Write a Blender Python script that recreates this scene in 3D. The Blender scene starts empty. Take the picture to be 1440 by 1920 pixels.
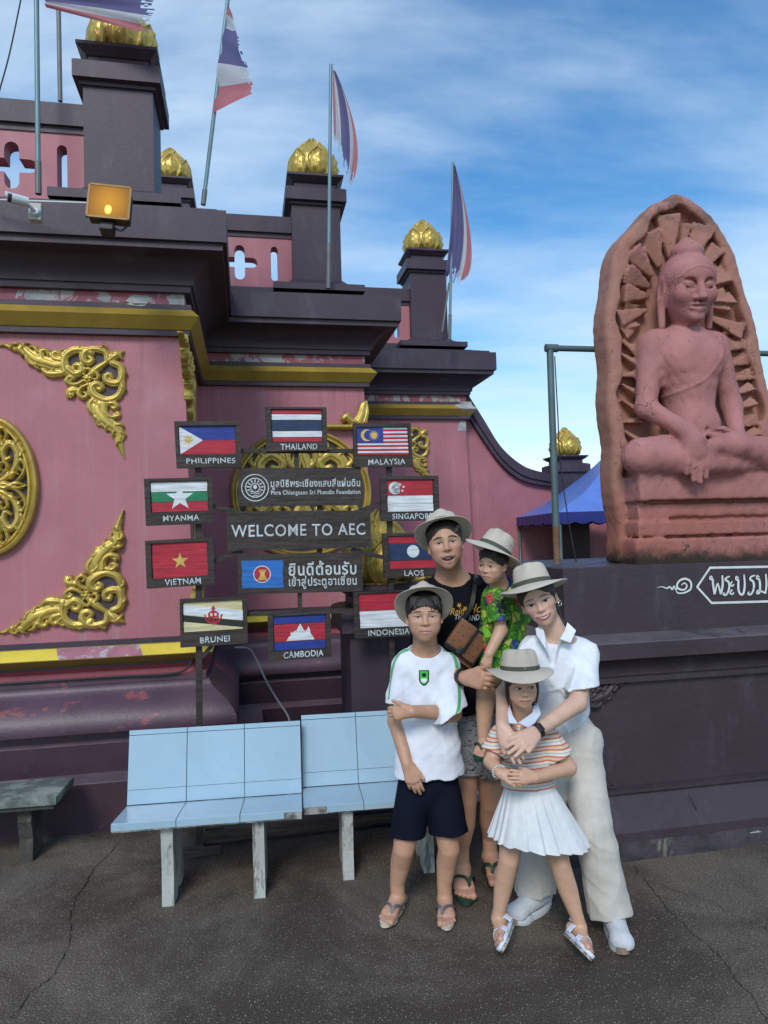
import bpy, bmesh, math, random
import numpy as np
from mathutils import Vector, Matrix

sc = bpy.context.scene
COL = sc.collection
R_ = math.radians
random.seed(7)

# ------------------------------------------------------------------ camera
CAM_H = 1.72; PITCH = R_(1.84); ROLL = R_(1.54); FPX = 1331.0
_F = np.array([0, math.cos(PITCH), math.sin(PITCH)])
_u = np.array([0, -math.sin(PITCH), math.cos(PITCH)])
_r = np.array([1.0, 0, 0])
_R = math.cos(ROLL) * _r - math.sin(ROLL) * _u
_U = math.cos(ROLL) * _u + math.sin(ROLL) * _r
_C = np.array([0, 0, CAM_H])
cd = bpy.data.cameras.new('camera')
cam = bpy.data.objects.new('camera', cd); COL.objects.link(cam)
cd.sensor_fit = 'VERTICAL'; cd.sensor_height = 36.0; cd.lens = 36.0 * FPX / 1920.0
cd.clip_start = 0.05; cd.clip_end = 2000
cam.matrix_world = Matrix(((_R[0], _U[0], -_F[0], 0), (_R[1], _U[1], -_F[1], 0),
                           (_R[2], _U[2], -_F[2], CAM_H), (0, 0, 0, 1)))
sc.camera = cam

# ------------------------------------------------------------------ world, sun, exposure
SUN_EL, SUN_AZ = R_(40), R_(192)      # azimuth from +Y, clockwise: behind the camera, a little to its left
world = bpy.data.worlds.new('World'); sc.world = world; world.use_nodes = True
wn = world.node_tree; wn.nodes.clear()
def wnode(t, **k):
    n = wn.nodes.new(t)
    for a, b in k.items(): setattr(n, a, b)
    return n
wo = wnode('ShaderNodeOutputWorld')
sky = wnode('ShaderNodeTexSky', sky_type='NISHITA', sun_disc=False)
sky.sun_elevation = SUN_EL; sky.sun_rotation = SUN_AZ
sky.air_density = 1.15; sky.dust_density = 0.05; sky.ozone_density = 2.0
bg = wnode('ShaderNodeBackground'); bg.inputs['Strength'].default_value = 0.14
tc = wnode('ShaderNodeTexCoord')
sep = wnode('ShaderNodeSeparateXYZ'); wn.links.new(tc.outputs['Generated'], sep.inputs[0])
def wmath(op, a, b=None):
    n = wnode('ShaderNodeMath', operation=op)
    for i, v in enumerate((a, b)):
        if v is None: continue
        if isinstance(v, (int, float)): n.inputs[i].default_value = v
        else: wn.links.new(v, n.inputs[i])
    return n.outputs[0]
den = wmath('ADD', wmath('MAXIMUM', sep.outputs[2], 0.0), 0.22)
comb = wnode('ShaderNodeCombineXYZ')
wn.links.new(wmath('DIVIDE', sep.outputs[0], den), comb.inputs[0])
wn.links.new(wmath('DIVIDE', sep.outputs[1], den), comb.inputs[1])
def cloud(scale, rot, stretch, loc, lo, hi, rough=0.55, dist=0.35):
    mp = wnode('ShaderNodeMapping'); wn.links.new(comb.outputs[0], mp.inputs[0])
    mp.inputs['Rotation'].default_value = (0, 0, rot); mp.inputs['Scale'].default_value = stretch
    mp.inputs['Location'].default_value = loc
    nz = wnode('ShaderNodeTexNoise'); wn.links.new(mp.outputs[0], nz.inputs['Vector'])
    nz.inputs['Scale'].default_value = scale; nz.inputs['Detail'].default_value = 7
    nz.inputs['Roughness'].default_value = rough; nz.inputs['Distortion'].default_value = dist
    mr = wnode('ShaderNodeMapRange'); mr.interpolation_type = 'SMOOTHSTEP'
    wn.links.new(nz.outputs['Fac'], mr.inputs[0])
    mr.inputs[1].default_value = lo; mr.inputs[2].default_value = hi
    return mr.outputs[0]
c1 = cloud(1.05, 0.2, (0.5, 1.1, 1), (18.361, 1.617, 0), 0.36, 0.70, 0.55)
c2 = cloud(2.6, -0.5, (0.45, 1.5, 1), (7.3, 2.2, 0), 0.50, 0.80, 0.6)
cm = wmath('MINIMUM', wmath('ADD', wmath('MULTIPLY', c1, 0.85), wmath('MULTIPLY', c2, 0.30)), 0.88)
mixc = wnode('ShaderNodeMixRGB'); wn.links.new(cm, mixc.inputs[0])
sat = wnode('ShaderNodeHueSaturation'); sat.inputs['Saturation'].default_value = 1.38
wn.links.new(sky.outputs[0], sat.inputs['Color'])
wn.links.new(sat.outputs[0], mixc.inputs[1])
mixc.inputs[2].default_value = (4.4, 5.5, 6.6, 1)
wn.links.new(mixc.outputs[0], bg.inputs[0]); wn.links.new(bg.outputs[0], wo.inputs[0])

sd = bpy.data.lights.new('sun', 'SUN'); sd.energy = 1.85; sd.angle = R_(20); sd.color = (1.0, 0.955, 0.90)
sun = bpy.data.objects.new('sun', sd); COL.objects.link(sun)
sun.location = (0, 0, 30)
_sd = Vector((math.sin(SUN_AZ) * math.cos(SUN_EL), math.cos(SUN_AZ) * math.cos(SUN_EL), math.sin(SUN_EL)))
sun.rotation_euler = _sd.to_track_quat('Z', 'Y').to_euler()
sc.view_settings.view_transform = 'Standard'; sc.view_settings.look = 'None'
sc.view_settings.exposure = 0.27; sc.view_settings.gamma = 1.0; sc.view_settings.use_curve_mapping = False
sc.render.engine = 'CYCLES'
sc.cycles.max_bounces = 6; sc.cycles.use_denoising = True

# ------------------------------------------------------------------ places
def ray(x, y): return _F + _R * (x - 720) / FPX - _U * (y - 960) / FPX
def at(x, y, Y):                              # the point of a sight line at distance Y into the place
    d = ray(x, y); return _C + d * (Y / d[1])
def ground_at(x, y, z=0.0):
    d = ray(x, y); return _C + d * ((z - CAM_H) / d[2])
def on_plane(x, y, P0, n):
    d = ray(x, y); return _C + d * (((np.asarray(P0) - _C) @ n) / (d @ n))
TH = R_(11)
DU = np.array([math.cos(TH), math.sin(TH), 0]); DW = np.array([math.sin(TH), -math.cos(TH), 0])
ORG = np.array([-1.906, 4.244, 0.0])           # foot of the building's left block
def B(u, w, z): return ORG + DU * u + DW * w + np.array([0, 0, z])
def on_w(x, y, w):                             # sight line met with a wall plane, as (u, w, z)
    P = on_plane(x, y, ORG + DW * w, DW) - ORG
    return np.array([P @ DU, P @ DW, P[2]])
BMAT = Matrix(((DU[0], -DW[0], 0, ORG[0]), (DU[1], -DW[1], 0, ORG[1]), (0, 0, 1, 0), (0, 0, 0, 1)))  # local x = u, y = -w

# ------------------------------------------------------------------ materials
def lin(c):
    return tuple(((v / 255) / 12.92 if v / 255 <= 0.04045 else ((v / 255 + 0.055) / 1.055) ** 2.4) for v in c)
class NT:
    def __init__(s, m): s.t = m.node_tree
    def n(s, t, **k):
        x = s.t.nodes.new(t)
        for a, b in k.items():
            if a in x.inputs.keys() if hasattr(x, 'inputs') else False: x.inputs[a].default_value = b
            else: setattr(x, a, b)
        return x
    def l(s, a, b): s.t.links.new(a, b)
    def coord(s, scale=(1, 1, 1), rot=(0, 0, 0), kind='Object'):
        tcx = s.n('ShaderNodeTexCoord'); mp = s.n('ShaderNodeMapping')
        mp.inputs['Scale'].default_value = scale; mp.inputs['Rotation'].default_value = rot
        s.l(tcx.outputs[kind], mp.inputs[0]); return mp.outputs[0]
    def noise(s, vec, scale, detail=5, rough=0.55, dist=0.0):
        x = s.n('ShaderNodeTexNoise'); s.l(vec, x.inputs['Vector'])
        x.inputs['Scale'].default_value = scale; x.inputs['Detail'].default_value = detail
        x.inputs['Roughness'].default_value = rough; x.inputs['Distortion'].default_value = dist
        return x.outputs['Fac']
    def ramp(s, fac, lo, hi, a=0.0, b=1.0):
        x = s.n('ShaderNodeMapRange'); x.interpolation_type = 'SMOOTHSTEP'
        s.l(fac, x.inputs[0]); x.inputs[1].default_value = lo; x.inputs[2].default_value = hi
        x.inputs[3].default_value = a; x.inputs[4].default_value = b; return x.outputs[0]
    def mix(s, fac, a, b, mode='MIX'):
        x = s.n('ShaderNodeMixRGB', blend_type=mode)
        for i, v in enumerate((fac, a, b)):
            if isinstance(v, (int, float)): x.inputs[i].default_value = v if i == 0 else (v, v, v, 1)
            elif isinstance(v, tuple): x.inputs[i].default_value = (*v[:3], 1)
            else: s.l(v, x.inputs[i])
        return x.outputs[0]
    def math(s, op, a, b=0.5):
        x = s.n('ShaderNodeMath', operation=op)
        for i, v in enumerate((a, b)):
            if isinstance(v, (int, float)): x.inputs[i].default_value = v
            else: s.l(v, x.inputs[i])
        return x.outputs[0]
MATS = {}
def mat(name, col, rough=0.6, var=0.12, nscale=6, bump=0.15, bscale=60, metal=0.0, spec=0.4,
        stain=None, stain_lo=0.55, stain_hi=0.7, stain_scale=3, stain_stretch=(1, 1, 1),
        streak=0.0, sss=0.0, sheen=0.0, vcol=False, bdist=0.01, coord='Object', extra=None, emit=None, trans=0.0):
    m = bpy.data.materials.new(name); m.use_nodes = True; MATS[name] = m
    N = NT(m); p = m.node_tree.nodes['Principled BSDF']
    v = N.coord(kind=coord)
    c = tuple(col)
    base = (*c, 1)
    if vcol:
        a = N.n('ShaderNodeVertexColor'); a.layer_name = 'col'; cur = a.outputs[0]
    else:
        rgb = N.n('ShaderNodeRGB'); rgb.outputs[0].default_value = base; cur = rgb.outputs[0]
    if var:
        f = N.noise(v, nscale, 6, 0.6, 0.3)
        g = N.ramp(f, 0.3, 0.7, 1 - var, 1 + var)
        h = N.n('ShaderNodeHueSaturation'); N.l(cur, h.inputs['Color']); N.l(g, h.inputs['Value']); cur = h.outputs[0]
    if streak:
        vs = N.coord((9, 9, 0.35), kind=coord)
        f = N.ramp(N.noise(vs, 2.2, 6, 0.65), 0.35, 0.75, 1 - streak, 1 + streak)
        h = N.n('ShaderNodeHueSaturation'); N.l(cur, h.inputs['Color']); N.l(f, h.inputs['Value']); cur = h.outputs[0]
    if stain is not None:
        v2 = N.coord(stain_stretch, kind=coord)
        f = N.ramp(N.noise(v2, stain_scale, 8, 0.68, 0.2), stain_lo, stain_hi)
        cur = N.mix(f, cur, tuple(stain))
    if extra: cur = extra(N, v, cur)
    N.l(cur, p.inputs['Base Color'])
    p.inputs['Roughness'].default_value = rough; p.inputs['Metallic'].default_value = metal
    p.inputs['Specular IOR Level'].default_value = spec
    if sss:
        p.inputs['Subsurface Weight'].default_value = sss
        p.inputs['Subsurface Radius'].default_value = (0.012, 0.005, 0.003); p.inputs['Subsurface Scale'].default_value = 0.6
    if sheen: p.inputs['Sheen Weight'].default_value = sheen
    if trans: p.inputs['Transmission Weight'].default_value = trans
    if emit:
        p.inputs['Emission Color'].default_value = (*emit[:3], 1); p.inputs['Emission Strength'].default_value = emit[3]
    if bump:
        b = N.n('ShaderNodeBump'); b.inputs['Strength'].default_value = bump; b.inputs['Distance'].default_value = bdist
        N.l(N.noise(v, bscale, 6, 0.6), b.inputs['Height']); N.l(b.outputs[0], p.inputs['Normal'])
    return m

# ------------------------------------------------------------------ mesh building
class MB:
    def __init__(s): s.v = []; s.f = []; s.m = []
    def add(s, vs, fs, mi=0):
        o = len(s.v); s.v += [tuple(map(float, p)) for p in vs]; s.f += [tuple(i + o for i in f) for f in fs]; s.m += [mi] * len(fs); return s
    def box(s, lo, hi, mi=0, bev=0.0):
        (x0, y0, z0), (x1, y1, z1) = lo, hi
        if bev <= 0:
            return s.add([(x0, y0, z0), (x1, y0, z0), (x1, y1, z0), (x0, y1, z0), (x0, y0, z1), (x1, y0, z1), (x1, y1, z1), (x0, y1, z1)],
                         [(3, 2, 1, 0), (4, 5, 6, 7), (0, 1, 5, 4), (1, 2, 6, 5), (2, 3, 7, 6), (3, 0, 4, 7)], mi)
        bm = bmesh.new(); bmesh.ops.create_cube(bm, size=1)
        for v in bm.verts: v.co = Vector(((x0 + x1) / 2 + v.co.x * (x1 - x0), (y0 + y1) / 2 + v.co.y * (y1 - y0), (z0 + z1) / 2 + v.co.z * (z1 - z0)))
        bmesh.ops.bevel(bm, geom=bm.edges[:], offset=bev, segments=2, affect='EDGES', profile=0.6)
        bm.verts.index_update()
        s.add([v.co for v in bm.verts], [[v.index for v in f.verts] for f in bm.faces], mi); bm.free(); return s
    def prism(s, poly, dvec, mi=0):            # poly: 3D points counter-clockwise seen from the +dvec side
        n = len(poly); poly = [np.asarray(p, float) for p in poly]; d = np.asarray(dvec, float)
        return s.add(list(poly) + [p + d for p in poly],
              [tuple(range(n - 1, -1, -1)), tuple(range(n, 2 * n))] + [(i, (i + 1) % n, n + (i + 1) % n, n + i) for i in range(n)], mi)
    def tube(s, pts, rad, seg=10, mi=0, caps=True):
        pts = [np.asarray(p, float) for p in pts]; n = len(pts)
        rad = [rad] * n if np.isscalar(rad) else rad
        rings = []; prev = None
        for i in range(n):
            t = pts[min(i + 1, n - 1)] - pts[max(i - 1, 0)]; t = t / (np.linalg.norm(t) + 1e-9)
            if prev is None:
                a = np.array([0, 0, 1.0]) if abs(t[2]) < 0.9 else np.array([1.0, 0, 0])
                x = np.cross(a, t)
            else: x = prev - t * (prev @ t)
            x = x / np.linalg.norm(x); prev = x; y = np.cross(t, x)
            rings.append([pts[i] + rad[i] * (math.cos(2 * math.pi * k / seg) * x + math.sin(2 * math.pi * k / seg) * y) for k in range(seg)])
        vs = [p for r in rings for p in r]; fs = []
        for i in range(n - 1):
            for k in range(seg):
                a = i * seg + k; b = i * seg + (k + 1) % seg
                fs.append((a, b, b + seg, a + seg))
        if caps: fs += [tuple(range(seg - 1, -1, -1)), tuple(range((n - 1) * seg, n * seg))]
        return s.add(vs, fs, mi)
    def strap(s, pts, nrm, wid, thk, mi=0):     # flat band along pts, nrm = outward normals
        pts = [np.asarray(p, float) for p in pts]; n = len(pts); vs = []; fs = []
        for i in range(n):
            t = pts[min(i + 1, n - 1)] - pts[max(i - 1, 0)]; t /= np.linalg.norm(t) + 1e-9
            nn = np.asarray(nrm[i] if isinstance(nrm, list) else nrm, float); nn = nn - t * (nn @ t); nn /= np.linalg.norm(nn) + 1e-9
            sd_ = np.cross(t, nn)
            vs += [pts[i] - sd_ * wid / 2, pts[i] + sd_ * wid / 2, pts[i] + sd_ * wid / 2 * .9 + nn * thk, pts[i] - sd_ * wid / 2 * .9 + nn * thk]
        for i in range(n - 1):
            for k in range(4):
                a = 4 * i + k; b = 4 * i + (k + 1) % 4; fs.append((a, a + 4, b + 4, b))
        fs += [(0, 1, 2, 3), (4 * n - 1, 4 * n - 2, 4 * n - 3, 4 * n - 4)]
        return s.add(vs, fs, mi)
    def lathe(s, prof, c=(0, 0, 0), seg=32, mi=0):
        vs = []; fs = []
        for (r, z) in prof:
            for k in range(seg):
                a = 2 * math.pi * k / seg; vs.append((c[0] + r * math.cos(a), c[1] + r * math.sin(a), c[2] + z))
        for i in range(len(prof) - 1):
            for k in range(seg):
                a = i * seg + k; b = i * seg + (k + 1) % seg; fs.append((a, b, b + seg, a + seg))
        return s.add(vs, fs, mi)
    def grid(s, P, mi=0, flip=False):
        P = np.asarray(P, float); n, m = P.shape[:2]
        fs = []
        for i in range(n - 1):
            for j in range(m - 1):
                a = i * m + j; q = (a, a + m, a + m + 1, a + 1)
                fs.append(q[::-1] if flip else q)
        return s.add(P.reshape(-1, 3), fs, mi)
    def build(s, name, mats, parent=None, smooth=False, loc=None, mw=None):
        me = bpy.data.meshes.new(name); me.from_pydata(s.v, [], s.f)
        mats = mats if isinstance(mats, (list, tuple)) else [mats]
        for m in mats: me.materials.append(m)
        if len(mats) > 1: me.polygons.foreach_set('material_index', s.m)
        if smooth is True: me.polygons.foreach_set('use_smooth', [True] * len(me.polygons))
        elif smooth: me.set_sharp_from_angle(angle=R_(smooth))
        me.update()
        return link(name, me, parent, loc, mw)
def link(name, me, parent=None, loc=None, mw=None):
    o = bpy.data.objects.new(name, me); COL.objects.link(o)
    if parent is not None: o.parent = parent
    if mw is not None: o.matrix_basis = mw
    if loc is not None: o.location = loc
    return o
def tag(o, label=None, cat=None, group=None, kind=None):
    if label: o['label'] = label
    if cat: o['category'] = cat
    if group: o['group'] = group
    if kind: o['kind'] = kind
    return o
def empty(name, loc=(0, 0, 0), label=None, cat=None, group=None, mw=None):
    o = bpy.data.objects.new(name, None); COL.objects.link(o); o.empty_display_size = 0.1
    if mw is not None: o.matrix_world = mw
    else: o.location = Vector(tuple(map(float, loc)))
    return tag(o, label, cat, group)
def rel(o):   # a mesh built in world coordinates, kept in place under an Empty that is not at the origin
    bpy.context.view_layer.update() if False else None
    p = o.parent; o.matrix_parent_inverse = p.matrix_basis.inverted(); return o
def text_mesh(body, size=1.0, bold=0.0, shear=0.0, spacing=1.0, thick=0.0):
    cu = bpy.data.curves.new('t', 'FONT'); cu.body = body; cu.size = size; cu.offset = bold; cu.shear = shear
    cu.space_character = spacing; cu.align_x = 'CENTER'; cu.align_y = 'CENTER'; cu.extrude = thick; cu.resolution_u = 3
    o = bpy.data.objects.new('t', cu); COL.objects.link(o)
    dg = bpy.context.evaluated_depsgraph_get(); me = bpy.data.meshes.new_from_object(o.evaluated_get(dg))
    V = np.array([v.co[:] for v in me.vertices]).reshape(-1, 3); Fs = [tuple(p.vertices) for p in me.polygons]
    bpy.data.objects.remove(o); bpy.data.curves.remove(cu); bpy.data.meshes.remove(me)
    return V, Fs
def holed_plate(outer, holes, thick):          # outline with holes, filled and thickened; in local x, z (y = depth)
    cu = bpy.data.curves.new('t', 'CURVE'); cu.dimensions = '2D'; cu.fill_mode = 'BOTH'; cu.extrude = thick / 2
    for pl in [outer] + holes:
        sp = cu.splines.new('POLY'); sp.points.add(len(pl) - 1); sp.use_cyclic_u = True
        for k, (a, b) in enumerate(pl): sp.points[k].co = (a, b, 0, 1)
    o = bpy.data.objects.new('t', cu); COL.objects.link(o)
    dg = bpy.context.evaluated_depsgraph_get(); me = bpy.data.meshes.new_from_object(o.evaluated_get(dg))
    V = np.array([v.co[:] for v in me.vertices]).reshape(-1, 3); Fs = [tuple(p.vertices) for p in me.polygons]
    bpy.data.objects.remove(o); bpy.data.curves.remove(cu); bpy.data.meshes.remove(me)
    return V[:, [0, 2, 1]] * np.array([1, -1, 1]), Fs
def bez(pts, n=24):                            # smooth curve through points (Catmull-Rom)
    P = [np.asarray(p, float) for p in pts]; P = [2 * P[0] - P[1]] + P + [2 * P[-1] - P[-2]]; out = []
    k = len(P) - 3
    for i in range(n + 1):
        t = i / n * k; j = min(int(t), k - 1); t -= j
        a, b, c, d = P[j:j + 4]
        out.append(0.5 * (2 * b + (c - a) * t + (2 * a - 5 * b + 4 * c - d) * t * t + (3 * b - a - 3 * c + d) * t ** 3))
    return out
# ================================================================== materials of the buildings
def x_peel(red, lo=0.60, hi=0.66):
    def f(N, v, cur):
        a = N.ramp(N.noise(N.coord((1, 1, 2.2)), 2.2, 9, 0.7, 0.3), lo, hi)
        cur = N.mix(N.math('MULTIPLY', a, 0.75), cur, red)
        b = N.ramp(N.noise(v, 9, 8, 0.7), 0.62, 0.75)
        return N.mix(N.math('MULTIPLY', b, 0.35), cur, (0.16, 0.15, 0.17))
    return f
def x_wallstain(N, v, cur):
    a = N.ramp(N.noise(N.coord((7, 7, 0.22)), 1.5, 7, 0.7), 0.52, 0.72)
    cur = N.mix(N.math('MULTIPLY', a, 0.45), cur, (0.46, 0.29, 0.33))
    b = N.ramp(N.noise(N.coord((11, 11, 0.3)), 2.0, 7, 0.7), 0.60, 0.78)
    cur = N.mix(N.math('MULTIPLY', b, 0.5), cur, (0.21, 0.08, 0.11))
    c = N.ramp(N.noise(N.coord((1, 1, 0.7)), 1.7, 8, 0.65), 0.55, 0.75)
    sz = N.n('ShaderNodeSeparateXYZ'); N.l(v, sz.inputs[0])                         # rain runs under the upper string course
    run = N.math('MULTIPLY', N.math('MULTIPLY', N.ramp(sz.outputs[2], 2.2, 3.2), N.ramp(sz.outputs[2], 3.3, 3.6, 1, 0)), N.ramp(N.noise(N.coord((7, 7, 0.10)), 1.6, 7, 0.75), 0.46, 0.70))
    cur = N.mix(N.math('MULTIPLY', run, 0.45), cur, (0.17, 0.075, 0.095))
    vo = N.n('ShaderNodeTexVoronoi', feature='DISTANCE_TO_EDGE'); nzc = N.n('ShaderNodeTexNoise'); N.l(v, nzc.inputs['Vector']); nzc.inputs['Scale'].default_value = 3; nzc.inputs['Detail'].default_value = 6
    N.l(N.mix(.25, v, nzc.outputs['Color']), vo.inputs['Vector']); vo.inputs['Scale'].default_value = 1.3
    hc_ = N.math('MULTIPLY', N.ramp(vo.outputs['Distance'], .0, .0035, 1, 0), N.ramp(N.noise(v, 1.1, 4, .6), .50, .58))
    cur = N.mix(N.math('MULTIPLY', hc_, 0.6), cur, (0.12, 0.05, 0.07))
    return N.mix(N.math('MULTIPLY', c, 0.25), cur, (0.50, 0.36, 0.40))
M_pink = mat('pink_paint', (0.42, 0.157, 0.180), 0.55, 0.08, 2.5, 0.12, 45, extra=x_wallstain)
M_pink2 = mat('red_pink_paint', (0.33, 0.095, 0.115), 0.6, 0.1, 4, 0.15, 45, stain=(0.18, 0.07, 0.09), stain_lo=0.5, stain_hi=0.75)
def x_bandpeel(N, v, cur):
    a = N.ramp(N.noise(N.coord((1.5, 1.5, 1.2)), 3.4, 9, 0.72, 0.5), 0.51, 0.55)
    return N.mix(N.math('MULTIPLY', a, 0.85), cur, (0.42, 0.44, 0.42))
M_pinkband = mat('peeling_pink_paint', (0.34, 0.10, 0.13), 0.65, 0.1, 5, 0.25, 30, extra=x_bandpeel)
def x_soot(N, v, cur):
    a = N.ramp(N.noise(N.coord((2.5, 2.5, 0.8)), 2.2, 8, 0.7), 0.52, 0.72)
    cur = N.mix(N.math('MULTIPLY', a, 0.35), cur, (0.13, 0.115, 0.14))
    b = N.ramp(N.noise(N.coord((5, 5, 0.5)), 2.0, 7, 0.7), 0.58, 0.74)
    return N.mix(N.math('MULTIPLY', b, 0.45), cur, (0.035, 0.028, 0.04))
M_purple = mat('purple_paint', (0.056, 0.038, 0.055), 0.5, 0.1, 3, 0.12, 40, extra=x_soot)
M_purplebase = mat('worn_purple_paint', (0.088, 0.048, 0.070), 0.42, 0.15, 3, 0.2, 35, extra=x_peel((0.30, 0.085, 0.085), .565, .62))
M_gold = mat('gold_paint', (0.53, 0.38, 0.085), 0.38, 0.18, 9, 0.2, 40, metal=0.45, stain=(0.16, 0.11, 0.04), stain_lo=0.6, stain_hi=0.85, stain_scale=7)
M_goldband = mat('gold_band_paint', (0.40, 0.27, 0.05), 0.42, 0.12, 5, 0.1, 40, metal=0.2)
M_gold_lit = mat('lit_gold_paint', (0.72, 0.56, 0.07), 0.5, 0.1, 5, 0.15, 50, stain=(0.5, 0.38, 0.08), stain_lo=0.55, stain_hi=0.8)  # upward bevel of the lower gold moulding, sky light painted into its colour
M_gold_shaded = mat('shaded_gold_paint', (0.30, 0.21, 0.045), 0.5, 0.12, 5, 0.1, 50, metal=0.1)  # downward bevel of the same gold, shade painted into its colour
M_grey = mat('bare_plaster', (0.40, 0.40, 0.38), 0.8, 0.2, 8, 0.3, 40)
M_white = mat('white_paint', (0.70, 0.72, 0.72), 0.5, 0.08, 8, 0.08, 60, stain=(0.3, 0.28, 0.25), stain_lo=0.62, stain_hi=0.8, stain_scale=9)

# ================================================================== the ground
def x_ground(N, v, cur):
    lo = N.ramp(N.noise(v, 0.9, 8, 0.65, 0.4), 0.44, 0.64)
    cur = N.mix(N.math('MULTIPLY', lo, 0.85), cur, (0.170, 0.142, 0.110))
    l2 = N.ramp(N.noise(v, 2.7, 8, 0.7, 0.3), 0.55, 0.75)
    cur = N.mix(N.math('MULTIPLY', l2, 0.5), cur, (0.17, 0.15, 0.125))
    d2 = N.ramp(N.noise(v, 1.6, 8, 0.7, 0.8), 0.58, 0.7)
    cur = N.mix(N.math('MULTIPLY', d2, 0.55), cur, (0.022, 0.018, 0.015))
    g = N.ramp(N.noise(v, 150, 3, 0.6), 0.35, 0.70, 0.45, 1.5)
    h = N.n('ShaderNodeHueSaturation'); N.l(cur, h.inputs['Color']); N.l(g, h.inputs['Value']); cur = h.outputs[0]
    vo = N.n('ShaderNodeTexVoronoi'); N.l(v, vo.inputs['Vector']); vo.inputs['Scale'].default_value = 95
    sp = N.ramp(vo.outputs['Distance'], 0.12, 0.30, 1.0, 0.0)
    sel = N.n('ShaderNodeSeparateColor'); N.l(vo.outputs['Color'], sel.inputs[0])
    sp = N.math('MULTIPLY', sp, N.ramp(sel.outputs[0], 0.55, 0.75))
    return N.mix(N.math('MULTIPLY', sp, 0.9), cur, (0.42, 0.37, 0.29))
M_ground = mat('washed_aggregate', (0.070, 0.054, 0.041), 0.72, 0.0, 3, 0.5, 120, spec=0.35, extra=x_ground, bdist=0.006)
gb = MB(); gb.grid([[(x, y, 0) for y in (-60, -8, 0, 4, 8, 20, 400)] for x in (-300, -20, -6, 0, 6, 20, 300)], flip=True)
tag(gb.build('ground', M_ground), kind='structure')
M_crack = mat('crack_dark', (0.022, 0.018, 0.015), 0.9, 0.1, 5, 0, spec=0.1)
def crack(px, w0, name='ground_crack', seed=1):
    rng = random.Random(seed); P = [ground_at(*q) for q in px]
    P = bez(P, 46); P = [p + np.array([rng.uniform(-1, 1), rng.uniform(-1, 1), 0]) * .012 for p in P]
    b = MB(); vs = []
    for i, p in enumerate(P):
        t = P[min(i + 1, 46)] - P[max(i - 1, 0)]; t /= np.linalg.norm(t); s = np.array([-t[1], t[0], 0]); w = w0 * rng.uniform(.4, 1.3)
        vs += [p + s * w + (0, 0, .004), p - s * w + (0, 0, .004)]
    b.add(vs, [(2 * i, 2 * i + 1, 2 * i + 3, 2 * i + 2) for i in range(46)])
    return tag(b.build(name, M_crack), kind='structure')
crack([(20, 1915), (60, 1860), (105, 1825), (128, 1760), (132, 1715), (150, 1670), (185, 1620), (225, 1580)], .0018, seed=2)
crack([(1190, 1625), (1215, 1660), (1265, 1720), (1340, 1790), (1400, 1860), (1450, 1930)], .0014, seed=3)
crack([(1160, 1640), (1300, 1680), (1440, 1745), (1500, 1770)], .0008, seed=5)

# ================================================================== sculpted relief out of strokes
def relief(strokes, unit, res, depth=0.035, groove=0.36, floor=-0.012, back=None):
    """strokes: lists of (x, y, halfwidth), y downwards, in drawing units; returns V, F in local x (right), z (up), y = towards the viewer negative"""
    S = []
    for st in strokes:
        st = [np.array(p, float) for p in st]
        L = sum(np.linalg.norm((b - a)[:2]) for a, b in zip(st, st[1:]))
        S.append(np.array(bez(st, max(6, int(L * unit / (res * 0.8))))) if len(st) > 1 else np.array(st))
    A = np.concatenate(S); x0, y0 = (A[:, :2] - A[:, 2:3]).min(0) - 2 * res / unit; x1, y1 = (A[:, :2] + A[:, 2:3]).max(0) + 2 * res / unit
    nx = int((x1 - x0) * unit / res) + 2; ny = int((y1 - y0) * unit / res) + 2
    H = np.full((nx, ny), -1.0); gx = x0 + np.arange(nx) * res / unit; gy = y0 + np.arange(ny) * res / unit
    for a in S:
        n = len(a); wmax = a[:, 2].max()
        for i in range(n):
            x, y, w = a[i]; w = max(w, 1.05 * res / unit)
            i0 = int((x - w - x0) * unit / res); i1 = int((x + w - x0) * unit / res) + 2
            j0 = int((y - w - y0) * unit / res); j1 = int((y + w - y0) * unit / res) + 2
            d = np.hypot(gx[i0:i1, None] - x, gy[None, j0:j1] - y) / w
            h = np.where(d < 1, np.sqrt(np.clip(1 - d * d, 0, 1)) * (1 - groove * np.exp(-((d - 0.55) / 0.13) ** 2)), -1)
            h = np.where(h > 0, depth * (0.25 + 0.75 * (w / wmax) ** 0.6) * (0.45 + 0.55 * h), -1)
            H[i0:i1, j0:j1] = np.maximum(H[i0:i1, j0:j1], h)
    solid = H > 0; Z = np.where(solid, H, floor)
    keep = solid[:-1, :-1] | solid[1:, :-1] | solid[:-1, 1:] | solid[1:, 1:]
    used = np.zeros((nx, ny), bool)
    for a in (0, 1):
        for b in (0, 1): used[a:nx - 1 + a, b:ny - 1 + b] |= keep
    idx = np.full((nx, ny), -1); idx[used] = np.arange(used.sum())
    ii, jj = np.nonzero(used)
    V = np.stack([gx[ii] * unit, -Z[ii, jj], -gy[jj] * unit], 1)
    qi, qj = np.nonzero(keep)
    F = np.stack([idx[qi, qj], idx[qi, qj + 1], idx[qi + 1, qj + 1], idx[qi + 1, qj]], 1)
    return V, F.tolist()
def spiral(cx, cy, r, a0, turn, w0, w1, n=9):
    out = []
    for i in range(n):
        t = i / (n - 1); a = a0 + turn * t; rr = r * (1 - t) ** 0.8 + r * 0.10
        out.append((cx + rr * math.cos(a), cy + rr * math.sin(a), w0 + (w1 - w0) * t))
    return out
def W(pts, *w):
    n = len(pts); return [(p[0], p[1], np.interp(i / (n - 1), np.linspace(0, 1, len(w)), w)) for i, p in enumerate(pts)]
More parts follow.
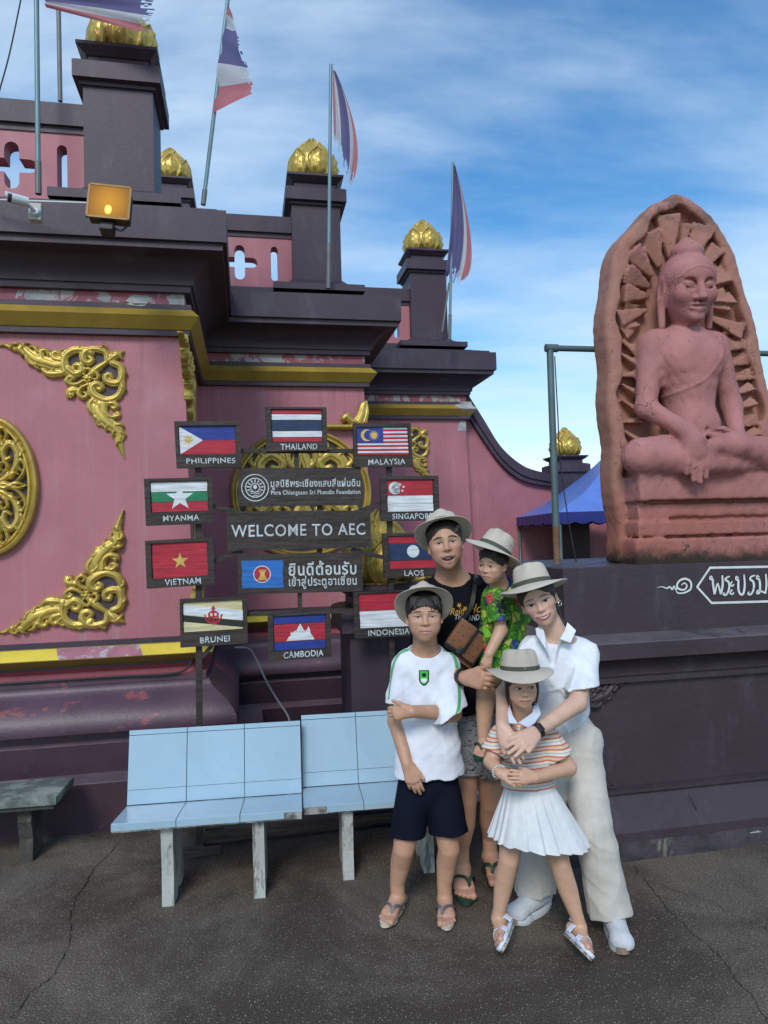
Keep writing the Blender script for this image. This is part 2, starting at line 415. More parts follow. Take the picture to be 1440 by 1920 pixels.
CORNER = [
    [(45, 72, 5), (130, 60, 18), (220, 100, 28), (300, 92, 42), (360, 150, 58), (430, 205, 70), (520, 235, 66), (620, 262, 66), (700, 240, 50)],
    [(480, 300, 18), (540, 350, 38), (620, 352, 44), (700, 340, 34)],
    W([(530, 240), (480, 190), (480, 120), (530, 110), (545, 150)], 40, 34, 22), W([(660, 210), (600, 190), (590, 140), (630, 125), (645, 155)], 40, 30, 20),
    W([(360, 60), (420, 85), (450, 130)], 8, 26, 30),
    W([(700, 330), (688, 240), (720, 150), (800, 100), (900, 100), (965, 125)], 48, 46, 40),
    W([(735, 300), (800, 350), (865, 320), (850, 262), (800, 262), (795, 292)], 46, 40, 24),
    W([(1125, 205), (1112, 122), (1040, 90), (950, 92), (890, 140), (890, 210), (940, 230), (975, 195), (945, 170)], 34, 44, 24),
    W([(1140, 205), (1205, 150), (1285, 98)], 30, 44, 10), W([(1160, 120), (1220, 130), (1270, 180)], 14, 34, 12),
    W([(920, 390), (1010, 300), (1130, 210)], 26, 40, 26),
    [(920, 395, 44), (921, 396, 44)],
    W([(890, 330), (905, 300), (950, 300), (980, 350)], 14, 22, 22), W([(1000, 320), (1035, 370), (1015, 410), (985, 400)], 24, 24, 16),
    W([(1180, 230), (1250, 265), (1268, 350), (1238, 430), (1170, 442), (1110, 415), (1105, 365), (1150, 350), (1160, 385)], 40, 42, 24),
    W([(1265, 400), (1262, 500), (1220, 580), (1130, 622), (1040, 600), (970, 545), (968, 480), (1020, 450), (1068, 480), (1048, 512), (1025, 498)], 36, 48, 24),
    W([(880, 425), (820, 460), (760, 460), (722, 420), (750, 385), (785, 400), (765, 422)], 24, 30, 20),
    W([(930, 460), (860, 500), (838, 560), (880, 600), (920, 570), (890, 542)], 24, 30, 20),
    W([(735, 590), (750, 535), (820, 520)], 24, 42, 34), [(760, 570, 36), (762, 572, 36)],
    [(1050, 650, 50), (1020, 720, 72), (1060, 800, 78), (1130, 870, 72), (1210, 930, 60), (1240, 1000, 52), (1228, 1060, 44), (1250, 1140, 30), (1268, 1200, 18), (1290, 1262, 5)],
    W([(1090, 660), (1095, 750), (1150, 800), (1220, 790), (1222, 757), (1188, 768)], 34, 32, 20), W([(1130, 660), (1180, 655), (1215, 685), (1190, 712), (1160, 695)], 30, 30, 20),
    W([(980, 610), (945, 660), (950, 720), (990, 780)], 26, 40, 26), W([(1290, 915), (1250, 880), (1200, 880)], 6, 24, 24), W([(1000, 800), (1045, 850), (1060, 870)], 30, 24, 10)]
CORNER += [W(p, *w) for p, w in (([(190, 95), (215, 55), (255, 48), (262, 72)], (16, 20, 10)), ([(300, 90), (318, 50), (355, 38)], (20, 18, 4)), ([(250, 110), (290, 150), (285, 180)], (20, 16, 4)), ([(340, 190), (360, 240), (400, 262), (412, 240)], (26, 20, 10)),
    ([(430, 250), (430, 290), (470, 310)], (26, 20, 8)), ([(600, 300), (590, 345), (620, 372), (645, 350)], (22, 20, 12)), ([(690, 180), (660, 140), (690, 100), (715, 120)], (22, 20, 12)), ([(820, 100), (850, 62), (900, 66)], (26, 20, 6)), ([(1060, 80), (1090, 50), (1120, 70)], (22, 18, 6)),
    ([(1268, 300), (1300, 330), (1296, 380)], (18, 20, 6)), ([(1262, 470), (1292, 500), (1286, 550)], (18, 20, 6)), ([(1070, 800), (1030, 830), (1020, 880), (1050, 890)], (26, 20, 10)), ([(1130, 880), (1100, 920), (1110, 960)], (24, 20, 6)),
    ([(1190, 950), (1165, 990), (1180, 1030)], (22, 18, 5)), ([(1235, 1060), (1205, 1090), (1220, 1130)], (18, 16, 4)), ([(1250, 960), (1285, 985), (1280, 1030)], (20, 18, 5)), ([(1000, 640), (1040, 690), (1030, 740)], (22, 22, 8)))]
CORNER += [[(920 + 38 * math.cos(k * 1.047), 395 + 38 * math.sin(k * 1.047), 17), (921 + 38 * math.cos(k * 1.047), 395 + 38 * math.sin(k * 1.047), 17)] for k in range(6)]
CPLATE = [(745, 160), (800, 120), (1080, 120), (1240, 260), (1250, 560), (1120, 600), (980, 520), (850, 560), (760, 560), (740, 400), (700, 330)]
CU = 0.000640
V_, F_ = relief(CORNER, CU, 0.0048, 0.045)
OX, OZ = 1300 * CU, -70 * CU                        # the drawing's outer corner
V_ = V_ - np.array([OX, 0, OZ])
me_corner = bpy.data.meshes.new('corner_ornament'); me_corner.from_pydata(V_.tolist(), [], F_); me_corner.materials.append(M_gold)
me_corner.polygons.foreach_set('use_smooth', [True] * len(me_corner.polygons)); me_corner.set_sharp_from_angle(angle=R_(50))
pb_ = MB(); pb_.prism([(x * CU - OX, -0.002, -y * CU - OZ) for x, y in CPLATE][::-1], (0, -.008, 0))
me_plate = bpy.data.meshes.new('back_plate'); me_plate.from_pydata(pb_.v, [], pb_.f); me_plate.materials.append(M_purple)
def corner_ornament(parent, u, w, z, rot=0.0, flip=False):
    """outer corner at (u, w, z) in building terms; flip mirrors it to a lower corner; rot turns it onto a side face"""
    mw = Matrix.Translation((u, -w, z)) @ Matrix.Rotation(rot, 4, 'Z') @ Matrix.Diagonal((1, 1, -1 if flip else 1, 1))
    o = link('corner_ornament', me_corner, parent, mw=mw)
    link('back_plate', me_plate, o)
    return o

# ================================================================== the building
bld = empty('gate_building', label='stepped pink and dark purple temple gate building with gold mouldings', cat='building', mw=BMAT)
wA, wB, wC = -0.50, -2.06, -3.86
uA, uB, uC = 0.66, 2.18, 3.75
def path(o): return [(-7, wA + o), (uA + o, wA + o), (uA + o, wB + o), (uB + o, wB + o), (uB + o, wC + o), (uC + o, wC + o), (uC + o, -9)]
def sweep(name, prof, m, smooth=False, mids=None):
    b = MB(); vs = []; k = len(path(0))
    for o, z in prof:
        for (u, w) in path(o): vs.append((u, -w, z))
    fs = []; mi = []
    for i in range(len(prof) - 1):
        for j in range(k - 1):
            fs.append((i * k + j, i * k + j + 1, (i + 1) * k + j + 1, (i + 1) * k + j)); mi.append(mids[i] if mids else 0)
    b.add(vs, fs); b.m = mi
    return b.build(name, m, bld, smooth=smooth)
q = 0.04
M_riser = mat('shaded_maroon_paint', (0.056, 0.028, 0.042), 0.5, 0.15, 3, 0.2, 35, extra=x_peel((0.16, 0.05, 0.055), .66, .72))  # risers: colour darkened to stand in for shade under light from above
M_tread = mat('dusty_lit_ledge_paint', (0.125, 0.085, 0.105), 0.8, 0.2, 5, 0.3, 40, stain=(0.20, 0.09, 0.09), stain_lo=.52, stain_hi=.66, stain_scale=6)  # treads: dust, plus light from above put into the paler colour
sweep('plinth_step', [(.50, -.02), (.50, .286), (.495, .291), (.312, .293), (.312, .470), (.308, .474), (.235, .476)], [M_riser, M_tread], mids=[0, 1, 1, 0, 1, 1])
sweep('ogee_moulding', [(.235, .476), (.235, .535), (.315, .537), (.318, .556), (.312, .59), (.292, .63), (.262, .67), (.222, .705), (.182, .735), (.155, .762), (.142, .79), (.142, .80), (.118, .803), (.116, .835)], M_purplebase, smooth=28)
sweep('red_band', [(.116, .835), (.045, .837), (.045, .872), (.095, .905)], M_pink2)
sweep('lower_gold_moulding', [(.075, .895), (.075, .916), (.165, .975), (.165, .980), (.085, 1.040), (.085, 1.045)], [M_purple, M_gold_shaded, M_gold_lit], mids=[0, 1, 1, 2, 2])
sweep('string_course', [(.09, 1.044), (.07, 1.046), (.07, 1.075), (.03, 1.077)], M_purple)
sweep('wall', [(q, 1.07), (0, 3.12)], M_pink)
sweep('upper_string_course', [(-.01, 3.115), (.045, 3.117), (.045, 3.158), (.0, 3.16)], M_purple)
sweep('upper_gold_moulding', [(.05, 3.155), (.055, 3.160), (.115, 3.235), (.065, 3.290), (.02, 3.292)], M_goldband)
sweep('gold_cap_strip', [(.02, 3.29), (.06, 3.292), (.06, 3.328), (0, 3.33)], M_purple)
sweep('peeling_band', [(.012, 3.325), (.012, 3.418)], M_pinkband)
cove = [(.0, 3.413), (.055, 3.415), (.06, 3.455), (.075, 3.458)]
for i in range(9):
    a = i / 8 * math.pi / 2; cove.append((.075 + .185 * (1 - math.cos(a)), 3.458 + .165 * math.sin(a)))
cove += [(.285, 3.626), (.285, 3.668), (.312, 3.672), (.312, 3.885), (.25, 3.90), (.25, 3.918), (.17, 3.922), (.17, 3.942), (.09, 3.946), (.09, 3.968), (-.02, 3.975)]
sweep('cornice', cove, M_purple, smooth=30)
rb = MB(); zr = 3.97
for (a, b_, c, d) in ((-7, uA, -9, wA), (uA, uB, -9, wB), (uB, uC, -9, wC)): rb.add([(a, -d, zr), (b_, -d, zr), (b_, -c, zr), (a, -c, zr)], [(0, 1, 2, 3)])
rb.build('roof_terrace', M_purple, bld)
# peeled paint: patches in the yellow band and plaster showing at the corners
def band_patch(name, u0, u1, m, seed):
    rng = random.Random(seed); b = MB(); n = 14; vs = []
    for i in range(n + 1):
        u = u0 + (u1 - u0) * i / n; j = rng.uniform(-.012, .012)
        vs += [(u + j + .03, -(wA + .165 + .002), .979 + .001), (u + j, -(wA + .0865 + .002), 1.0395)]
    b.add(vs, [(2 * i, 2 * i + 2, 2 * i + 3, 2 * i + 1) for i in range(n)]); return b.build(name, m, bld)
M_patch = mat('pink_repair_paint', (0.36, 0.15, 0.19), 0.7, 0.15, 9, 0.2, 40, stain=(0.46, 0.38, 0.42), stain_lo=0.5, stain_hi=0.62, stain_scale=10)
band_patch('paint_patch', -.155, .36, M_patch, 4)

M_bare = mat('bare_grey_plaster', (0.36, 0.37, 0.36), 0.85, 0.2, 8, 0.4, 30)
def bare_patch(u0, u1, w, prof, seed):                      # old plaster showing where the paint has come off, laid over the mouldings
    rng = random.Random(seed); b = MB(); n = len(prof); V = []
    for o, z in prof:
        j = rng.uniform(-.07, .07); V += [(u0 + j, -(w + o + .003), z), (u1 + o + .002, -(w + o + .003), z), (u1 + o + .003, -(w - .6), z)]
    b.add(V, [(3 * i + k, 3 * i + k + 1, 3 * i + 4 + k, 3 * i + 3 + k) for i in range(n - 1) for k in (0, 1)]); return b.build('bare_plaster_patch', M_bare, bld)
bare_patch(3.66, uC, wC, [(.03, 3.117), (.045, 3.158), (.055, 3.165), (.082, 3.2), (.115, 3.235), (.09, 3.262), (.065, 3.290), (.062, 3.31), (.06, 3.33)], 3)
bare_patch(3.62, uC, wC, [(.002, 2.98), (.002, 3.02), (.002, 3.06), (.002, 3.10)], 5)
for u0, u1, z0, z1, sd_ in ((.30, .45, 3.30, 3.41, 1), (.56, .655, 3.335, 3.412, 2), (-.35, -.22, 3.34, 3.41, 3), (-.75, -.62, 3.335, 3.405, 4), (.12, .19, 3.345, 3.41, 6)):
    rng = random.Random(sd_); b = MB(); b.add([((u0 + u1) / 2 + (u1 - u0) / 2 * (1 + .3 * rng.uniform(-1, 1)) * math.copysign(abs(math.cos(a)) ** .6, math.cos(a)), -(wA + .014 + (.048 if z0 < 3.32 else 0) * (math.sin(a) < -.2)), (z0 + z1) / 2 + (z1 - z0) / 2 * (1 + .25 * rng.uniform(-1, 0)) * math.copysign(abs(math.sin(a)) ** .6, math.sin(a))) for a in np.linspace(0, 2 * math.pi, 19)[:-1]], [tuple(range(18))]); b.build('bare_plaster_patch', M_bare, bld)
# ---- parapets, pillars and lotus finials
def stadium(cx, cz, hw, hh, n=8):
    if hh >= hw: return [(cx + hw * math.cos(a), cz + (hh - hw) + hw * math.sin(a)) for a in np.linspace(0, math.pi, n)] + [(cx + hw * math.cos(a), cz - (hh - hw) + hw * math.sin(a)) for a in np.linspace(math.pi, 2 * math.pi, n)]
    return [(cx + (hw - hh) + hh * math.cos(a), cz + hh * math.sin(a)) for a in np.linspace(-math.pi / 2, math.pi / 2, n)] + [(cx - (hw - hh) + hh * math.cos(a), cz + hh * math.sin(a)) for a in np.linspace(math.pi / 2, 1.5 * math.pi, n)]
def plus(cx, cz):
    v, h, L, K = .047, .047, .165, .165; n = 7; out = []
    for (dx, dz, a0) in ((0, K - v, 0), (-(L - h), 0, math.pi / 2), (0, -(K - v), math.pi), (L - h, 0, 1.5 * math.pi)):
        out += [(cx + dx + v * math.cos(a), cz + dz + v * math.sin(a)) for a in np.linspace(a0, a0 + math.pi, n)]
        out.append((cx + v * 1.02 * math.sqrt(2) * math.cos(a0 + .75 * math.pi), cz + v * 1.02 * math.sqrt(2) * math.sin(a0 + .75 * math.pi)))
    return out
def parapet(u0, u1, w, th=.13):
    z0, z1 = 4.07, 4.575; holes = []; x = u1 - .165; k = 0
    while x > u0 + .22:
        holes.append(stadium(x, 4.325, .033, .165) if k % 2 == 0 else plus(x, 4.325)); x -= .325; k += 1
    V, F = holed_plate([(u0, z0), (u1, z0), (u1, z1), (u0, z1)], holes, th)
    b = MB(); b.add(V + np.array([0, -w + th / 2 + .03, 0]), F); b.build('parapet_panel', M_pink, bld)
    b = MB(); b.box((u0, -w - .005, 4.615), (u1, -w + th + .055, 4.77)); b.box((u0, -w + .02, 4.57), (u1, -w + th + .03, 4.62)); b.build('coping', M_purple, bld)
    b = MB(); b.box((u0, -w - .03, 3.96), (u1, -w + th + .08, 4.075)); b.build('parapet_curb', M_purple, bld)
def square_stack(b, cx, cy, prof):
    vs = []; n = len(prof)
    for h, z in prof: vs += [(cx - h, cy - h, z), (cx + h, cy - h, z), (cx + h, cy + h, z), (cx - h, cy + h, z)]
    fs = [(4 * i + k, 4 * i + (k + 1) % 4, 4 * i + 4 + (k + 1) % 4, 4 * i + 4 + k) for i in range(n - 1) for k in range(4)]
    fs.append((4 * n - 4, 4 * n - 3, 4 * n - 2, 4 * n - 1)); b.add(vs, fs)
CAP = [(.225, -.005), (.25, .0), (.25, .022), (.288, .03), (.288, .145), (.27, .16), (.235, .172), (.20, .178), (.20, .228), (.215, .232), (.268, .275), (.268, .296), (.2, .302)]
def lotus_R(t):                                 # core radius along the height 0..1
    return .228 * np.interp(t, [0, .06, .16, .30, .45, .6, .75, .88, 1], [.70, .86, .97, 1, .93, .76, .52, .27, .0])
LH = .46
def petal_mesh(t0, t1, half, out, tip, nm):
    n, m = 19, 17; P = np.zeros((n, m, 3))
    for i in range(n):
        s = i / (n - 1); t = t0 + (t1 - t0) * s
        wd = half * (math.sin(math.pi * min(1, .18 + s * .62)) ** .8) * (1 if s < .62 else max(0.0, (1 - ((s - .62) / .38) ** 1.5)))
        for j in range(m):
            q_ = -1 + 2 * j / (m - 1)
            rim = .020 * math.exp(-((abs(q_) - .84) / .11) ** 2) - .012 * math.exp(-((abs(q_) - .60) / .12) ** 2) + .012 * math.exp(-((abs(q_)) / .13) ** 2) + .007 * math.cos(q_ * 8) * math.sin(s * 19) * (1 - abs(q_)) * (s < .8)
            r = lotus_R(t) + out * (1 - q_ * q_ * .75) + rim + tip * s ** 4
            a = q_ * wd; P[i, j] = (r * math.sin(a), -r * math.cos(a), t * LH + .012 * s ** 3)
    b = MB(); b.grid(P)
    me = bpy.data.meshes.new('petal'); me.from_pydata(b.v, [], b.f); me.materials.append(M_gold)
    me.polygons.foreach_set('use_smooth', [True] * len(me.polygons)); return me
PET = [(petal_mesh(.02, .62, .60, .020, .016, 'a'), 6, 0.0), (petal_mesh(.20, .86, .58, .012, .010, 'b'), 6, math.pi / 6), (petal_mesh(.45, 1.0, .72, .010, .004, 'c'), 5, 0.15)]
cb = MB(); cb.lathe([(0.001, -.01), (.17, -.01), (.175, .01), (.165, .02)] + [(max(.001, float(lotus_R(t))), t * LH) for t in np.linspace(.03, 1, 22)], seg=28)
me_core = bpy.data.meshes.new('finial'); me_core.from_pydata(cb.v, [], cb.f); me_core.materials.append(M_gold); me_core.polygons.foreach_set('use_smooth', [True] * len(me_core.polygons))
def finial(parent, x, y, z, s=1.0, rot=0.0):
    f = link('finial', me_core, parent, mw=Matrix.Translation((x, y, z)) @ Matrix.Rotation(rot, 4, 'Z') @ Matrix.Scale(s, 4))
    for me, n, a0 in PET:
        for k in range(n): link('petal', me, f, mw=Matrix.Rotation(a0 + 2 * math.pi * k / n, 4, 'Z'))
    return f
def pillar(parent, u, w, z0, z1, hw=.23, foot=True, s=1.0, frot=0.0):
    b = MB(); pf = [(hw + .19, z0 - .16), (hw + .19, z0 - .10), (hw + .12, z0 - .085), (hw + .055, z0 - .055), (hw + .02, z0 - .02), (hw, z0)] if foot else [(hw, z0)]
    square_stack(b, u, -w, pf + [(hw, z1)]); b.build('pillar', M_purple, parent, smooth=35 if foot else False)
    b = MB(); square_stack(b, u, -w, [(h * s, z1 + z * s) for h, z in CAP]); b.build('pillar_cap', M_purple, parent)
    return finial(parent, u, -w, z1 + .302 * s, s, frot)
for (u0, u1, w) in ((-4.2, uA, wA), (uA + .05, uB, wB), (uB + .05, uC, wC)):
    pu = u1 - .41
    parapet(u0, pu - .23, w - .12)
    pillar(bld, pu, w - .27, 4.15, 4.86 if u1 != uC else 4.95, frot=.2)
# right-hand continuation of the parapets behind the pillars, and a further pillar inside
P_ = at(320, 300, 8.6) - ORG; pu, pw = P_ @ DU, P_ @ DW
pillar(bld, pu, pw, 4.2, 5.78, frot=.1)

# ---- ornaments on the faces
ca = on_w(235, 655, wA); corner_ornament(bld, ca[0], wA, ca[2])
cl = on_w(236, 1172, wA + q); corner_ornament(bld, cl[0], wA + q - .003, cl[2], flip=True)
cc = on_w(803, 803, wC); corner_ornament(bld, cc[0], wC, cc[2])
corner_ornament(bld, cc[0], wC + q, cl[2], flip=True)
for zz, fl in ((ca[2], False), (cl[2], True)):           # on the return wall of the left block, seen edge on
    corner_ornament(bld, uA + (q if fl else 0.012), wA - .36, zz, rot=math.pi / 2, flip=fl)
def medallion(u, w, z, a, b, strokes, unit):
    n = 72; T = np.linspace(0, 2 * math.pi, n + 1)
    rg = MB(); prof = [(1.0, 0), (1.0, .035), (.985, .055), (.95, .062), (.925, .05), (.905, .036), (.885, .05), (.86, .05), (.845, .03), (.84, 0)]
    rg.grid([[(k * a * math.cos(t) if False else (a - (1 - k) * .42) * math.cos(t), -h, (b - (1 - k) * .42) * math.sin(t)) for t in T] for k, h in prof], flip=True)
    o = rg.build('medallion', M_gold, bld, smooth=40, mw=Matrix.Translation((u, -w, z)))
    pl = MB(); pl.prism([((a - .05) * math.cos(t), 0, (b - .05) * math.sin(t)) for t in T[:-1]], (0, -.012, 0)); pl.build('back_plate', M_purple, o)
    V, F = relief(strokes, unit, .006, .05); r = MB(); r.add(V - np.array([0, .008, 0]), F); r.build('scrollwork', M_gold, o, smooth=50)
    return o
def scroll_field(a, b, seed, k):
    Q = [([(.02, .06), (.30, .10), (.58, .26), (.66, .50), (.48, .66), (.30, .54), (.34, .40), (.46, .44)], (.05, .085, .10, .075, .05)),
         ([(.10, .02), (.34, -.03), (.60, .04), (.86, .0)], (.05, .075, .06, .012)), ([(.60, .06), (.76, .16), (.84, .30), (.74, .40), (.66, .30), (.72, .24)], (.04, .06, .055, .035)),
         ([(.02, .16), (.10, .42), (.04, .66), (.0, .92)], (.05, .085, .07, .012)), ([(.06, .40), (.20, .52), (.22, .70), (.12, .80), (.05, .70), (.11, .63)], (.045, .06, .055, .03)),
         ([(.30, .62), (.40, .80), (.30, .90), (.20, .84), (.26, .76)], (.045, .055, .05, .03)), ([(.56, .62), (.66, .70), (.58, .78)], (.05, .045, .012)), ([(.74, .46), (.80, .54), (.76, .62)], (.045, .04, .012)),
         ([(.20, .14), (.36, .22), (.40, .32), (.28, .36), (.22, .28), (.28, .24)], (.04, .055, .05, .03)), ([(.48, .12), (.56, .20), (.66, .18)], (.04, .045, .012))]
    S = []
    for p, w in Q:
        for sx in (-1, 1):
            for sy in (-1, 1): S.append(W([(x * a * sx, y * b * sy) for x, y in p], *[q_ * a * 1.05 for q_ in w]))
    S.append([(0, 0, .12 * a), (.01, 0, .12 * a)])
    return S
mc = on_w(-14, 912, wA + .02); medallion(mc[0], wA + .02, mc[2], .285, .455, scroll_field(.25, .42, 3, 1), 1.0)
mb_ = on_w(566, 925, wB + .02); medallion(mb_[0], wB + .02, mb_[2], .645, .60, scroll_field(.58, .54, 5, 1), 1.0)
# a gilt leaf and rail over the medallion
lf = on_w(672, 792, wB + .06)
V, F = relief([W([(0, 0), (.035, -.07), (.05, -.15), (.075, -.20)], .055, .05, .035, .006), W([(0, .0), (-.07, -.01), (-.11, -.05), (-.14, -.03), (-.10, -.07)], .03, .03, .02),
               W([(-.30, .045), (-.10, .045), (.06, .045)], .022, .022, .022), W([(.05, .0), (.08, -.1), (.085, -.2)], .03, .02, .004)], 1.0, .005, .05)
b = MB(); b.add(V, F); b.build('leaf_ornament', M_gold, bld, smooth=50, mw=Matrix.Translation((lf[0], -lf[1], lf[2])))

# ---- the wing wall that swoops down to the end pillar
wW = wC - .10
outer = [on_w(*p, wW) for p in ((872, 735), (882, 752), (904, 787), (931, 831), (955, 857), (984, 877), (1019, 887), (1040, 889))]
inner = [on_w(*p, wW) for p in ((868, 758), (879, 783), (902, 820), (931, 861), (960, 890), (990, 905), (1034, 912), (1044, 913))]
ci = np.array(bez(inner, 28)); co = np.array(bez(outer, 28))
b = MB(); b.prism([(3.6, -wW + .04, 0)] + [(ci[-1][0] + 1.2, -wW + .04, 0), (ci[-1][0] + 1.2, -wW + .04, ci[-1][2])] + [(p[0], -wW + .04, p[2]) for p in ci[::-1]] + [(3.6, -wW + .04, ci[0][2])], (0, .22, 0))
b.build('wing_wall', M_pink, bld)
b = MB(); rows = []
for ii, oo in zip(ci, co):
    rows.append([(ii[0], -wW + .04, ii[2]), (ii[0], -wW - .03, ii[2]), (ii[0] + (oo[0] - ii[0]) * .3, -wW - .03, ii[2] + (oo[2] - ii[2]) * .3), (ii[0] + (oo[0] - ii[0]) * .34, -wW - .055, ii[2] + (oo[2] - ii[2]) * .34), (oo[0], -wW - .055, oo[2]), (oo[0], -wW + .30, oo[2])])
b.grid(rows, flip=False); b.build('wing_coping', M_purple, bld, smooth=35)
ep = on_w(1063, 855, wW)
pillar(bld, ep[0], wW - .05, 0.0, ep[2] - .302 * .8, hw=.20, foot=False, s=.8)
# ---- free-standing pillar with a gold lotus behind the sign
PC = at(713, 1100, 4.55); fp = empty('gate_pillar', (PC[0], PC[1], 0), 'squat dark purple pillar topped by a gold lotus bud behind the flag signs', 'pillar')
fp.rotation_euler = (0, 0, TH)
zl = at(713, 1093, 4.55)[2]
pillar(fp, 0, 0, 0.0, zl - .302, hw=.235, foot=False)
# ================================================================== plinth of the statue
wP = 1.08
uP0 = on_w(944, 1070, wP - .17)[0] + .17
def psweep(name, prof, m, parent, smooth=False):
    b = MB(); vs = []
    for o, z in prof:
        for (u, w) in ((uP0 - o, wP - 1.25), (uP0 - o, wP + o), (7.5, wP + o)): vs.append((u, -w, z))
    b.add(vs, [(i * 3 + j, i * 3 + j + 1, i * 3 + j + 4, i * 3 + j + 3) for i in range(len(prof) - 1) for j in (0, 1)])
    return b.build(name, m, parent, smooth=smooth)
plin = empty('statue_plinth', label='long dark purple moulded plinth with white painted Thai lettering', cat='plinth', mw=BMAT)
M_plinth = mat('plinth_paint', (0.051, 0.036, 0.044), 0.45, 0.12, 2.6, 0.35, 26, extra=x_soot)
def x_moss(N, v, cur):
    a = N.ramp(N.noise(N.coord((1, 1, 1.5)), 3.2, 9, 0.75, 0.3), 0.45, 0.6)
    cur = N.mix(N.math('MULTIPLY', a, 0.85), cur, (0.018, 0.017, 0.014))
    b = N.ramp(N.noise(v, 5.0, 9, 0.75, 0.5), 0.58, 0.66)
    return N.mix(N.math('MULTIPLY', b, 0.9), cur, (0.16, 0.155, 0.12))
M_mossy = mat('mossy_footing', (0.05, 0.04, 0.048), 0.8, 0.2, 4, 0.6, 40, extra=x_moss)
psweep('footing', [(.03, -.02), (.02, .03), (.0, .085), (-.02, .09)], M_mossy, plin)
psweep('skirting', [(-.0, .086), (-.0, .108), (-.03, .118), (-.10, .285), (-.10, .30), (-.085, .302), (-.085, .318), (-.12, .324)], M_plinth, plin)
psweep('lower_panel', [(-.13, .31), (-.13, .90)], M_plinth, plin)
cv = [(-.14, .885), (-.10, .887), (-.10, .925), (-.085, .928)] + [(-.085 + .075 * (1 - math.cos(a)), .928 + .10 * math.sin(a)) for a in np.linspace(.1, math.pi / 2, 6)]
psweep('ledge_moulding', cv + [(-.0, 1.032), (.0, 1.114)], M_plinth, plin, 30)
M_ledge = mat('dusty_plinth_ledge', (0.105, 0.088, 0.098), .75, .2, 4, .3, 30, stain=(0.06, 0.05, 0.055), stain_lo=.5, stain_hi=.65, stain_scale=5)
psweep('ledge_top', [(.0, 1.1135), (-.004, 1.119), (-.16, 1.142), (-.18, 1.143)], M_ledge, plin, 30)
psweep('upper_panel', [(-.17, 1.13), (-.17, 1.506), (-.18, 1.512), (-1.4, 1.515)], M_plinth, plin)
def mirror_corner(u, w, z, s, fl):
    mw = Matrix.Translation((u, -w, z)) @ Matrix.Diagonal((-s, s * 1.3, -s if fl else s, 1))
    o = link('corner_ornament', me_corner_p, plin, mw=mw); return o
me_corner_p = me_corner.copy(); me_corner_p.materials.clear(); me_corner_p.materials.append(M_plinth)
a_ = on_w(1026, 1292, wP - .13); mirror_corner(a_[0], wP - .13, a_[2], .58, False)
a_ = on_w(1030, 1496, wP - .13); mirror_corner(a_[0], wP - .13, a_[2], .56, True)
M_sign = mat('white_brush_paint', (0.66, 0.70, 0.68), 0.6, 0.1, 12, 0.05, 60, stain=(0.2, 0.18, 0.2), stain_lo=0.62, stain_hi=0.75, stain_scale=40)
def paint_line(name, px, wid, w, m, parent, closed=False, n=40, smooth=True, h=.003):
    P = [on_w(*p, w) for p in px]
    P = [np.array([p[0], -w - h, p[2]]) for p in P]
    if smooth: P = bez(P, n)
    b = MB(); vs = []
    for i, p in enumerate(P):
        t = P[min(i + 1, len(P) - 1)] - P[max(i - 1, 0)]; t /= np.linalg.norm(t) + 1e-9; s = np.array([t[2], 0, -t[0]])
        ww = wid if np.isscalar(wid) else np.interp(i / (len(P) - 1), np.linspace(0, 1, len(wid)), wid)
        vs += [p + s * ww / 2, p - s * ww / 2]
    b.add(vs, [(2 * i, 2 * i + 2, 2 * i + 3, 2 * i + 1) for i in range(len(P) - 1)])
    return b.build(name, m, parent)
wU = wP - .17
paint_line('sign_border', [(1442, 1062.5), (1330, 1064.5)], .013, wU, M_sign, plin, smooth=False)
paint_line('sign_border', [(1331, 1064), (1306, 1101)], .012, wU, M_sign, plin, smooth=False, h=.0035)
paint_line('sign_border', [(1306, 1100), (1334, 1131)], .012, wU, M_sign, plin, smooth=False, h=.004)
paint_line('sign_border', [(1333, 1130.5), (1442, 1127.5)], .013, wU, M_sign, plin, smooth=False, h=.003)
paint_line('painted_scroll', [(1231, 1101.5), (1240, 1100), (1250, 1103), (1255, 1100), (1260, 1105), (1263, 1099), (1267, 1106), (1270, 1099)], [.002, .008, .008, .007], wU, M_sign, plin)
paint_line('painted_scroll', [(1267, 1108), (1271, 1112), (1283, 1111), (1294, 1104), (1294, 1091), (1284, 1085), (1273, 1089), (1268, 1099), (1274, 1105), (1283, 1105), (1287, 1098), (1282, 1093), (1277, 1097)], [.006, .010, .012, .011, .009, .006], wU, M_sign, plin, n=60, h=.0045)
def glyph(pts, *w):
    paint_line('thai_lettering', [(960 + x / 3, 1040 + y / 3) for x, y in pts], [q_ / 3 * .00272 for q_ in (w or (11, 15, 15, 10))], wU, M_sign, plin, n=30, h=.0034 + .00006 * len(plin.children))
glyph([(1126, 128), (1114, 122), (1112, 136), (1126, 140), (1128, 165), (1136, 222)], 8, 11, 15, 15, 13); glyph([(1137, 222), (1148, 175), (1155, 160)], 12, 12, 9); glyph([(1155, 160), (1166, 200), (1172, 222)], 9, 14, 14); glyph([(1173, 222), (1182, 170), (1180, 116)], 13, 15, 11)
glyph([(1222, 122), (1206, 128), (1196, 140), (1212, 150), (1220, 172), (1214, 205), (1200, 226), (1186, 224), (1192, 212)], 9, 13, 15, 12, 8)
glyph([(1236, 150), (1226, 166), (1236, 176), (1246, 166)], 9, 11, 8); glyph([(1236, 196), (1224, 214), (1236, 222), (1246, 212)], 9, 11, 8)
glyph([(1272, 130), (1258, 124), (1258, 140), (1270, 144), (1270, 190), (1280, 220), (1298, 218), (1306, 170), (1302, 112)], 8, 12, 15, 15, 15, 11)
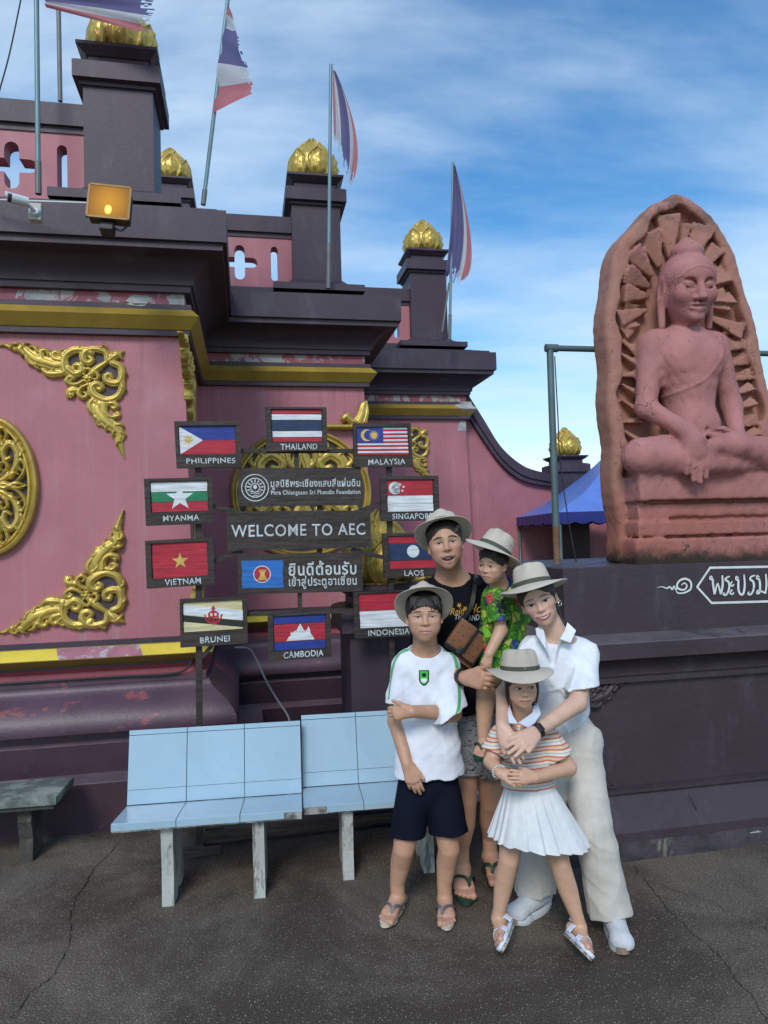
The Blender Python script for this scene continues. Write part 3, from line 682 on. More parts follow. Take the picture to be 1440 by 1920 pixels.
glyph([(1364, 116), (1342, 124), (1336, 138), (1352, 150), (1358, 172), (1352, 205), (1338, 224), (1324, 220), (1332, 208)], 9, 13, 15, 12, 8)
glyph([(1388, 126), (1376, 118), (1374, 134), (1388, 140), (1392, 180), (1388, 214), (1374, 216), (1380, 202), (1400, 206), (1424, 216)], 8, 12, 15, 13, 11, 12); glyph([(1422, 218), (1428, 165), (1424, 108)], 12, 15, 11)
M_chip = mat('pale_chip', (0.42, 0.42, 0.40), 0.8, 0.2, 8, 0.2, 40)
def blob(name, px, r, w, m, parent, seed=1, asp=1.0, h=.003):
    rng = random.Random(seed); c = on_w(*px, w); b = MB()
    b.add([(c[0] + r * (1 + .45 * rng.uniform(-1, 1)) * math.cos(a), -w - h, c[2] + r * asp * (1 + .45 * rng.uniform(-1, 1)) * math.sin(a)) for a in np.linspace(0, 2 * math.pi, 15)[:-1]], [tuple(range(14))])
    return b.build(name, m, parent)
blob('paint_chip', (1418, 1561), .035, wP + .006, M_chip, plin, 3, .28)
blob('paint_chip', (1108, 1478), .006, wP - .13, M_chip, plin, 4)
blob('paint_chip', (1120, 1480), .008, wP - .13, M_chip, plin, 5)
paint_line('plaster_crack', [(1290, 1490), (1302, 1510), (1310, 1535), (1320, 1556)], .004, wP - .06, M_crack, plin)

# ================================================================== pipe frame behind the statue
M_pipe = mat('grey_green_pipe', (0.10, 0.15, 0.15), 0.45, 0.15, 4, 0.1, 60, metal=0.3)
def x_rust(N, v, cur):
    return cur
M_rust = mat('rusted_steel', (0.16, 0.085, 0.05), 0.8, 0.3, 14, 0.3, 60)
wq = wP - .62
p0 = on_w(1030, 652, wq); p1 = on_w(1046, 1058, wq); pr = on_w(1448, 668, wq); zt = p0[2]
uu = .5 * (p0[0] + p1[0])
pf = empty('pipe_frame', label='grey green steel pipe frame with a corner joint behind the statue slab', cat='pipe frame', mw=BMAT)
b = MB(); b.tube([(uu, -wq, 1.74), (uu, -wq, zt)], .0215, 14); b.tube([(uu, -wq, 1.50), (uu, -wq, 1.515), (uu, -wq, 1.52)], .035, 14); b.build('post', M_pipe, pf, smooth=40)
b = MB(); b.tube([(uu, -wq, 1.51), (uu, -wq, 1.745)], .0225, 14); b.build('post', M_rust, pf, smooth=40)
b = MB(); b.tube([(uu - .02, -wq, zt - .002), (pr[0] + 1.0, -wq, zt - .002)], .0185, 14); b.tube([(uu - .028, -wq, zt - .002), (uu + .05, -wq, zt - .002)], .025, 14); b.build('cross_pipe', M_pipe, pf, smooth=40)
b = MB(); b.tube([(pr[0] + .95, -wq, 1.51), (pr[0] + .95, -wq, zt)], .0215, 12); b.build('post', M_pipe, pf, smooth=40)
M_wire = mat('black_wire', (0.03, 0.03, 0.035), 0.6, 0, 3, 0)
wr = bez([at(1040, 668, 4.6), at(1046, 780, 4.6), at(1050, 860, 4.6), at(1064, 965, 4.6), at(1082, 1062, 4.6)], 20)
b = MB(); b.tube(wr, .004, 6); tag(b.build('wire', M_wire, smooth=True), 'thin black wire hanging from the pipe frame beside the statue', 'wire')

# ================================================================== blue canopy far behind
M_tarp = mat('blue_tarpaulin', (0.10, 0.20, 0.60), 0.3, 0.1, 4, 0.5, 7, bdist=.03)
M_tarp2 = mat('dark_blue_tarpaulin', (0.022, 0.035, 0.21), 0.45, 0.1, 4, 0.3, 12, bdist=.02)
Yc = 7.0; e0 = at(1041, 962, Yc); ez = e0[2]; ap = at(1235, 790, Yc)
cx, cy = ap[0], Yc + .95; hx = cx - e0[0]
tent = empty('canopy', (cx, cy, 0), 'blue tarpaulin canopy with a scalloped dark blue edge behind the statue', 'canopy')
def T(x, y, z): return (x - cx, y - cy, z)
b = MB(); n = 12
for k in range(4):
    c = [(-1, -1), (1, -1), (1, 1), (-1, 1)]; a0, a1 = np.array(c[k]), np.array(c[(k + 1) % 4]); rows = []
    for i in range(n + 1):
        s = i / n; row = []
        for j in range(n + 1):
            q_ = a0 + (a1 - a0) * j / n
            sag = -.10 * math.sin(math.pi * s) + .012 * math.sin(j * 2.1 + i * 1.3) * (1 - s) * math.sin(math.pi * s)
            row.append((q_[0] * hx * (1 - s), q_[1] * hx * (1 - s), ez + (ap[2] - ez) * s + sag))
        rows.append(row)
    b.grid(rows, flip=True)
b.build('roof', M_tarp, tent, smooth=50)
b = MB()
for k in range(4):
    c = [(-1, -1), (1, -1), (1, 1), (-1, 1)]; a0, a1 = np.array(c[k]), np.array(c[(k + 1) % 4]); m_ = 64
    rows = [[((a0 + (a1 - a0) * j / m_)[0] * hx * (1.005 + .006 * math.sin(j * .9)), (a0 + (a1 - a0) * j / m_)[1] * hx * 1.005, ez + .005 - t * (.095 + .025 * abs(math.sin(j * math.pi / 5)))) for j in range(m_ + 1)] for t in (0, .5, 1)]
    b.grid(rows)
b.build('valance', M_tarp2, tent, smooth=50)
for sx_ in (-1, 1):
    for sy_ in (-1, 1):
        b = MB(); b.tube([(sx_ * hx * .98, sy_ * hx * .98, 0), (sx_ * hx * .98, sy_ * hx * .98, ez)], .018, 8); b.build('leg', M_pipe, tent, smooth=True)

# ================================================================== the two tiled benches and the stone bench
M_tile = mat('pale_blue_tile', (0.34, 0.485, 0.575), 0.22, 0.06, 2.5, 0.04, 20, spec=0.5, stain=(0.22, 0.27, 0.29), stain_lo=.62, stain_hi=.86, stain_scale=8)
M_grout = mat('dirty_concrete', (0.10, 0.095, 0.085), 0.9, 0.3, 9, 0.4, 60, stain=(0.35, 0.34, 0.31), stain_lo=0.5, stain_hi=0.65, stain_scale=9)
def x_flake(N, v, cur):
    a = N.ramp(N.noise(N.coord((3, 3, .7)), 7, 9, 0.72, 0.4), 0.50, 0.62)
    cur = N.mix(N.math('MULTIPLY', a, .9), cur, (0.14, 0.13, 0.11))
    b = N.ramp(N.noise(N.coord((4, 4, 1)), 14, 9, 0.75, 0.4), 0.57, 0.66)
    return N.mix(N.math('MULTIPLY', b, .8), cur, (0.05, 0.045, 0.04))
M_leg = mat('flaking_white_paint', (0.46, 0.47, 0.43), 0.7, 0.12, 6, 0.35, 45, extra=x_flake)
BT = R_(7.2)
def bench(P0, u0, u1, n, seat, back, chip, label, legs):
    t = empty('tiled_bench', P0, label, 'bench', 'pale blue tiled benches'); t.rotation_euler = (0, 0, BT)
    (wf, zf), (wj, zj), (wt, zt) = seat[0], seat[1], back        # front edge, seat/back joint, top of the back (w towards viewer)
    def prism(b, prof, a0, a1, mi=0):          # profile in (w, z) extruded along u
        b.prism([(a0, -w, z) for w, z in prof], (a1 - a0, 0, 0), mi)
    # concrete core
    core = MB(); sd_ = np.array([wj - wf, zj - zf]); sd_ /= np.linalg.norm(sd_); up = np.array([-sd_[1], sd_[0]]); up = up if up[1] > 0 else -up
    F_, J = np.array([wf, zf]), np.array([wj, zj]); e = .007
    prism(core, [F_ - up * e + sd_ * e, F_ - up * .042 + sd_ * e, J - up * .042 - np.array([.03, 0]), J - up * e - np.array([.03, 0])], u0 + .004, u1 - .004)
    Tp = np.array([wt, zt]); bd = Tp - J; bl = np.linalg.norm(bd); bd /= bl; bn = np.array([bd[1], -bd[0]]); bn = bn if bn[0] > 0 else -bn
    prism(core, [J - bn * e - bd * .03, Tp - bn * e - bd * e, Tp - bn * .05 - bd * e, J - bn * .05 - bd * .03], u0 + .004, u1 - .004)
    core.build('concrete_core', M_grout, t)
    L = (u1 - u0) / n; g = .0019; rng = random.Random(int(u1 * 1000))
    for i in range(n):
        a0, a1 = u0 + i * L + g, u0 + (i + 1) * L - g; j = lambda: rng.uniform(-.0007, .0007)
        def tile(q0, q1, nv, c0=a0, c1=a1):
            b = MB(); d = nv * (.0075 + j()); prism(b, [q0, q1, q1 - d, q0 - d], c0, c1); return b.build('tile', M_tile, t)
        d1 = seat[2]
        tile(F_ + sd_ * .006, J - sd_ * .002, up)                            # seat
        fn = np.array([1.0, 0.0])
        c0, c1 = a0, a1
        if chip == 'right' and i == n - 1: c1 = a1 - .085
        if chip == 'left' and i == 0: c0 = a0 + .115
        tile(F_ - np.array([0, .004]), F_ - np.array([0, d1]), fn, c0, c1)    # front edge
        lo = .075
        tile(J + bd * .004, J + bd * (lo - .002), bn); tile(J + bd * lo, Tp - bd * .026, bn); tile(Tp - bd * .023, Tp - bd * .0, bn)   # back
        tile(Tp - bn * .001, Tp - bn * .046, bd)                              # top edge
    for ul in legs:
        b = MB(); x = -0.0
        prism(b, [(.0, 0), (-.008, .14), (.01, zf - .045), (-.30, zj - .045), (-.27, .16), (-.31, 0), (-.20, 0), (-.155, .07), (-.11, 0)], ul, ul + .055)
        b.build('leg', M_leg, t)
    return t
bench(ground_at(312, 1700), -.235, .645, 3, [(.05, .420), (-.265, .386), .035], (-.345, .742), 'right', 'nearer pale blue tiled bench with three back tiles and a chipped right corner', (-.02, .405))
bench(ground_at(655, 1650), -.221, .675, 3, [(.05, .396), (-.24, .388), .036], (-.345, .744), 'left', 'pale blue tiled bench partly hidden behind the standing boy', (-.03, .38))
M_stone = mat('grey_green_stone', (0.13, 0.15, 0.13), 0.8, 0.25, 7, 0.5, 40, stain=(0.27, 0.30, 0.27), stain_lo=0.42, stain_hi=0.62, stain_scale=7)
M_stoned = mat('dark_mossy_stone', (0.06, 0.058, 0.048), 0.9, 0.3, 7, 0.5, 40, stain=(0.14, 0.13, 0.11), stain_lo=0.5, stain_hi=0.7, stain_scale=12)
S0 = ground_at(43, 1617); sb = empty('stone_bench', S0, 'grey weathered stone bench at the left edge of the photo', 'bench'); sb.rotation_euler = (0, 0, R_(8))
b = MB(); b.box((-1.35, -.10, .325), (.205, .23, .372), bev=.012); b.build('seat', M_stone, sb, smooth=30)
b = MB(); b.box((-1.33, -.08, .30), (.185, .21, .326), bev=.006); b.build('seat_base', M_stoned, sb, smooth=30)
for xx in (-.02, -1.15):
    b = MB(); b.prism([(xx, .0, 0), (xx, .01, .12), (xx, -.02, .22), (xx, -.0, .31), (xx, .17, .31), (xx, .16, .2), (xx, .13, .12), (xx, .17, 0)][::-1], (.07, 0, 0)); b.build('leg', M_stoned, sb)

# ================================================================== the wooden sign with the flags
def x_grain(N, v, cur):
    f = N.ramp(N.noise(N.coord((2.0, 2.0, 34)), 2.4, 8, 0.65, 0.4), 0.32, 0.72, .55, 1.5)
    h = N.n('ShaderNodeHueSaturation'); N.l(cur, h.inputs['Color']); N.l(f, h.inputs['Value']); cur = h.outputs[0]
    a = N.ramp(N.noise(N.coord((3, 3, 40)), 3.2, 8, 0.7, 0.3), 0.66, 0.74)
    return N.mix(N.math('MULTIPLY', a, .5), cur, (0.16, 0.13, 0.105))
M_wood = mat('dark_brown_wood', (0.042, 0.031, 0.026), 0.6, 0.15, 5, 0.5, 30, extra=x_grain)
M_woodlight = mat('weathered_brown_wood', (0.10, 0.070, 0.055), 0.7, 0.15, 5, 0.5, 30, extra=x_grain)
def x_worn(lo=.62, hi=.70, c=(0.10, 0.085, 0.075)):
    def f(N, v, cur):
        g = N.ramp(N.noise(N.coord((2, 2, 30)), 3, 7, 0.6), .3, .7, .78, 1.18)
        h = N.n('ShaderNodeHueSaturation'); N.l(cur, h.inputs['Color']); N.l(g, h.inputs['Value']); cur = h.outputs[0]
        a = N.ramp(N.noise(N.coord((4, 4, 46)), 3.6, 9, 0.75, 0.4), lo, hi)
        return N.mix(N.math('MULTIPLY', a, .8), cur, c)
    return f
def paint(n, rgb, **k): return mat(n, rgb, .55, 0.06, 9, 0.25, 40, extra=x_worn(**k))
P_red = paint('red_flag_paint', (0.42, 0.022, 0.04)); P_white = paint('white_flag_paint', (0.66, 0.69, 0.70)); P_blue = paint('blue_flag_paint', (0.018, 0.042, 0.25))
P_navy = paint('navy_flag_paint', (0.018, 0.036, 0.095)); P_green = paint('green_flag_paint', (0.02, 0.20, 0.085)); P_yel = paint('yellow_flag_paint', (0.62, 0.42, 0.10))
P_cream = paint('cream_flag_paint', (0.62, 0.56, 0.32), lo=.5, hi=.66, c=(0.55, 0.36, 0.08)); P_black = paint('black_flag_paint', (0.02, 0.024, 0.022)); P_azure = paint('azure_flag_paint', (0.025, 0.15, 0.46))
P_letter = mat('chalky_letter_paint', (0.52, 0.57, 0.57), .7, 0.1, 9, 0.1, 40, extra=x_worn(.60, .68, (0.08, 0.07, 0.06)))
FP = [P_red, P_white, P_blue, P_navy, P_green, P_yel, P_cream, P_black, P_azure]
RED, WHITE, BLUE, NAVY, GREEN, YEL, CREAM, BLACK, AZURE = range(9)
wS = 0.445
fg = ground_at(375, 1600)
sign = empty('welcome_sign', label='tall dark wooden sign of ten painted ASEAN country flags around a welcome board', cat='sign', mw=BMAT)
def star(cx, cy, r, asp, n=5, q=.39, rot=math.pi / 2):
    return [(cx + (r if k % 2 == 0 else r * q) * math.cos(rot + k * math.pi / n) / asp, cy + (r if k % 2 == 0 else r * q) * math.sin(rot + k * math.pi / n)) for k in range(2 * n)]
def disc(cx, cy, r, asp, n=28): return [(cx + r * math.cos(a) / asp, cy + r * math.sin(a)) for a in np.linspace(0, 2 * math.pi, n + 1)[:-1]]
def cres(cx, cy, r, asp, off=.35, k=.82):
    a = [(cx + r * math.cos(t) / asp, cy + r * math.sin(t)) for t in np.linspace(math.pi * .28, math.pi * 1.72, 16)]
    b_ = [(cx + off * r / asp + k * r * math.cos(t) / asp, cy + k * r * math.sin(t)) for t in np.linspace(math.pi * 1.66, math.pi * .34, 16)]
    return a + b_
def rect(x0, y0, x1, y1): return [(x0, y0), (x1, y0), (x1, y1), (x0, y1)]
def stripes(cols, hs, gap=.012):
    out = []; y = 1.0; T_ = sum(hs)
    for c, h in zip(cols, hs): y2 = y - h / T_; out.append((rect(0, y2 + gap / 2, 1, y - gap / 2), c)); y = y2
    return out
Z3 = lambda x, y: (260 + x / 2.526, 740 + y / 2.526)
class Board:
    def __init__(s, name, z3, label=None):
        s.c = [np.array(on_w(*Z3(*p), wS)) for p in z3]      # TL TR BR BL
        TL, TR, BR, BL = s.c; s.w = np.linalg.norm(TR - TL); s.h = np.linalg.norm(TL - BL); s.asp = s.w / s.h
        b = MB(); s.pr(b, rect(0, 0, 1, 1), 0, .018); s.o = b.build(name, M_wood, sign); tag(s.o, label)
    def pt(s, x, y, h):
        TL, TR, BR, BL = s.c; p = BL * (1 - x) * (1 - y) + BR * x * (1 - y) + TR * x * y + TL * (1 - x) * y
        return np.array([p[0], -wS - h, p[2]])
    def pr(s, b, poly, h0, h1, mi=0):
        P = [s.pt(x, y, h0) for x, y in poly]; n = len(P)
        A = sum(poly[i][0] * poly[(i + 1) % n][1] - poly[(i + 1) % n][0] * poly[i][1] for i in range(n))
        if A < 0: P = P[::-1]
        b.prism(P, (0, -(h1 - h0), 0), mi)
    def frame(s, x0, y0, x1, y1):
        s.win = (x0, y0, x1, y1)
        for r in (rect(0, 0, 1, y0), rect(0, y1, 1, 1), rect(0, y0, x0, y1), rect(x1, y0, 1, y1)):
            b = MB(); s.pr(b, r, .018, .031); b.build('frame', M_wood, s.o)
    def flag(s, items):
        x0, y0, x1, y1 = s.win; rng = random.Random(len(items)); A = s.asp * (x1 - x0) / (y1 - y0)
        b = MB(); lay = 0
        for poly, c in items:
            if callable(poly): poly = poly(A)
            q_ = [(x0 + (x1 - x0) * (.012 + .976 * x), y0 + (y1 - y0) * (.015 + .97 * y)) for x, y in poly]
            if len(q_) == 4 and q_[1][0] - q_[0][0] > .5 * (x1 - x0) and abs(q_[0][1] - q_[1][1]) < 1e-6:   # ragged ends of brushed stripes
                k = 6; ys = np.linspace(q_[0][1], q_[3][1], k)
                q_ = [(q_[0][0] + rng.uniform(0, .012), y) for y in ys[::-1]] + [(q_[1][0] - rng.uniform(0, .012), y) for y in ys]
            s.pr(b, q_, .018, .0195 + lay * .0012, c); lay += .28 if len(items) > 3 else .4
        return b.build('flag_panel', FP, s.o)
    def text(s, body, cx, cy, wid, hgt, bold=.012, jit=.012, seed=1, name='lettering', spacing=1.08, shear=0):
        V, F = text_mesh(body, 1.0, bold, shear, spacing)
        mn, mx = V.min(0), V.max(0); V = (V - (mn + mx) / 2) / (mx - mn + 1e-9)
        h = .0335 if hasattr(s, 'win') else .0205
        b = MB(); P = []
        for x, y, z in V: P.append(s.pt(cx + wid * x, cy + hgt * y + jit * math.sin(x * 23 + seed) * .6 + jit * .5 * math.sin(x * 61 + seed * 3), h))
        b.add(P, F); return b.build(name, P_letter, s.o)
def sunburst(n, cx, cy, r0, r1): return lambda A: star(cx, cy, r1, A, n, r0 / r1)
b_ = Board('country_board', [(170, 130), (480, 127), (488, 345), (182, 350)], 'Philippines flag board with a yellow sun'); b_.frame(.055, .285, .935, .90)
b_.flag([(rect(0, .5, 1, 1), BLUE), (rect(0, 0, 1, .495), RED), ([(0, 0), (.41, .5), (0, 1)], WHITE), (sunburst(8, .155, .52, .10, .21), YEL), (lambda A: disc(.155, .52, .09, A), YEL)]); b_.text('PHILIPPINES', .53, .145, .75, .115)
b_ = Board('country_board', [(597, 62), (887, 64), (892, 268), (605, 272)], 'Thailand flag board at the top of the sign'); b_.frame(.09, .20, .93, .955)
b_.flag(stripes((RED, WHITE, NAVY, WHITE, RED), (1, 1.4, 2.5, 1.5, 1.1), .02)); b_.text('THAILAND', .53, .10, .60, .13, seed=2)
b_ = Board('country_board', [(1012, 140), (1283, 138), (1295, 342), (1018, 345)], 'Malaysia flag board with crescent and striped field'); b_.frame(.05, .265, .955, .915)
b_.flag(stripes((WHITE, RED) * 7, (1,) * 14, .006) + [(rect(0, .44, .51, 1), BLUE), (lambda A: cres(.19, .72, .215, A), YEL), (sunburst(14, .33, .72, .09, .2), YEL)]); b_.text('MALAYSIA', .55, .115, .63, .13, seed=3)
b_ = Board('country_board', [(28, 400), (348, 393), (357, 610), (38, 622)], 'Myanma flag board with a big white star'); b_.frame(.08, .27, .94, .93)
b_.flag(stripes((WHITE, GREEN, RED), (1, 1, 1), .015) + [(lambda A: star(.5, .47, .46, A), WHITE)]); b_.text('MYANMA', .52, .14, .53, .12, seed=4)
b_ = Board('country_board', [(1140, 390), (1413, 386), (1421, 595), (1145, 600)], 'Singapore flag board in red over white'); b_.frame(.105, .20, .915, .925)
b_.flag([(rect(0, .515, 1, 1), RED), (rect(0, .25, 1, .505), WHITE), (rect(0, 0, 1, .24), WHITE), (lambda A: cres(.17, .75, .2, A, .38, .88), WHITE)] + [((lambda k: lambda A: star(.285 + .11 * math.cos(1.57 + k * 1.2566) / A, .75 + .11 * math.sin(1.57 + k * 1.2566), .055, A))(k), WHITE) for k in range(5)]); b_.text('SINGAPORE', .53, .10, .69, .125, seed=5)
b_ = Board('country_board', [(33, 692), (352, 675), (362, 897), (42, 918)], 'Vietnam flag board with a yellow star on red'); b_.frame(.08, .19, .92, .93)
b_.flag([(rect(0, 0, 1, 1), RED), (lambda A: star(.50, .47, .24, A), YEL)]); b_.text('VIETNAM', .53, .105, .53, .125, seed=6)
b_ = Board('country_board', [(1150, 657), (1424, 652), (1436, 858), (1160, 868)], 'Laos flag board with a white disc on blue'); b_.frame(.085, .18, .94, .94)
b_.flag(stripes((RED, NAVY, RED), (.9, 2, 1), .02) + [(lambda A: disc(.5, .53, .19, A), WHITE)]); b_.text('LAOS', .50, .095, .33, .13, seed=7)
b_ = Board('country_board', [(196, 967), (512, 952), (517, 1173), (200, 1195)], 'Brunei flag board with a red crest on yellow'); b_.frame(.04, .30, .945, .93)
crest = [([(.37, .42), (.40, .28), (.50, .19), (.60, .28), (.63, .42), (.57, .33), (.5, .29), (.43, .33)], RED), ([(.34, .55), (.37, .55), (.39, .40), (.37, .36)], RED), ([(.66, .55), (.63, .55), (.61, .40), (.63, .36)], RED),
         ([(.485, .3), (.515, .3), (.515, .78), (.485, .78)], RED), ([(.41, .60), (.59, .60), (.55, .66), (.5, .70), (.45, .66)], RED), ([(.40, .45), (.60, .45), (.58, .50), (.42, .50)], RED), ([(.46, .74), (.54, .74), (.5, .86)], RED), ([(.41, .6), (.44, .6), (.45, .36), (.42, .38)], RED), ([(.59, .6), (.56, .6), (.55, .36), (.58, .38)], RED)]
b_.flag([(rect(0, 0, 1, 1), CREAM), ([(0, .93), (0, .60), (1, .30), (1, .64)], WHITE), ([(0, .58), (0, .36), (1, .05), (1, .28)], BLACK)] + crest); b_.text('BRUNEI', .51, .13, .44, .125, seed=8)
b_ = Board('country_board', [(610, 1037), (905, 1022), (912, 1238), (615, 1258)], 'Cambodia flag board with a white temple'); b_.frame(.08, .19, .925, .945)
temple = [(.24, .27), (.28, .37), (.32, .42), (.33, .55), (.36, .49), (.39, .55), (.44, .56), (.47, .66), (.51, .76), (.55, .66), (.58, .55), (.62, .54), (.65, .60), (.67, .68), (.70, .56), (.71, .44), (.75, .37), (.78, .27)]
b_.flag(stripes((BLUE, RED, BLUE), (.95, 2.1, 1), .02) + [(temple, WHITE)]); b_.text('CAMBODIA', .55, .105, .63, .135, seed=9)
b_ = Board('country_board', [(1013, 935), (1296, 922), (1306, 1138), (1020, 1152)], 'Indonesia flag board in red over white'); b_.frame(.08, .20, .95, .965)
b_.flag([(rect(0, .5, 1, 1), RED), (rect(0, 0, 1, .49), WHITE)]); b_.text('INDONESIA', .56, .105, .68, .125, seed=10)
b_ = Board('foundation_board', [(468, 350), (1050, 346), (1055, 523), (473, 530)], 'foundation board with a round seal and Thai writing')
b_.text('มูลนิธิพระเชียงแสนสี่แผ่นดิน', .625, .575, .73, .30, .018, .0); b_.text('Phra Chiangsaen Sri Phendin Foundation', .625, .335, .73, .155, .016, .0)
def ring(bd, cx, cy, r0, r1, h=.0205, n=40, wob=.0):
    b = MB(); vs = []
    for k in range(n):
        a = 2 * math.pi * k / n; w_ = 1 + wob * math.sin(k * 2.3)
        vs += [bd.pt(cx + r0 * w_ * math.cos(a) / bd.asp, cy + r0 * w_ * math.sin(a), h), bd.pt(cx + r1 * w_ * math.cos(a) / bd.asp, cy + r1 * w_ * math.sin(a), h)]
    b.add(vs, [(2 * k, 2 * k + 1, (2 * k + 3) % (2 * n), (2 * k + 2) % (2 * n)) for k in range(n)]); return b
g = ring(b_, .135, .485, .335, .36)
for r0, r1 in ((.235, .262), (.10, .125)): g.add(*(lambda z: (z.v, z.f))(ring(b_, .135, .485, r0, r1, .0206, wob=.02)))
for k in range(9):
    a = -.35 + k * (math.pi + .7) / 8
    g.add([b_.pt(.135 + (r * math.cos(a + d)) / b_.asp, .485 + r * math.sin(a + d), .0207) for r, d in ((.14, -.12), (.215, -.09), (.225, .05), (.145, .13))], [(0, 1, 2, 3)])
for k in range(3):
    g.add([b_.pt(.135 + x / b_.asp, .485 + y - .12 - k * .05 + .02 * math.sin(x * 40 + k), .0208) for x, y in [(-.15 + k * .03, 0), (0, .0), (.15 - k * .03, 0), (.15 - k * .03, .018), (0, .02), (-.15 + k * .03, .018)]], [(0, 1, 4, 5), (1, 2, 3, 4)])
g.add([b_.pt(.135 + .05 * math.cos(a) / b_.asp, .485 + .02 + .06 * math.sin(a), .0208) for a in np.linspace(0, 2 * math.pi, 13)[:-1]], [tuple(range(12))])
g.build('seal', P_letter, b_.o)
b_ = Board('welcome_board', [(416, 553), (1095, 548), (1098, 724), (420, 740)], 'wide middle board lettered WELCOME TO AEC')
b_.text('WELCOME TO AEC', .495, .50, .93, .31, .010, .006, spacing=1.1)
b_ = Board('greeting_board', [(468, 757), (1055, 746), (1060, 930), (472, 945)], 'Thai greeting board with a blue emblem panel')
b_.win = (.02, .14, .365, .85); sheaf = []
for k in range(7): x = .5 + (k - 3) * .022; sheaf.append(([(.5 + (k - 3) * .011 - .008, .5), (x - .012 + (k - 3) * .008, .32), (x + .012 + (k - 3) * .008, .32), (.5 + (k - 3) * .011 + .008, .5), (x + .01 + (k - 3) * .006, .66), (x - .01 + (k - 3) * .006, .66)], YEL))
b_.flag([(rect(0, 0, 1, 1), AZURE), (lambda A: disc(.49, .50, .315, A), WHITE), (lambda A: disc(.49, .50, .285, A), RED)] + sheaf + [(rect(.40, .29, .60, .315), YEL)])
del b_.win
b_.text('ยินดีต้อนรับ', .675, .62, .55, .37, .020, .0); b_.text('เข้าสู่ประตูอาเซี่ยน', .675, .265, .55, .34, .016, .0)
def bar(x0, y0, x1, y1, wid, h=-.03, th=.026, name='brace'):
    p, q_ = on_w(x0, y0, wS), on_w(x1, y1, wS); p = np.array([p[0], 0, p[2]]); q_ = np.array([q_[0], 0, q_[2]]); t = (q_ - p) / np.linalg.norm(q_ - p); s = np.array([-t[2], 0, t[0]]) * wid / 2
    b = MB(); o = np.array([0, -wS - h, 0]); b.prism([p - s + o, q_ - s + o, q_ + s + o, p + s + o], (0, -th, 0)); return b.build(name, M_wood, sign)
tb = on_w(374, 1598, wS); bar(371, 800, 374.5, 1596, .034, name='post'); bar(729, 800, 741, 1562, .030, name='post')
bar(380, 845, 720, 845, .024); bar(400, 1154, 760, 1142, .026, h=-.034); bar(556, 840, 557, 900, .026); bar(562, 1090, 563, 1160, .024); bar(600, 940, 600, 1050, .03, h=-.034)
bar(395, 948, 440, 958, .022, h=-.028); bar(400, 1052, 455, 1033, .024, h=-.028); bar(712, 944, 670, 960, .024, h=-.028); bar(718, 1045, 660, 1030, .024, h=-.028)
bar(373, 1240, 398, 1210, .02, h=-.034)
b = MB(); f0 = tb[0]
b.box((f0 - .12, -wS - .045, .0), (f0 + .115, -wS + .0, .035)); b.build('foot', M_woodlight, sign)
b = MB(); b.box((f0 - .12, -wS + .24, .0), (f0 + .12, -wS + .29, .035)); b.build('foot', M_woodlight, sign)
b = MB(); b.box((f0 - .02, -wS + .0, .002), (f0 + .02, -wS + .245, .04)); b.build('foot', M_woodlight, sign)
tr = on_w(735, 1560, wS)
b = MB(); b.box((f0 + .02, -wS + .08, .03), (tr[0] + .05, -wS + .12, .07)); b.build('floor_beam', M_woodlight, sign)
b = MB(); b.box((tr[0] - .12, -wS - .045, .0), (tr[0] + .1, -wS + .0, .035)); b.build('foot', M_woodlight, sign)

# ================================================================== lamp, camera and cables on the cornice
M_black = mat('black_metal', (0.02, 0.02, 0.022), 0.5, 0.1, 6, 0.05)
M_bronze = mat('bronze_rim', (0.16, 0.10, 0.03), 0.45, 0.1, 6, 0.05, metal=.4)
def lampglow():
    m = bpy.data.materials.new('glowing_amber_glass'); m.use_nodes = True; N = NT(m); p = m.node_tree.nodes['Principled BSDF']
    tcx = N.n('ShaderNodeTexCoord'); mp = N.n('ShaderNodeMapping'); N.l(tcx.outputs['Object'], mp.inputs[0]); mp.inputs['Location'].default_value = (0.0, 0, .055); mp.inputs['Scale'].default_value = (11, 0, 9)
    ln = N.n('ShaderNodeVectorMath', operation='LENGTH'); N.l(mp.outputs[0], ln.inputs[0])
    f = N.ramp(ln.outputs['Value'], 0.0, 1.7, 1.0, 0.0)
    col = N.mix(f, (0.36, 0.150, 0.008), (1.0, 0.46, 0.02)); N.l(col, p.inputs['Emission Color']); p.inputs['Emission Strength'].default_value = .50
    p.inputs['Base Color'].default_value = (.05, .022, .003, 1); p.inputs['Specular IOR Level'].default_value = .15; p.inputs['Roughness'].default_value = .5; return m
M_glow = lampglow(); M_bulb = mat('lit_lamp', (.9, .6, .1), .3, 0, 3, 0, emit=(1.0, .62, .10, .8))
lc = at(205, 378, 4.12)
fl = empty('floodlight', lc, 'lit amber floodlight mounted on the purple cornice', 'floodlight'); fl.rotation_euler = (R_(-12), R_(3), R_(10))
b = MB(); b.box((-.115, .0, -.10), (.115, .09, .10), bev=.012); b.build('housing', M_black, fl)
b = MB()
for r in ((-.122, -.112, .108, .122), (-.122, -.112, -.108, -.096)): b.box((-.122, -.012, min(r[1], r[2]) if False else r[2] - .012), (.122, .004, r[2] + .0))
b.box((-.122, -.012, -.12), (-.110, .004, .108)); b.box((.110, -.012, -.12), (.122, .004, .108)); b.build('rim', M_bronze, fl)
b = MB(); b.box((-.110, -.008, -.108), (.110, -.002, .096)); b.build('glass', M_glow, fl)
b = MB(); b.lathe([(.0005, -.03), (.012, -.028), (.018, -.015), (.020, .005), (.016, .022), (.007, .03), (.0005, .031)], (0, 0, 0), 14); b.v = [(x * 1.0, y * .3 - .010, z - .062) for x, y, z in b.v]; b.build('lamp', M_bulb, fl, smooth=True)
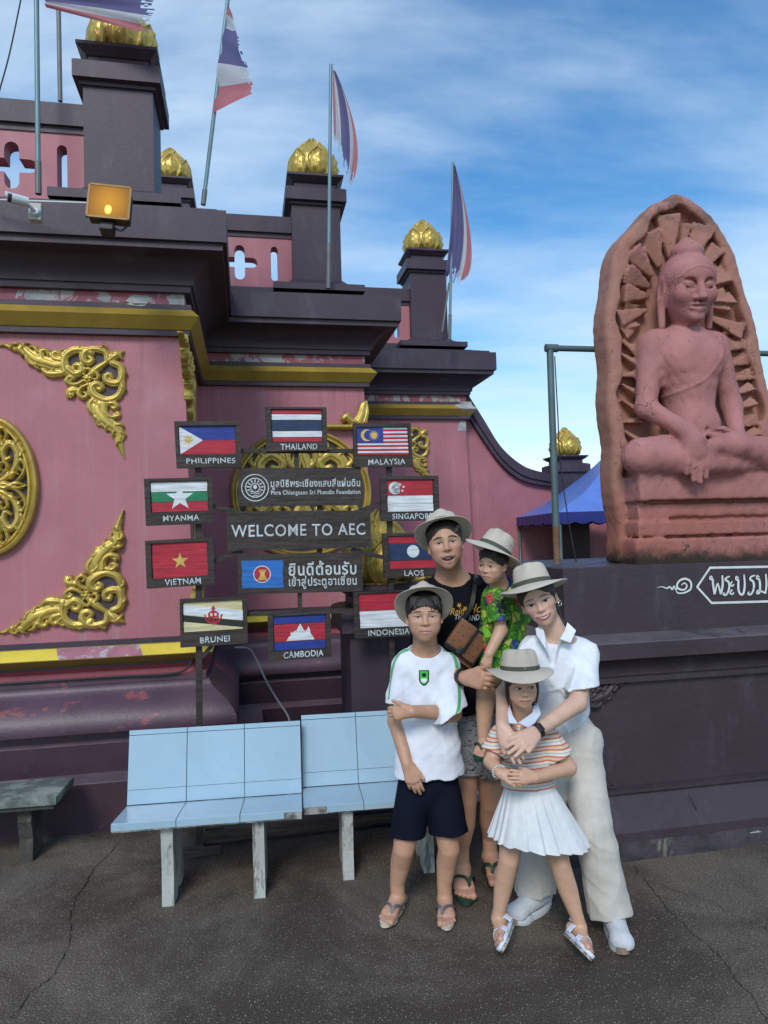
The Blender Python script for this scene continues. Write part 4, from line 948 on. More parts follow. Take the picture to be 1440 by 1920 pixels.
b = MB(); b.box((-.05, .02, -.17), (.03, .10, -.115), bev=.008); b.tube(bez([(.03, .05, -.14), (.07, .04, -.16), (.10, .05, -.12)], 8), .006, 6); b.build('bracket', M_black, fl)
M_cctv = mat('white_plastic', (0.55, 0.60, 0.61), .35, .04, 5, .02); M_jbox = mat('cream_plastic', (0.42, 0.41, 0.35), .5, .05, 5, .03)
kc = at(66, 396, 4.18)
cc_ = empty('security_camera', kc, 'white bullet security camera on a cream junction box', 'camera'); cc_.rotation_euler = (R_(-6), 0, R_(11))
b = MB(); b.box((-.038, -.005, -.055), (.034, .05, .052), bev=.005); b.build('junction_box', M_jbox, cc_)
b = MB(); b.lathe([(.0005, 0), (.028, 0), (.028, .012), (.020, .022), (.0005, .024)], (0, 0, 0), 20); b.v = [(x + .004, -.005 - z, y - .012) for x, y, z in b.v]; b.tube([(.0, -.03, -.01), (-.02, -.06, .0), (-.04, -.07, .005)], .011, 10); b.build('mount', M_cctv, cc_, smooth=40)
b = MB(); b.tube([(-.02, -.07, .014), (-.10, -.105, .012)], [.027, .030], 18); b.build('body', M_cctv, cc_, smooth=40)
b = MB(); b.tube([(-.10, -.105, .012), (-.118, -.113, .011)], [.0245, .0245], 18); b.build('lens', M_black, cc_, smooth=40)
b = MB(); b.grid([[(x, y + .034 * math.sin(a) * 0 - .034 * math.sin(a) * .42, .012 + .034 * math.cos(a)) for a in np.linspace(-1.5, 1.5, 12)] for x, y in ((-.03, -.075), (-.128, -.118))]); b.build('sun_shield', M_cctv, cc_, smooth=True)
cl_ = [at(-20, 374, 4.26), at(60, 377, 4.25), at(120, 379, 4.24), at(168, 381, 4.22)]
b = MB(); b.tube(bez(cl_, 16), .0065, 8); tag(b.build('conduit', M_cctv, smooth=True), 'thin white conduit running to the floodlight', 'conduit')
ct = [(4.12 - .0, 0)]
M_cable = mat('grey_cable', (0.16, 0.15, 0.17), .5, .1, 5, 0)
b = MB(); b.tube(bez([at(440, 1214, 4.9), at(466, 1216, 4.86), at(480, 1235, 4.75), at(500, 1278, 4.6), at(522, 1315, 4.5), at(540, 1343, 4.4), at(546, 1375, 4.3), at(548, 1480, 4.25)], 40), .0065, 8)
tag(b.build('cable', M_cable, smooth=True), 'grey cable looping down behind the bench back', 'cable')
b = MB(); b.tube(bez([B(-2.2, -.372, .842), B(-1.2, -.372, .846), B(-.5, -.375, .842), B(.2, -.37, .845), B(.60, -.365, .848), B(.70, -.42, .93)], 40), .008, 6)
tag(b.build('cable', M_wire, smooth=True), 'black cable lying along the ledge of the pink wall', 'cable')
b = MB(); b.tube(bez([at(-4, 180, 5.5), at(18, 100, 5.6), at(41, -10, 5.7)], 8), .006, 6); tag(b.build('wire', M_wire, smooth=True), 'dark overhead wire crossing the sky at top left', 'wire')

# ================================================================== flags on their poles
M_pole = mat('blue_grey_pole', (0.17, 0.27, 0.30), .45, .1, 4, .05, metal=.2); M_polegrey = mat('grey_pole', (0.16, 0.17, 0.17), .5, .15, 5, .05, metal=.2)
def cloth(n, c):
    m = mat(n, c, .8, .08, 6, .25, 30, sheen=.1); N = NT(m); p = m.node_tree.nodes['Principled BSDF']; out = m.node_tree.nodes['Material Output']
    tr = N.n('ShaderNodeBsdfTranslucent'); tr.inputs[0].default_value = (*c, 1); mx = N.n('ShaderNodeMixShader'); mx.inputs[0].default_value = .45
    N.l(p.outputs[0], mx.inputs[1]); N.l(tr.outputs[0], mx.inputs[2]); N.l(mx.outputs[0], out.inputs[0]); return m
C_red = cloth('faded_red_cloth', (0.58, 0.21, 0.23)); C_white = cloth('faded_white_cloth', (0.60, 0.62, 0.66)); C_blue = cloth('faded_navy_cloth', (0.15, 0.14, 0.30))
def flagpole(base, top, Y0, Y1, r, label, m=None, flag=None, seed=1, joint=None, order=(0, 1, 2, 1, 0)):
    p, q_ = at(*base, Y0), at(*top, Y1); t = empty('flagpole', p, label, 'flagpole', 'flagpoles along the parapets')
    b = MB(); b.tube([(0, 0, 0), q_ - p], r, 12); b.build('pole', m or M_pole, t, smooth=40)
    if joint: b = MB(); b.tube([(0, 0, 0), (q_ - p) * joint], r * 1.25, 12); b.build('sleeve', m or M_polegrey, t, smooth=40)
    if flag:
        E0, E1, Yf, amp = flag[:4]; n, rows = 46, 30; Mq = bez([at(*e, Yf) for e in flag[4]], 46) if len(flag) > 4 else None; rng = random.Random(seed)
        A_ = bez([at(*e, Yf) for e in E0], n); Bq = bez([at(*e, Yf) for e in E1], n); ph = rng.random() * 6
        P = []; 
        for i in range(n + 1):
            row = []
            for k in range(rows + 1):
                s = k / rows; c = A_[i] + (Bq[i] - A_[i]) * s
                if Mq: c = c + (Mq[i] - .5 * (A_[i] + Bq[i])) * 4 * s * (1 - s)
                f = amp * math.sin(i / n * 11 + ph + 1.7 * s) * (.25 + .75 * s) + amp * .6 * math.sin(i / n * 23 + ph * 2 - 2.5 * s)
                row.append(c + np.array([.2 * f, f, .1 * f * math.sin(s * 9)]) - p)
            P.append(row)
        b = MB(); b.grid(P); w_ = np.cumsum([1, 1, 2, 1, 1]) / 6; keepf, keepm = [], []
        tear = [rng.uniform(.86, 1.0) for _ in range(n + 1)]
        for fi, f in enumerate(b.f):
            i, k = divmod(fi, rows)
            if k / rows > tear[i] or (rng.random() < .12 and k > rows - 5): continue
            keepf.append(f); keepm.append(order[int(np.searchsorted(w_, (i + .5) / n))])
        b.f, b.m = keepf, keepm
        b.build('flag', [C_red, C_white, C_blue], t, smooth=True)
    return t
flagpole((72, 364), (68, -40), 4.55, 4.55, .016, 'blue grey flagpole at far left flying a big drooping flag', seed=3, joint=.15,
         flag=([(84, -30), (84, -18), (84, -5), (85, 4), (86, 13)], [(300, -38), (297, -15), (290, 10), (284, 42), (281, 64)], 4.6, .015))
flagpole((113, 190), (109, -30), 5.6, 5.6, .018, 'bare grey pole rising behind the left parapet', m=M_polegrey)
flagpole((381, 384), (428, -8), 5.3, 5.3, .0155, 'leaning flagpole with a torn flag above the left cornice corner', seed=5, joint=.07,
         flag=([(428, 10), (424, 40), (416, 80), (407, 140), (400, 212)], [(430, 12), (440, 44), (452, 86), (468, 140), (479, 174)], 5.28, .02))
flagpole((615.5, 541), (620.5, 121), 6.35, 6.35, .0155, 'upright flagpole with a tattered flag beside the middle lotus pillar', seed=8, joint=.20,
         flag=([(624, 131), (625, 131), (627, 132), (629, 134), (631, 138)], [(626, 262), (634, 282), (650, 330), (654, 338), (658, 349)], 6.33, .012, [(624, 200), (633, 205), (647, 215), (657, 232), (669, 262)]), order=(0, 1, 2, 1, 0))
flagpole((843, 637), (849.5, 304), 8.1, 8.1, .016, 'upright flagpole with a tattered flag beside the right lotus pillar', seed=12, joint=.14,
         flag=([(850, 308), (851, 308), (852, 309), (853, 310), (854, 312)], [(832, 539), (841, 520), (847, 528), (855, 536), (866, 528)], 8.08, .015, [(846, 420), (855, 420), (865, 428), (872, 434), (884, 462)]), order=(2, 2, 2, 1, 0))
flagpole((829, 622), (842, 530), 8.6, 8.6, .012, 'short thin pole leaning behind the right flagpole', m=M_polegrey)
# ================================================================== smooth solid modelling on a voxel grid
def _n(v): v = np.asarray(v, float); return v / (np.linalg.norm(v) + 1e-12)
class Sdf:
    def __init__(s, lo, hi, res):
        s.lo = np.asarray(lo, float); s.res = res; s.n = np.ceil((np.asarray(hi, float) - s.lo) / res).astype(int) + 1
        s.D = np.full(s.n, 0.25, np.float32)
    def _blk(s, lo, hi):
        a = np.clip(np.floor((np.asarray(lo) - s.lo) / s.res).astype(int), 0, s.n); b = np.clip(np.ceil((np.asarray(hi) - s.lo) / s.res).astype(int) + 1, 0, s.n)
        if np.any(b <= a): return None, None
        ax = [(s.lo[k] + np.arange(a[k], b[k]) * s.res).astype(np.float32) for k in range(3)]
        return (slice(a[0], b[0]), slice(a[1], b[1]), slice(a[2], b[2])), (ax[0][:, None, None], ax[1][None, :, None], ax[2][None, None, :])
    def _apply(s, sl, d, k, op):
        A = s.D[sl]
        if op == 'add':
            if k <= 0: s.D[sl] = np.minimum(A, d)
            else: h = np.maximum(k - np.abs(A - d), 0) / k; s.D[sl] = np.minimum(A, d) - h * h * k * .25
        elif op == 'sub':
            d = -d
            if k <= 0: s.D[sl] = np.maximum(A, d)
            else: h = np.maximum(k - np.abs(A - d), 0) / k; s.D[sl] = np.maximum(A, d) + h * h * k * .25
    def cone(s, a, b, ra, rb, k=.02, op='add'):
        a = np.asarray(a, float); b = np.asarray(b, float); m = max(ra, rb) + k + 3 * s.res
        sl, P = s._blk(np.minimum(a, b) - m, np.maximum(a, b) + m)
        if sl is None: return s
        ba = b - a; L2 = ba @ ba + 1e-12
        px, py, pz = P[0] - a[0], P[1] - a[1], P[2] - a[2]
        t = np.clip((px * ba[0] + py * ba[1] + pz * ba[2]) / L2, 0, 1)
        d = np.sqrt((px - t * ba[0]) ** 2 + (py - t * ba[1]) ** 2 + (pz - t * ba[2]) ** 2) - (ra + (rb - ra) * t)
        s._apply(sl, d.astype(np.float32), k, op); return s
    def chain(s, pts, rads, k=.02, op='add', f=1.0):      # one limb: tapered segments joined, then blended on as a whole
        pts = [np.asarray(p, float) for p in pts]; m = max(rads) + k + 3 * s.res
        sl, P = s._blk(np.min(pts, 0) - m, np.max(pts, 0) + m)
        if sl is None: return s
        out = None; sc_ = np.array([1, 1 / f, 1.0])
        for i in range(len(pts) - 1):
            a = pts[i]; ba = (pts[i + 1] - a) * sc_; L2 = ba @ ba + 1e-12
            px, py, pz = P[0] - a[0], (P[1] - a[1]) / f, P[2] - a[2]; t = np.clip((px * ba[0] + py * ba[1] + pz * ba[2]) / L2, 0, 1)
            d = (np.sqrt((px - t * ba[0]) ** 2 + (py - t * ba[1]) ** 2 + (pz - t * ba[2]) ** 2) - (rads[i] + (rads[i + 1] - rads[i]) * t)) * (.5 + .5 * f)
            out = d if out is None else np.minimum(out, d)
        s._apply(sl, out.astype(np.float32), k, op); return s
    def ell(s, c, r, k=.02, op='add', M=None):     # M rows: local axes
        c = np.asarray(c, float); r = np.asarray(r, float); m = (r.max() if M is not None else r) + k + 3 * s.res
        sl, P = s._blk(c - m, c + m)
        if sl is None: return s
        q = [P[0] - c[0], P[1] - c[1], P[2] - c[2]]
        if M is not None: q = [q[0] * M[i][0] + q[1] * M[i][1] + q[2] * M[i][2] for i in range(3)]
        k0 = np.sqrt((q[0] / r[0]) ** 2 + (q[1] / r[1]) ** 2 + (q[2] / r[2]) ** 2); k1 = np.sqrt((q[0] / r[0] ** 2) ** 2 + (q[1] / r[1] ** 2) ** 2 + (q[2] / r[2] ** 2) ** 2) + 1e-9
        s._apply(sl, (k0 * (k0 - 1) / k1).astype(np.float32), k, op); return s
    def box(s, c, h, rnd=.0, k=.0, op='add', M=None):
        c = np.asarray(c, float); h = np.asarray(h, float); m = np.linalg.norm(h) + rnd + k + 3 * s.res if M is not None else h + rnd + k + 3 * s.res
        sl, P = s._blk(c - m, c + m)
        if sl is None: return s
        q = [P[0] - c[0], P[1] - c[1], P[2] - c[2]]
        if M is not None: q = [q[0] * M[i][0] + q[1] * M[i][1] + q[2] * M[i][2] for i in range(3)]
        q = [np.abs(q[i]) - h[i] + rnd for i in range(3)]
        d = np.sqrt(np.maximum(q[0], 0) ** 2 + np.maximum(q[1], 0) ** 2 + np.maximum(q[2], 0) ** 2) + np.minimum(np.maximum(np.maximum(q[0], q[1]), q[2]), 0) - rnd
        s._apply(sl, np.broadcast_to(d, s.D[sl].shape).astype(np.float32), k, op); return s
    def half(s, c, nrm, k=0):                      # cut away the side the normal points to
        nrm = _n(nrm); sl, P = s._blk(s.lo, s.lo + s.n * s.res)
        d = (P[0] - c[0]) * nrm[0] + (P[1] - c[1]) * nrm[1] + (P[2] - c[2]) * nrm[2]
        s._apply(sl, (-d).astype(np.float32), k, 'sub'); return s
    def disp(s, f, lo=None, hi=None):
        sl, P = s._blk(s.lo if lo is None else lo, s.lo + s.n * s.res if hi is None else hi)
        if sl is None: return s
        near = np.abs(s.D[sl]) < .05
        s.D[sl] += np.where(near, f(*P), 0).astype(np.float32); return s
    def at(s, P):
        q = (np.asarray(P, float) - s.lo) / s.res; i = np.clip(np.floor(q).astype(int), 0, s.n - 2); f = np.clip(q - i, 0, 1); D = s.D; out = 0
        for a in (0, 1):
            for b in (0, 1):
                for c in (0, 1):
                    w = (f[:, 0] if a else 1 - f[:, 0]) * (f[:, 1] if b else 1 - f[:, 1]) * (f[:, 2] if c else 1 - f[:, 2])
                    out = out + w * D[i[:, 0] + a, i[:, 1] + b, i[:, 2] + c]
        return out
    def mesh(s):
        D = s.D; D[0] = D[-1] = .2; D[:, 0] = D[:, -1] = .2; D[:, :, 0] = D[:, :, -1] = .2
        I = D < 0; nx, ny, nz = D.shape
        S = np.zeros((nx - 1, ny - 1, nz - 1), np.int8)
        for a in (0, 1):
            for b in (0, 1):
                for c in (0, 1): S += I[a:nx - 1 + a, b:ny - 1 + b, c:nz - 1 + c]
        act = (S > 0) & (S < 8); cells = np.argwhere(act); N = len(cells); idx = np.full(act.shape, -1, np.int32); idx[act] = np.arange(N)
        cor = np.array([[a, b, c] for a in (0, 1) for b in (0, 1) for c in (0, 1)])
        val = np.stack([D[cells[:, 0] + a, cells[:, 1] + b, cells[:, 2] + c] for a, b, c in cor], 1).astype(float)
        acc = np.zeros((N, 3)); cnt = np.zeros(N)
        for i in range(8):
            for j in range(i + 1, 8):
                if np.abs(cor[i] - cor[j]).sum() != 1: continue
                m = (val[:, i] < 0) != (val[:, j] < 0); t = val[m, i] / (val[m, i] - val[m, j])
                acc[m] += cor[i] + t[:, None] * (cor[j] - cor[i]); cnt[m] += 1
        V = s.lo + (cells + acc / cnt[:, None]) * s.res
        Q = []
        for ax in range(3):
            o = [0, 0, 0]; o[ax] = 1
            A = I[:nx - o[0], :ny - o[1], :nz - o[2]]; Bq = I[o[0]:, o[1]:, o[2]:]
            e = np.argwhere(A != Bq); b, c = (ax + 1) % 3, (ax + 2) % 3
            ok = (e[:, b] > 0) & (e[:, c] > 0) & (e[:, b] < D.shape[b] - 1) & (e[:, c] < D.shape[c] - 1); e = e[ok]
            ins = A[e[:, 0], e[:, 1], e[:, 2]]
            def cell(db, dc):
                q = e.copy(); q[:, b] -= db; q[:, c] -= dc; return idx[q[:, 0], q[:, 1], q[:, 2]]
            f = np.stack([cell(1, 1), cell(0, 1), cell(0, 0), cell(1, 0)], 1)
            f[~ins] = f[~ins][:, ::-1]; Q.append(f)
        return V, np.concatenate(Q)
    def build(s, name, mats, parent=None, col=None, loc=None, relax=1):
        V, Q = s.mesh()
        if relax:                                   # even the grid out a little
            for _ in range(relax):
                A = np.zeros_like(V); c = np.zeros(len(V))
                for i in range(4):
                    np.add.at(A, Q[:, i], V[Q[:, (i + 1) % 4]]); np.add.at(c, Q[:, i], 1)
                V = V * .5 + .5 * A / np.maximum(c, 1)[:, None]
        me = bpy.data.meshes.new(name)
        me.vertices.add(len(V)); me.loops.add(Q.size); me.polygons.add(len(Q))
        me.vertices.foreach_set('co', V.astype(np.float32).ravel()); me.loops.foreach_set('vertex_index', Q.astype(np.int32).ravel())
        me.polygons.foreach_set('loop_start', np.arange(0, Q.size, 4, dtype=np.int32)); me.polygons.foreach_set('loop_total', np.full(len(Q), 4, np.int32))
        for m in (mats if isinstance(mats, (list, tuple)) else [mats]): me.materials.append(m)
        if col is not None:
            ca = me.color_attributes.new('col', 'FLOAT_COLOR', 'POINT'); C = np.ones((len(V), 4), np.float32); C[:, :3] = col(V); ca.data.foreach_set('color', C.ravel())
        me.update(calc_edges=True); me.validate()
        me.polygons.foreach_set('use_smooth', [True] * len(me.polygons))
        return link(name, me, parent, loc)
def folds(seed, amp, freq, stretch=(1, 1, 1), n=6, rng_dirs=None):
    r = np.random.RandomState(seed); K = r.randn(n, 3) * np.asarray(stretch) * freq; ph = r.rand(n) * 6.28; K2 = r.randn(n, 3) * freq * .5; p2 = r.rand(n) * 6.28
    def f(x, y, z):
        out = 0
        for i in range(n):
            out = out + np.sin(K[i, 0] * x + K[i, 1] * y + K[i, 2] * z + ph[i] + 1.4 * np.sin(K2[i, 0] * x + K2[i, 1] * y + K2[i, 2] * z + p2[i]))
        return out * amp / n ** .5
    return f

# ================================================================== the stone slab with the seated figure
# local frame: x along the plinth, y = away from the viewer, z up; origin at the slab's foot
wSt = wP - .42                                    # front plane of the slab
cu0 = on_w(1150, 1050, wSt)[0]
uS = 3.68; zS = 1.515
st = empty('buddha_statue', label='reddish stone slab carved with a seated Buddha under a radiating hood', cat='statue', mw=Matrix(BMAT) @ Matrix.Translation((uS, -wSt, zS)))
S = Sdf((-.72, -.50, -.03), (.80, .34, 2.34), .0105)
def sp(px, py, dw=0.0):                           # a photo place on the slab's plane, in slab coordinates (x, z)
    p = on_w(px, py, wSt + dw); return np.array([p[0] - uS, -dw, p[2] - zS])
# slab: outline measured on its front plane
left = [sp(1166, 1050), sp(1158, 960), sp(1150, 850), sp(1144, 740), sp(1140, 640), sp(1142, 540), sp(1158, 470), sp(1188, 420), sp(1228, 380), sp(1272, 360)]
right = [sp(1272, 360), sp(1305, 372), sp(1345, 412), sp(1378, 470), sp(1402, 540), sp(1422, 620), sp(1440, 700), sp(1455, 800), sp(1462, 900), sp(1468, 1050)]
OUT = [p[[0, 2]] for p in bez(left, 60)] + [p[[0, 2]] for p in bez(right, 60)][1:]
OUT = [np.array([OUT[0][0], -.2])] + OUT + [np.array([OUT[-1][0], -.2])]
OUT = [p + np.array([.010 * math.sin(p[1] * 13 + 3 * p[0]), .006 * math.sin(p[0] * 31)]) for p in OUT]
def sdf2(px, pz, poly):
    d = np.full(px.shape, 1e9); ins = np.zeros(px.shape, bool)
    for p, q_ in zip(poly, poly[1:] + poly[:1]):
        ex, ez = q_ - p; wx, wz = px - p[0], pz - p[1]; t = np.clip((wx * ex + wz * ez) / (ex * ex + ez * ez + 1e-12), 0, 1)
        d = np.minimum(d, np.hypot(wx - t * ex, wz - t * ez))
        c = (p[1] > pz) != (q_[1] > pz)
        with np.errstate(divide='ignore', invalid='ignore'): ins ^= c & (px < (q_[0] - p[0]) * (pz - p[1]) / (q_[1] - p[1] + 1e-12) + p[0])
    return np.where(ins, -d, d)
sl, P = S._blk(S.lo, S.lo + S.n * S.res)
X, Yy, Zc = P
dout = sdf2(np.broadcast_to(X[:, 0], (S.n[0], S.n[2])).astype(float), np.broadcast_to(Zc[0], (S.n[0], S.n[2])).astype(float), OUT)[:, None, :]
dout = np.maximum(dout, -.0 - Zc)
dy = np.maximum(-Yy, Yy - .20)
slab = np.maximum(dout, dy); h_ = np.maximum(.05 - np.abs(dout - dy), 0) / .05; slab = slab + h_ * h_ * .05 * .25
S.D = slab.astype(np.float32)
rimw = .082 + .014 * np.sin(Zc * 11) + .01 * np.sin(Zc * 27 + X * 9)
cav = np.maximum(np.maximum(dout + rimw, .03 - Zc), Yy - .085)
k = .022; A = S.D; d = -cav; h_ = np.maximum(k - np.abs(A - d), 0) / k; S.D = (np.maximum(A, d) + h_ * h_ * k * .25).astype(np.float32)
# radiating blocks of the hood
def blockray(x0, z0, x1, z1, w, y=.03, t=.035, w2=None):
    a = np.array([x0, y, z0]); b_ = np.array([x1, y, z1]); d = _n(b_ - a); n_ = np.array([-d[2], 0, d[0]]); tl = R_(rng.uniform(-22, 22))
    f_ = np.array([0, 1, 0]) * math.cos(tl) + n_ * math.sin(tl); n2 = np.cross(f_, d)
    c = (a + b_) / 2; L = np.linalg.norm(b_ - a) / 2; m = L + w + t + .05; sl, P = S._blk(c - m, c + m)
    q = [sum((P[i] - c[i]) * ax[i] for i in range(3)) for ax in (d, f_, n2)]; tt = np.clip((q[0] + L) / (2 * L), 0, 1)
    D_ = np.maximum(np.maximum(np.abs(q[0]) - L, np.abs(q[2]) - (w / 2) * (.22 + .78 * tt)), np.abs(q[1]) - t * (.55 + .45 * tt) - .35 * q[2])
    S._apply(sl, np.broadcast_to(D_ * .85, S.D[sl].shape).astype(np.float32), .006, 'add')
rng = random.Random(4)
cH = np.array([.0, 1.60])
def outd(t):
    ex = np.array([math.cos(t), math.sin(t)]); r_ = np.linspace(.2, 1.2, 120); q_ = cH + ex * r_[:, None]
    dd = sdf2(q_[:, 0], q_[:, 1], OUT); i = np.argmax(dd > -.10); return r_[i]
for k_, a in enumerate(np.linspace(-30, 212, 23)):
    t = R_(a + rng.uniform(-3, 3)); ex = np.array([math.cos(t), math.sin(t)]); rm = outd(t)
    big = k_ % 2; q0 = cH + ex * rm * (.50 if big else .60); q1 = cH + ex * rm * (1.0 if big else .90)
    blockray(q0[0], q0[1], q1[0], q1[1], rng.uniform(.10, .15) if big else .07, .05 if big else .075, rng.uniform(.03, .065))
for k_ in range(9):
    z = 1.42 - k_ * .095; x = np.interp(z, [p[2] for p in left], [p[0] for p in left]) + .15
    sg = 1 if k_ % 3 else -.2; blockray(x - .05, z + .035 * sg, x + .06, z - .04 * sg, .05, .06, .05)
    x = np.interp(z, [p[2] for p in right[::-1]], [p[0] for p in right[::-1]]) - .16; blockray(x - .06, z - .02, x + .06, z + .03, .075, .07, .05)
# halo ridge behind the head
for a0, a1 in zip(np.linspace(20, 200, 16)[:-1], np.linspace(20, 200, 16)[1:]):
    f = lambda a: np.array([-.02 + .30 * math.cos(R_(a)), .085, 1.66 + .33 * math.sin(R_(a)) + .06 * math.exp(-((a - 90) / 25) ** 2)])
    S.cone(f(a0), f(a1), .022, .022, .02)
# seat with moulded courses
S.box((.15, -.02, .43), (.56, .16, .075), .015, .02); S.box((.16, .01, .30), (.555, .14, .05), .012, .012); S.box((.15, .0, .20), (.56, .145, .045), .012, .012); S.box((.14, .0, .06), (.57, .155, .085), .02, .02)
S.box((.17, -.15, .352), (.53, .05, .010), .006, .004, 'sub'); S.box((.24, -.14, .252), (.44, .035, .012), .006, .004, 'sub'); S.box((.22, -.15, .148), (.46, .045, .009), .006, .004, 'sub'); S.box((.26, -.14, .315), (.42, .012, .006), .004, .003, 'sub')
# the figure: drawn at full breadth, then fitted to the slab
class Fig:
    def __init__(s, S): s.S = S
    def T(s, p): return np.array([.012 + (p[0] - .115) * .83, p[1] * .86 + .02, .53 + (p[2] - .50) * .98 + .02])
    def cone(s, a, b, ra, rb, k=.02, op='add'): s.S.cone(s.T(a), s.T(b), ra * .86, rb * .86, k, op)
    def chain(s, P, R, k=.02, op='add'):
        for i in range(len(P) - 1): s.cone(P[i], P[i + 1], R[i], R[i + 1], k, op)
    def ell(s, c, r, k=.02, op='add', M=None): s.S.ell(s.T(c), np.array(r) * (.84, .88, .97), k, op, M)
SLAB = S
S = Fig(SLAB)
# torso
S.chain([(.13, -.06, .55), (.115, -.07, .80), (.11, -.07, 1.00), (.105, -.06, 1.20)], [.205, .150, .168, .19], .08)
S.ell((.10, -.10, 1.13), (.235, .135, .17), .06); S.cone((-.10, -.06, 1.27), (.31, -.06, 1.27), .105, .105, .08)
for sx in (-1, 1): S.ell((.105 + sx * .105, -.185, 1.155), (.115, .06, .085), .06)
S.ell((.115, -.185, .74), (.14, .06, .12), .08); S.ell((.118, -.255, .72), (.014, .02, .014), .02, 'sub')
S.cone((.105, -.07, 1.28), (.112, -.09, 1.45), .098, .088, .05)
# head, turned a little towards the right
HD = Sdf((-.30, -.36, 1.30), (.30, .14, 2.05), .0048); FS = S; S = HD
hc = np.array([-.005, -.085, 1.61]); ry = R_(6); MX = [np.array([math.cos(ry), -math.sin(ry), 0]), np.array([math.sin(ry), math.cos(ry), 0]), np.array([0, 0, 1.0])]
pt_ = R_(11); MX = [MX[0], MX[1] * math.cos(pt_) + MX[2] * math.sin(pt_), MX[2] * math.cos(pt_) - MX[1] * math.sin(pt_)]
def H(x, y, z): return hc + (MX[0] * x * .98 + MX[1] * y * .96 + MX[2] * z * 1.02)
S.ell(H(0, .03, .07), (.142, .165, .165), .03, M=MX); S.ell(H(0, -.03, -.04), (.125, .135, .155), .06, M=MX); S.ell(H(0, -.10, -.135), (.05, .045, .04), .06, M=MX)
S.ell(H(0, -.01, .075), (.155, .172, .145), .012, M=MX)                      # hair cap
S.ell(H(0, -.08, -.02), (.128, .095, .155), .015, M=MX)                     # face in front of it
S.ell(H(0, .01, .225), (.095, .095, .062), .02, M=MX); S.cone(H(0, .02, .25), H(0, .03, .275), .055, .040, .03)
for sx in (-1, 1):
    S.ell(H(sx * .075, -.135, -.03), (.05, .04, .045), .04, M=MX)           # cheeks
    S.ell(H(sx * .058, -.168, .030), (.050, .030, .028), .012, 'sub', MX)   # sockets
    S.ell(H(sx * .056, -.138, .022), (.042, .028, .029), .006, M=MX)        # lids
    S.chain([H(sx * .022, -.164, .002), H(sx * .055, -.170, -.003), H(sx * .088, -.148, .006)], [.006, .0085, .006], .002, 'sub')
    for i in range(4):                                                       # brows
        f = lambda t: H(sx * (.018 + .085 * t), -.170 + .045 * t * t, .048 + .032 * math.sin(t * 2.4))
        S.cone(f(i / 4), f((i + 1) / 4), .0125, .011, .004)
    S.ell(H(sx * .150, .01, .0), (.022, .05, .085), .02, M=MX); S.cone(H(sx * .155, .0, -.05), H(sx * .150, -.02, -.20), .024, .02, .02)
    S.ell(H(sx * .170, -.012, .015), (.012, .024, .045), .01, 'sub', MX)
S.cone(H(0, -.165, .050), H(0, -.200, -.045), .018, .026, .010); S.ell(H(0, -.212, -.052), (.025, .022, .018), .010, M=MX)
for sx in (-1, 1): S.ell(H(sx * .026, -.188, -.055), (.021, .020, .015), .008, M=MX)
S.chain([H(-.05, -.158, -.090), H(-.018, -.183, -.086), H(0, -.185, -.090), H(.018, -.183, -.086), H(.05, -.158, -.090)], [.008, .014, .012, .014, .008], .004)
S.chain([H(-.042, -.160, -.108), H(0, -.182, -.114), H(.042, -.160, -.108)], [.009, .017, .009], .004)
S.chain([H(-.055, -.168, -.096), H(0, -.196, -.101), H(.055, -.168, -.096)], [.006, .007, .006], .002, 'sub')
S.ell(H(0, -.155, -.155), (.04, .03, .03), .03, M=MX)
HD.cone((.005, -.04, 1.28), (.005, -.07, 1.47), .085, .075, .04)
S = FS
# arms: right arm (photo left) reaches down over the shin, left hand lies in the lap
shL, shR = (-.155, -.06, 1.255), (.365, -.06, 1.255)
elL, elR = (-.235, -.09, .875), (.465, -.07, .89)
wrL, hdL = (-.05, -.29, .70), (-.0, -.32, .55)
S.chain([shL, elL], [.092, .070], .04); S.chain([elL, wrL], [.070, .050], .03)
S.chain([shR, elR], [.092, .070], .04); S.chain([elR, (.37, -.24, .68)], [.074, .050], .03)
S.chain([wrL, (-.035, -.315, .635), (-.03, -.32, .575)], [.055, .072, .068], .03); S.cone((-.075, -.325, .585), (.02, -.325, .585), .042, .042, .03)
for i, (dx_, l_) in enumerate(((-.072, .12), (-.028, .16), (.016, .17), (.060, .145))):
    S.chain([(dx_ - .03, -.335, .575), (dx_ * 1.05 - .025, -.340, .575 - l_ * .5), (dx_ * 1.08 - .02, -.325, .575 - l_)], [.027, .025, .019], .004)
S.chain([(.03, -.32, .65), (.085, -.325, .58), (.09, -.325, .50)], [.032, .028, .023], .01)
# left hand in the lap
S.chain([(.37, -.24, .68), (.27, -.30, .655), (.13, -.31, .665)], [.048, .046, .034], .02)
for i in range(3): S.chain([(.20, -.29 - i * .022, .672), (.06 - i * .004, -.285 - i * .022, .685)], [.018, .014], .006)
S.chain([(.27, -.31, .69), (.20, -.325, .715), (.15, -.32, .715)], [.022, .019, .015], .008)
# crossed legs
kL, kR = (-.36, -.20, .565), (.62, -.20, .575)
S.chain([(.02, -.08, .60), kL], [.14, .125], .05); S.chain([(.24, -.08, .60), kR], [.14, .125], .05)
S.chain([kL, (.02, -.27, .535), (.30, -.27, .53)], [.105, .082, .05], .03); S.chain([kR, (.30, -.30, .615), (.10, -.30, .60)], [.10, .075, .048], .03)
S.chain([(.36, -.305, .615), (.14, -.33, .62), (.03, -.325, .60)], [.045, .04, .026], .02)
S.ell((.12, -.16, .50), (.42, .16, .07), .04)
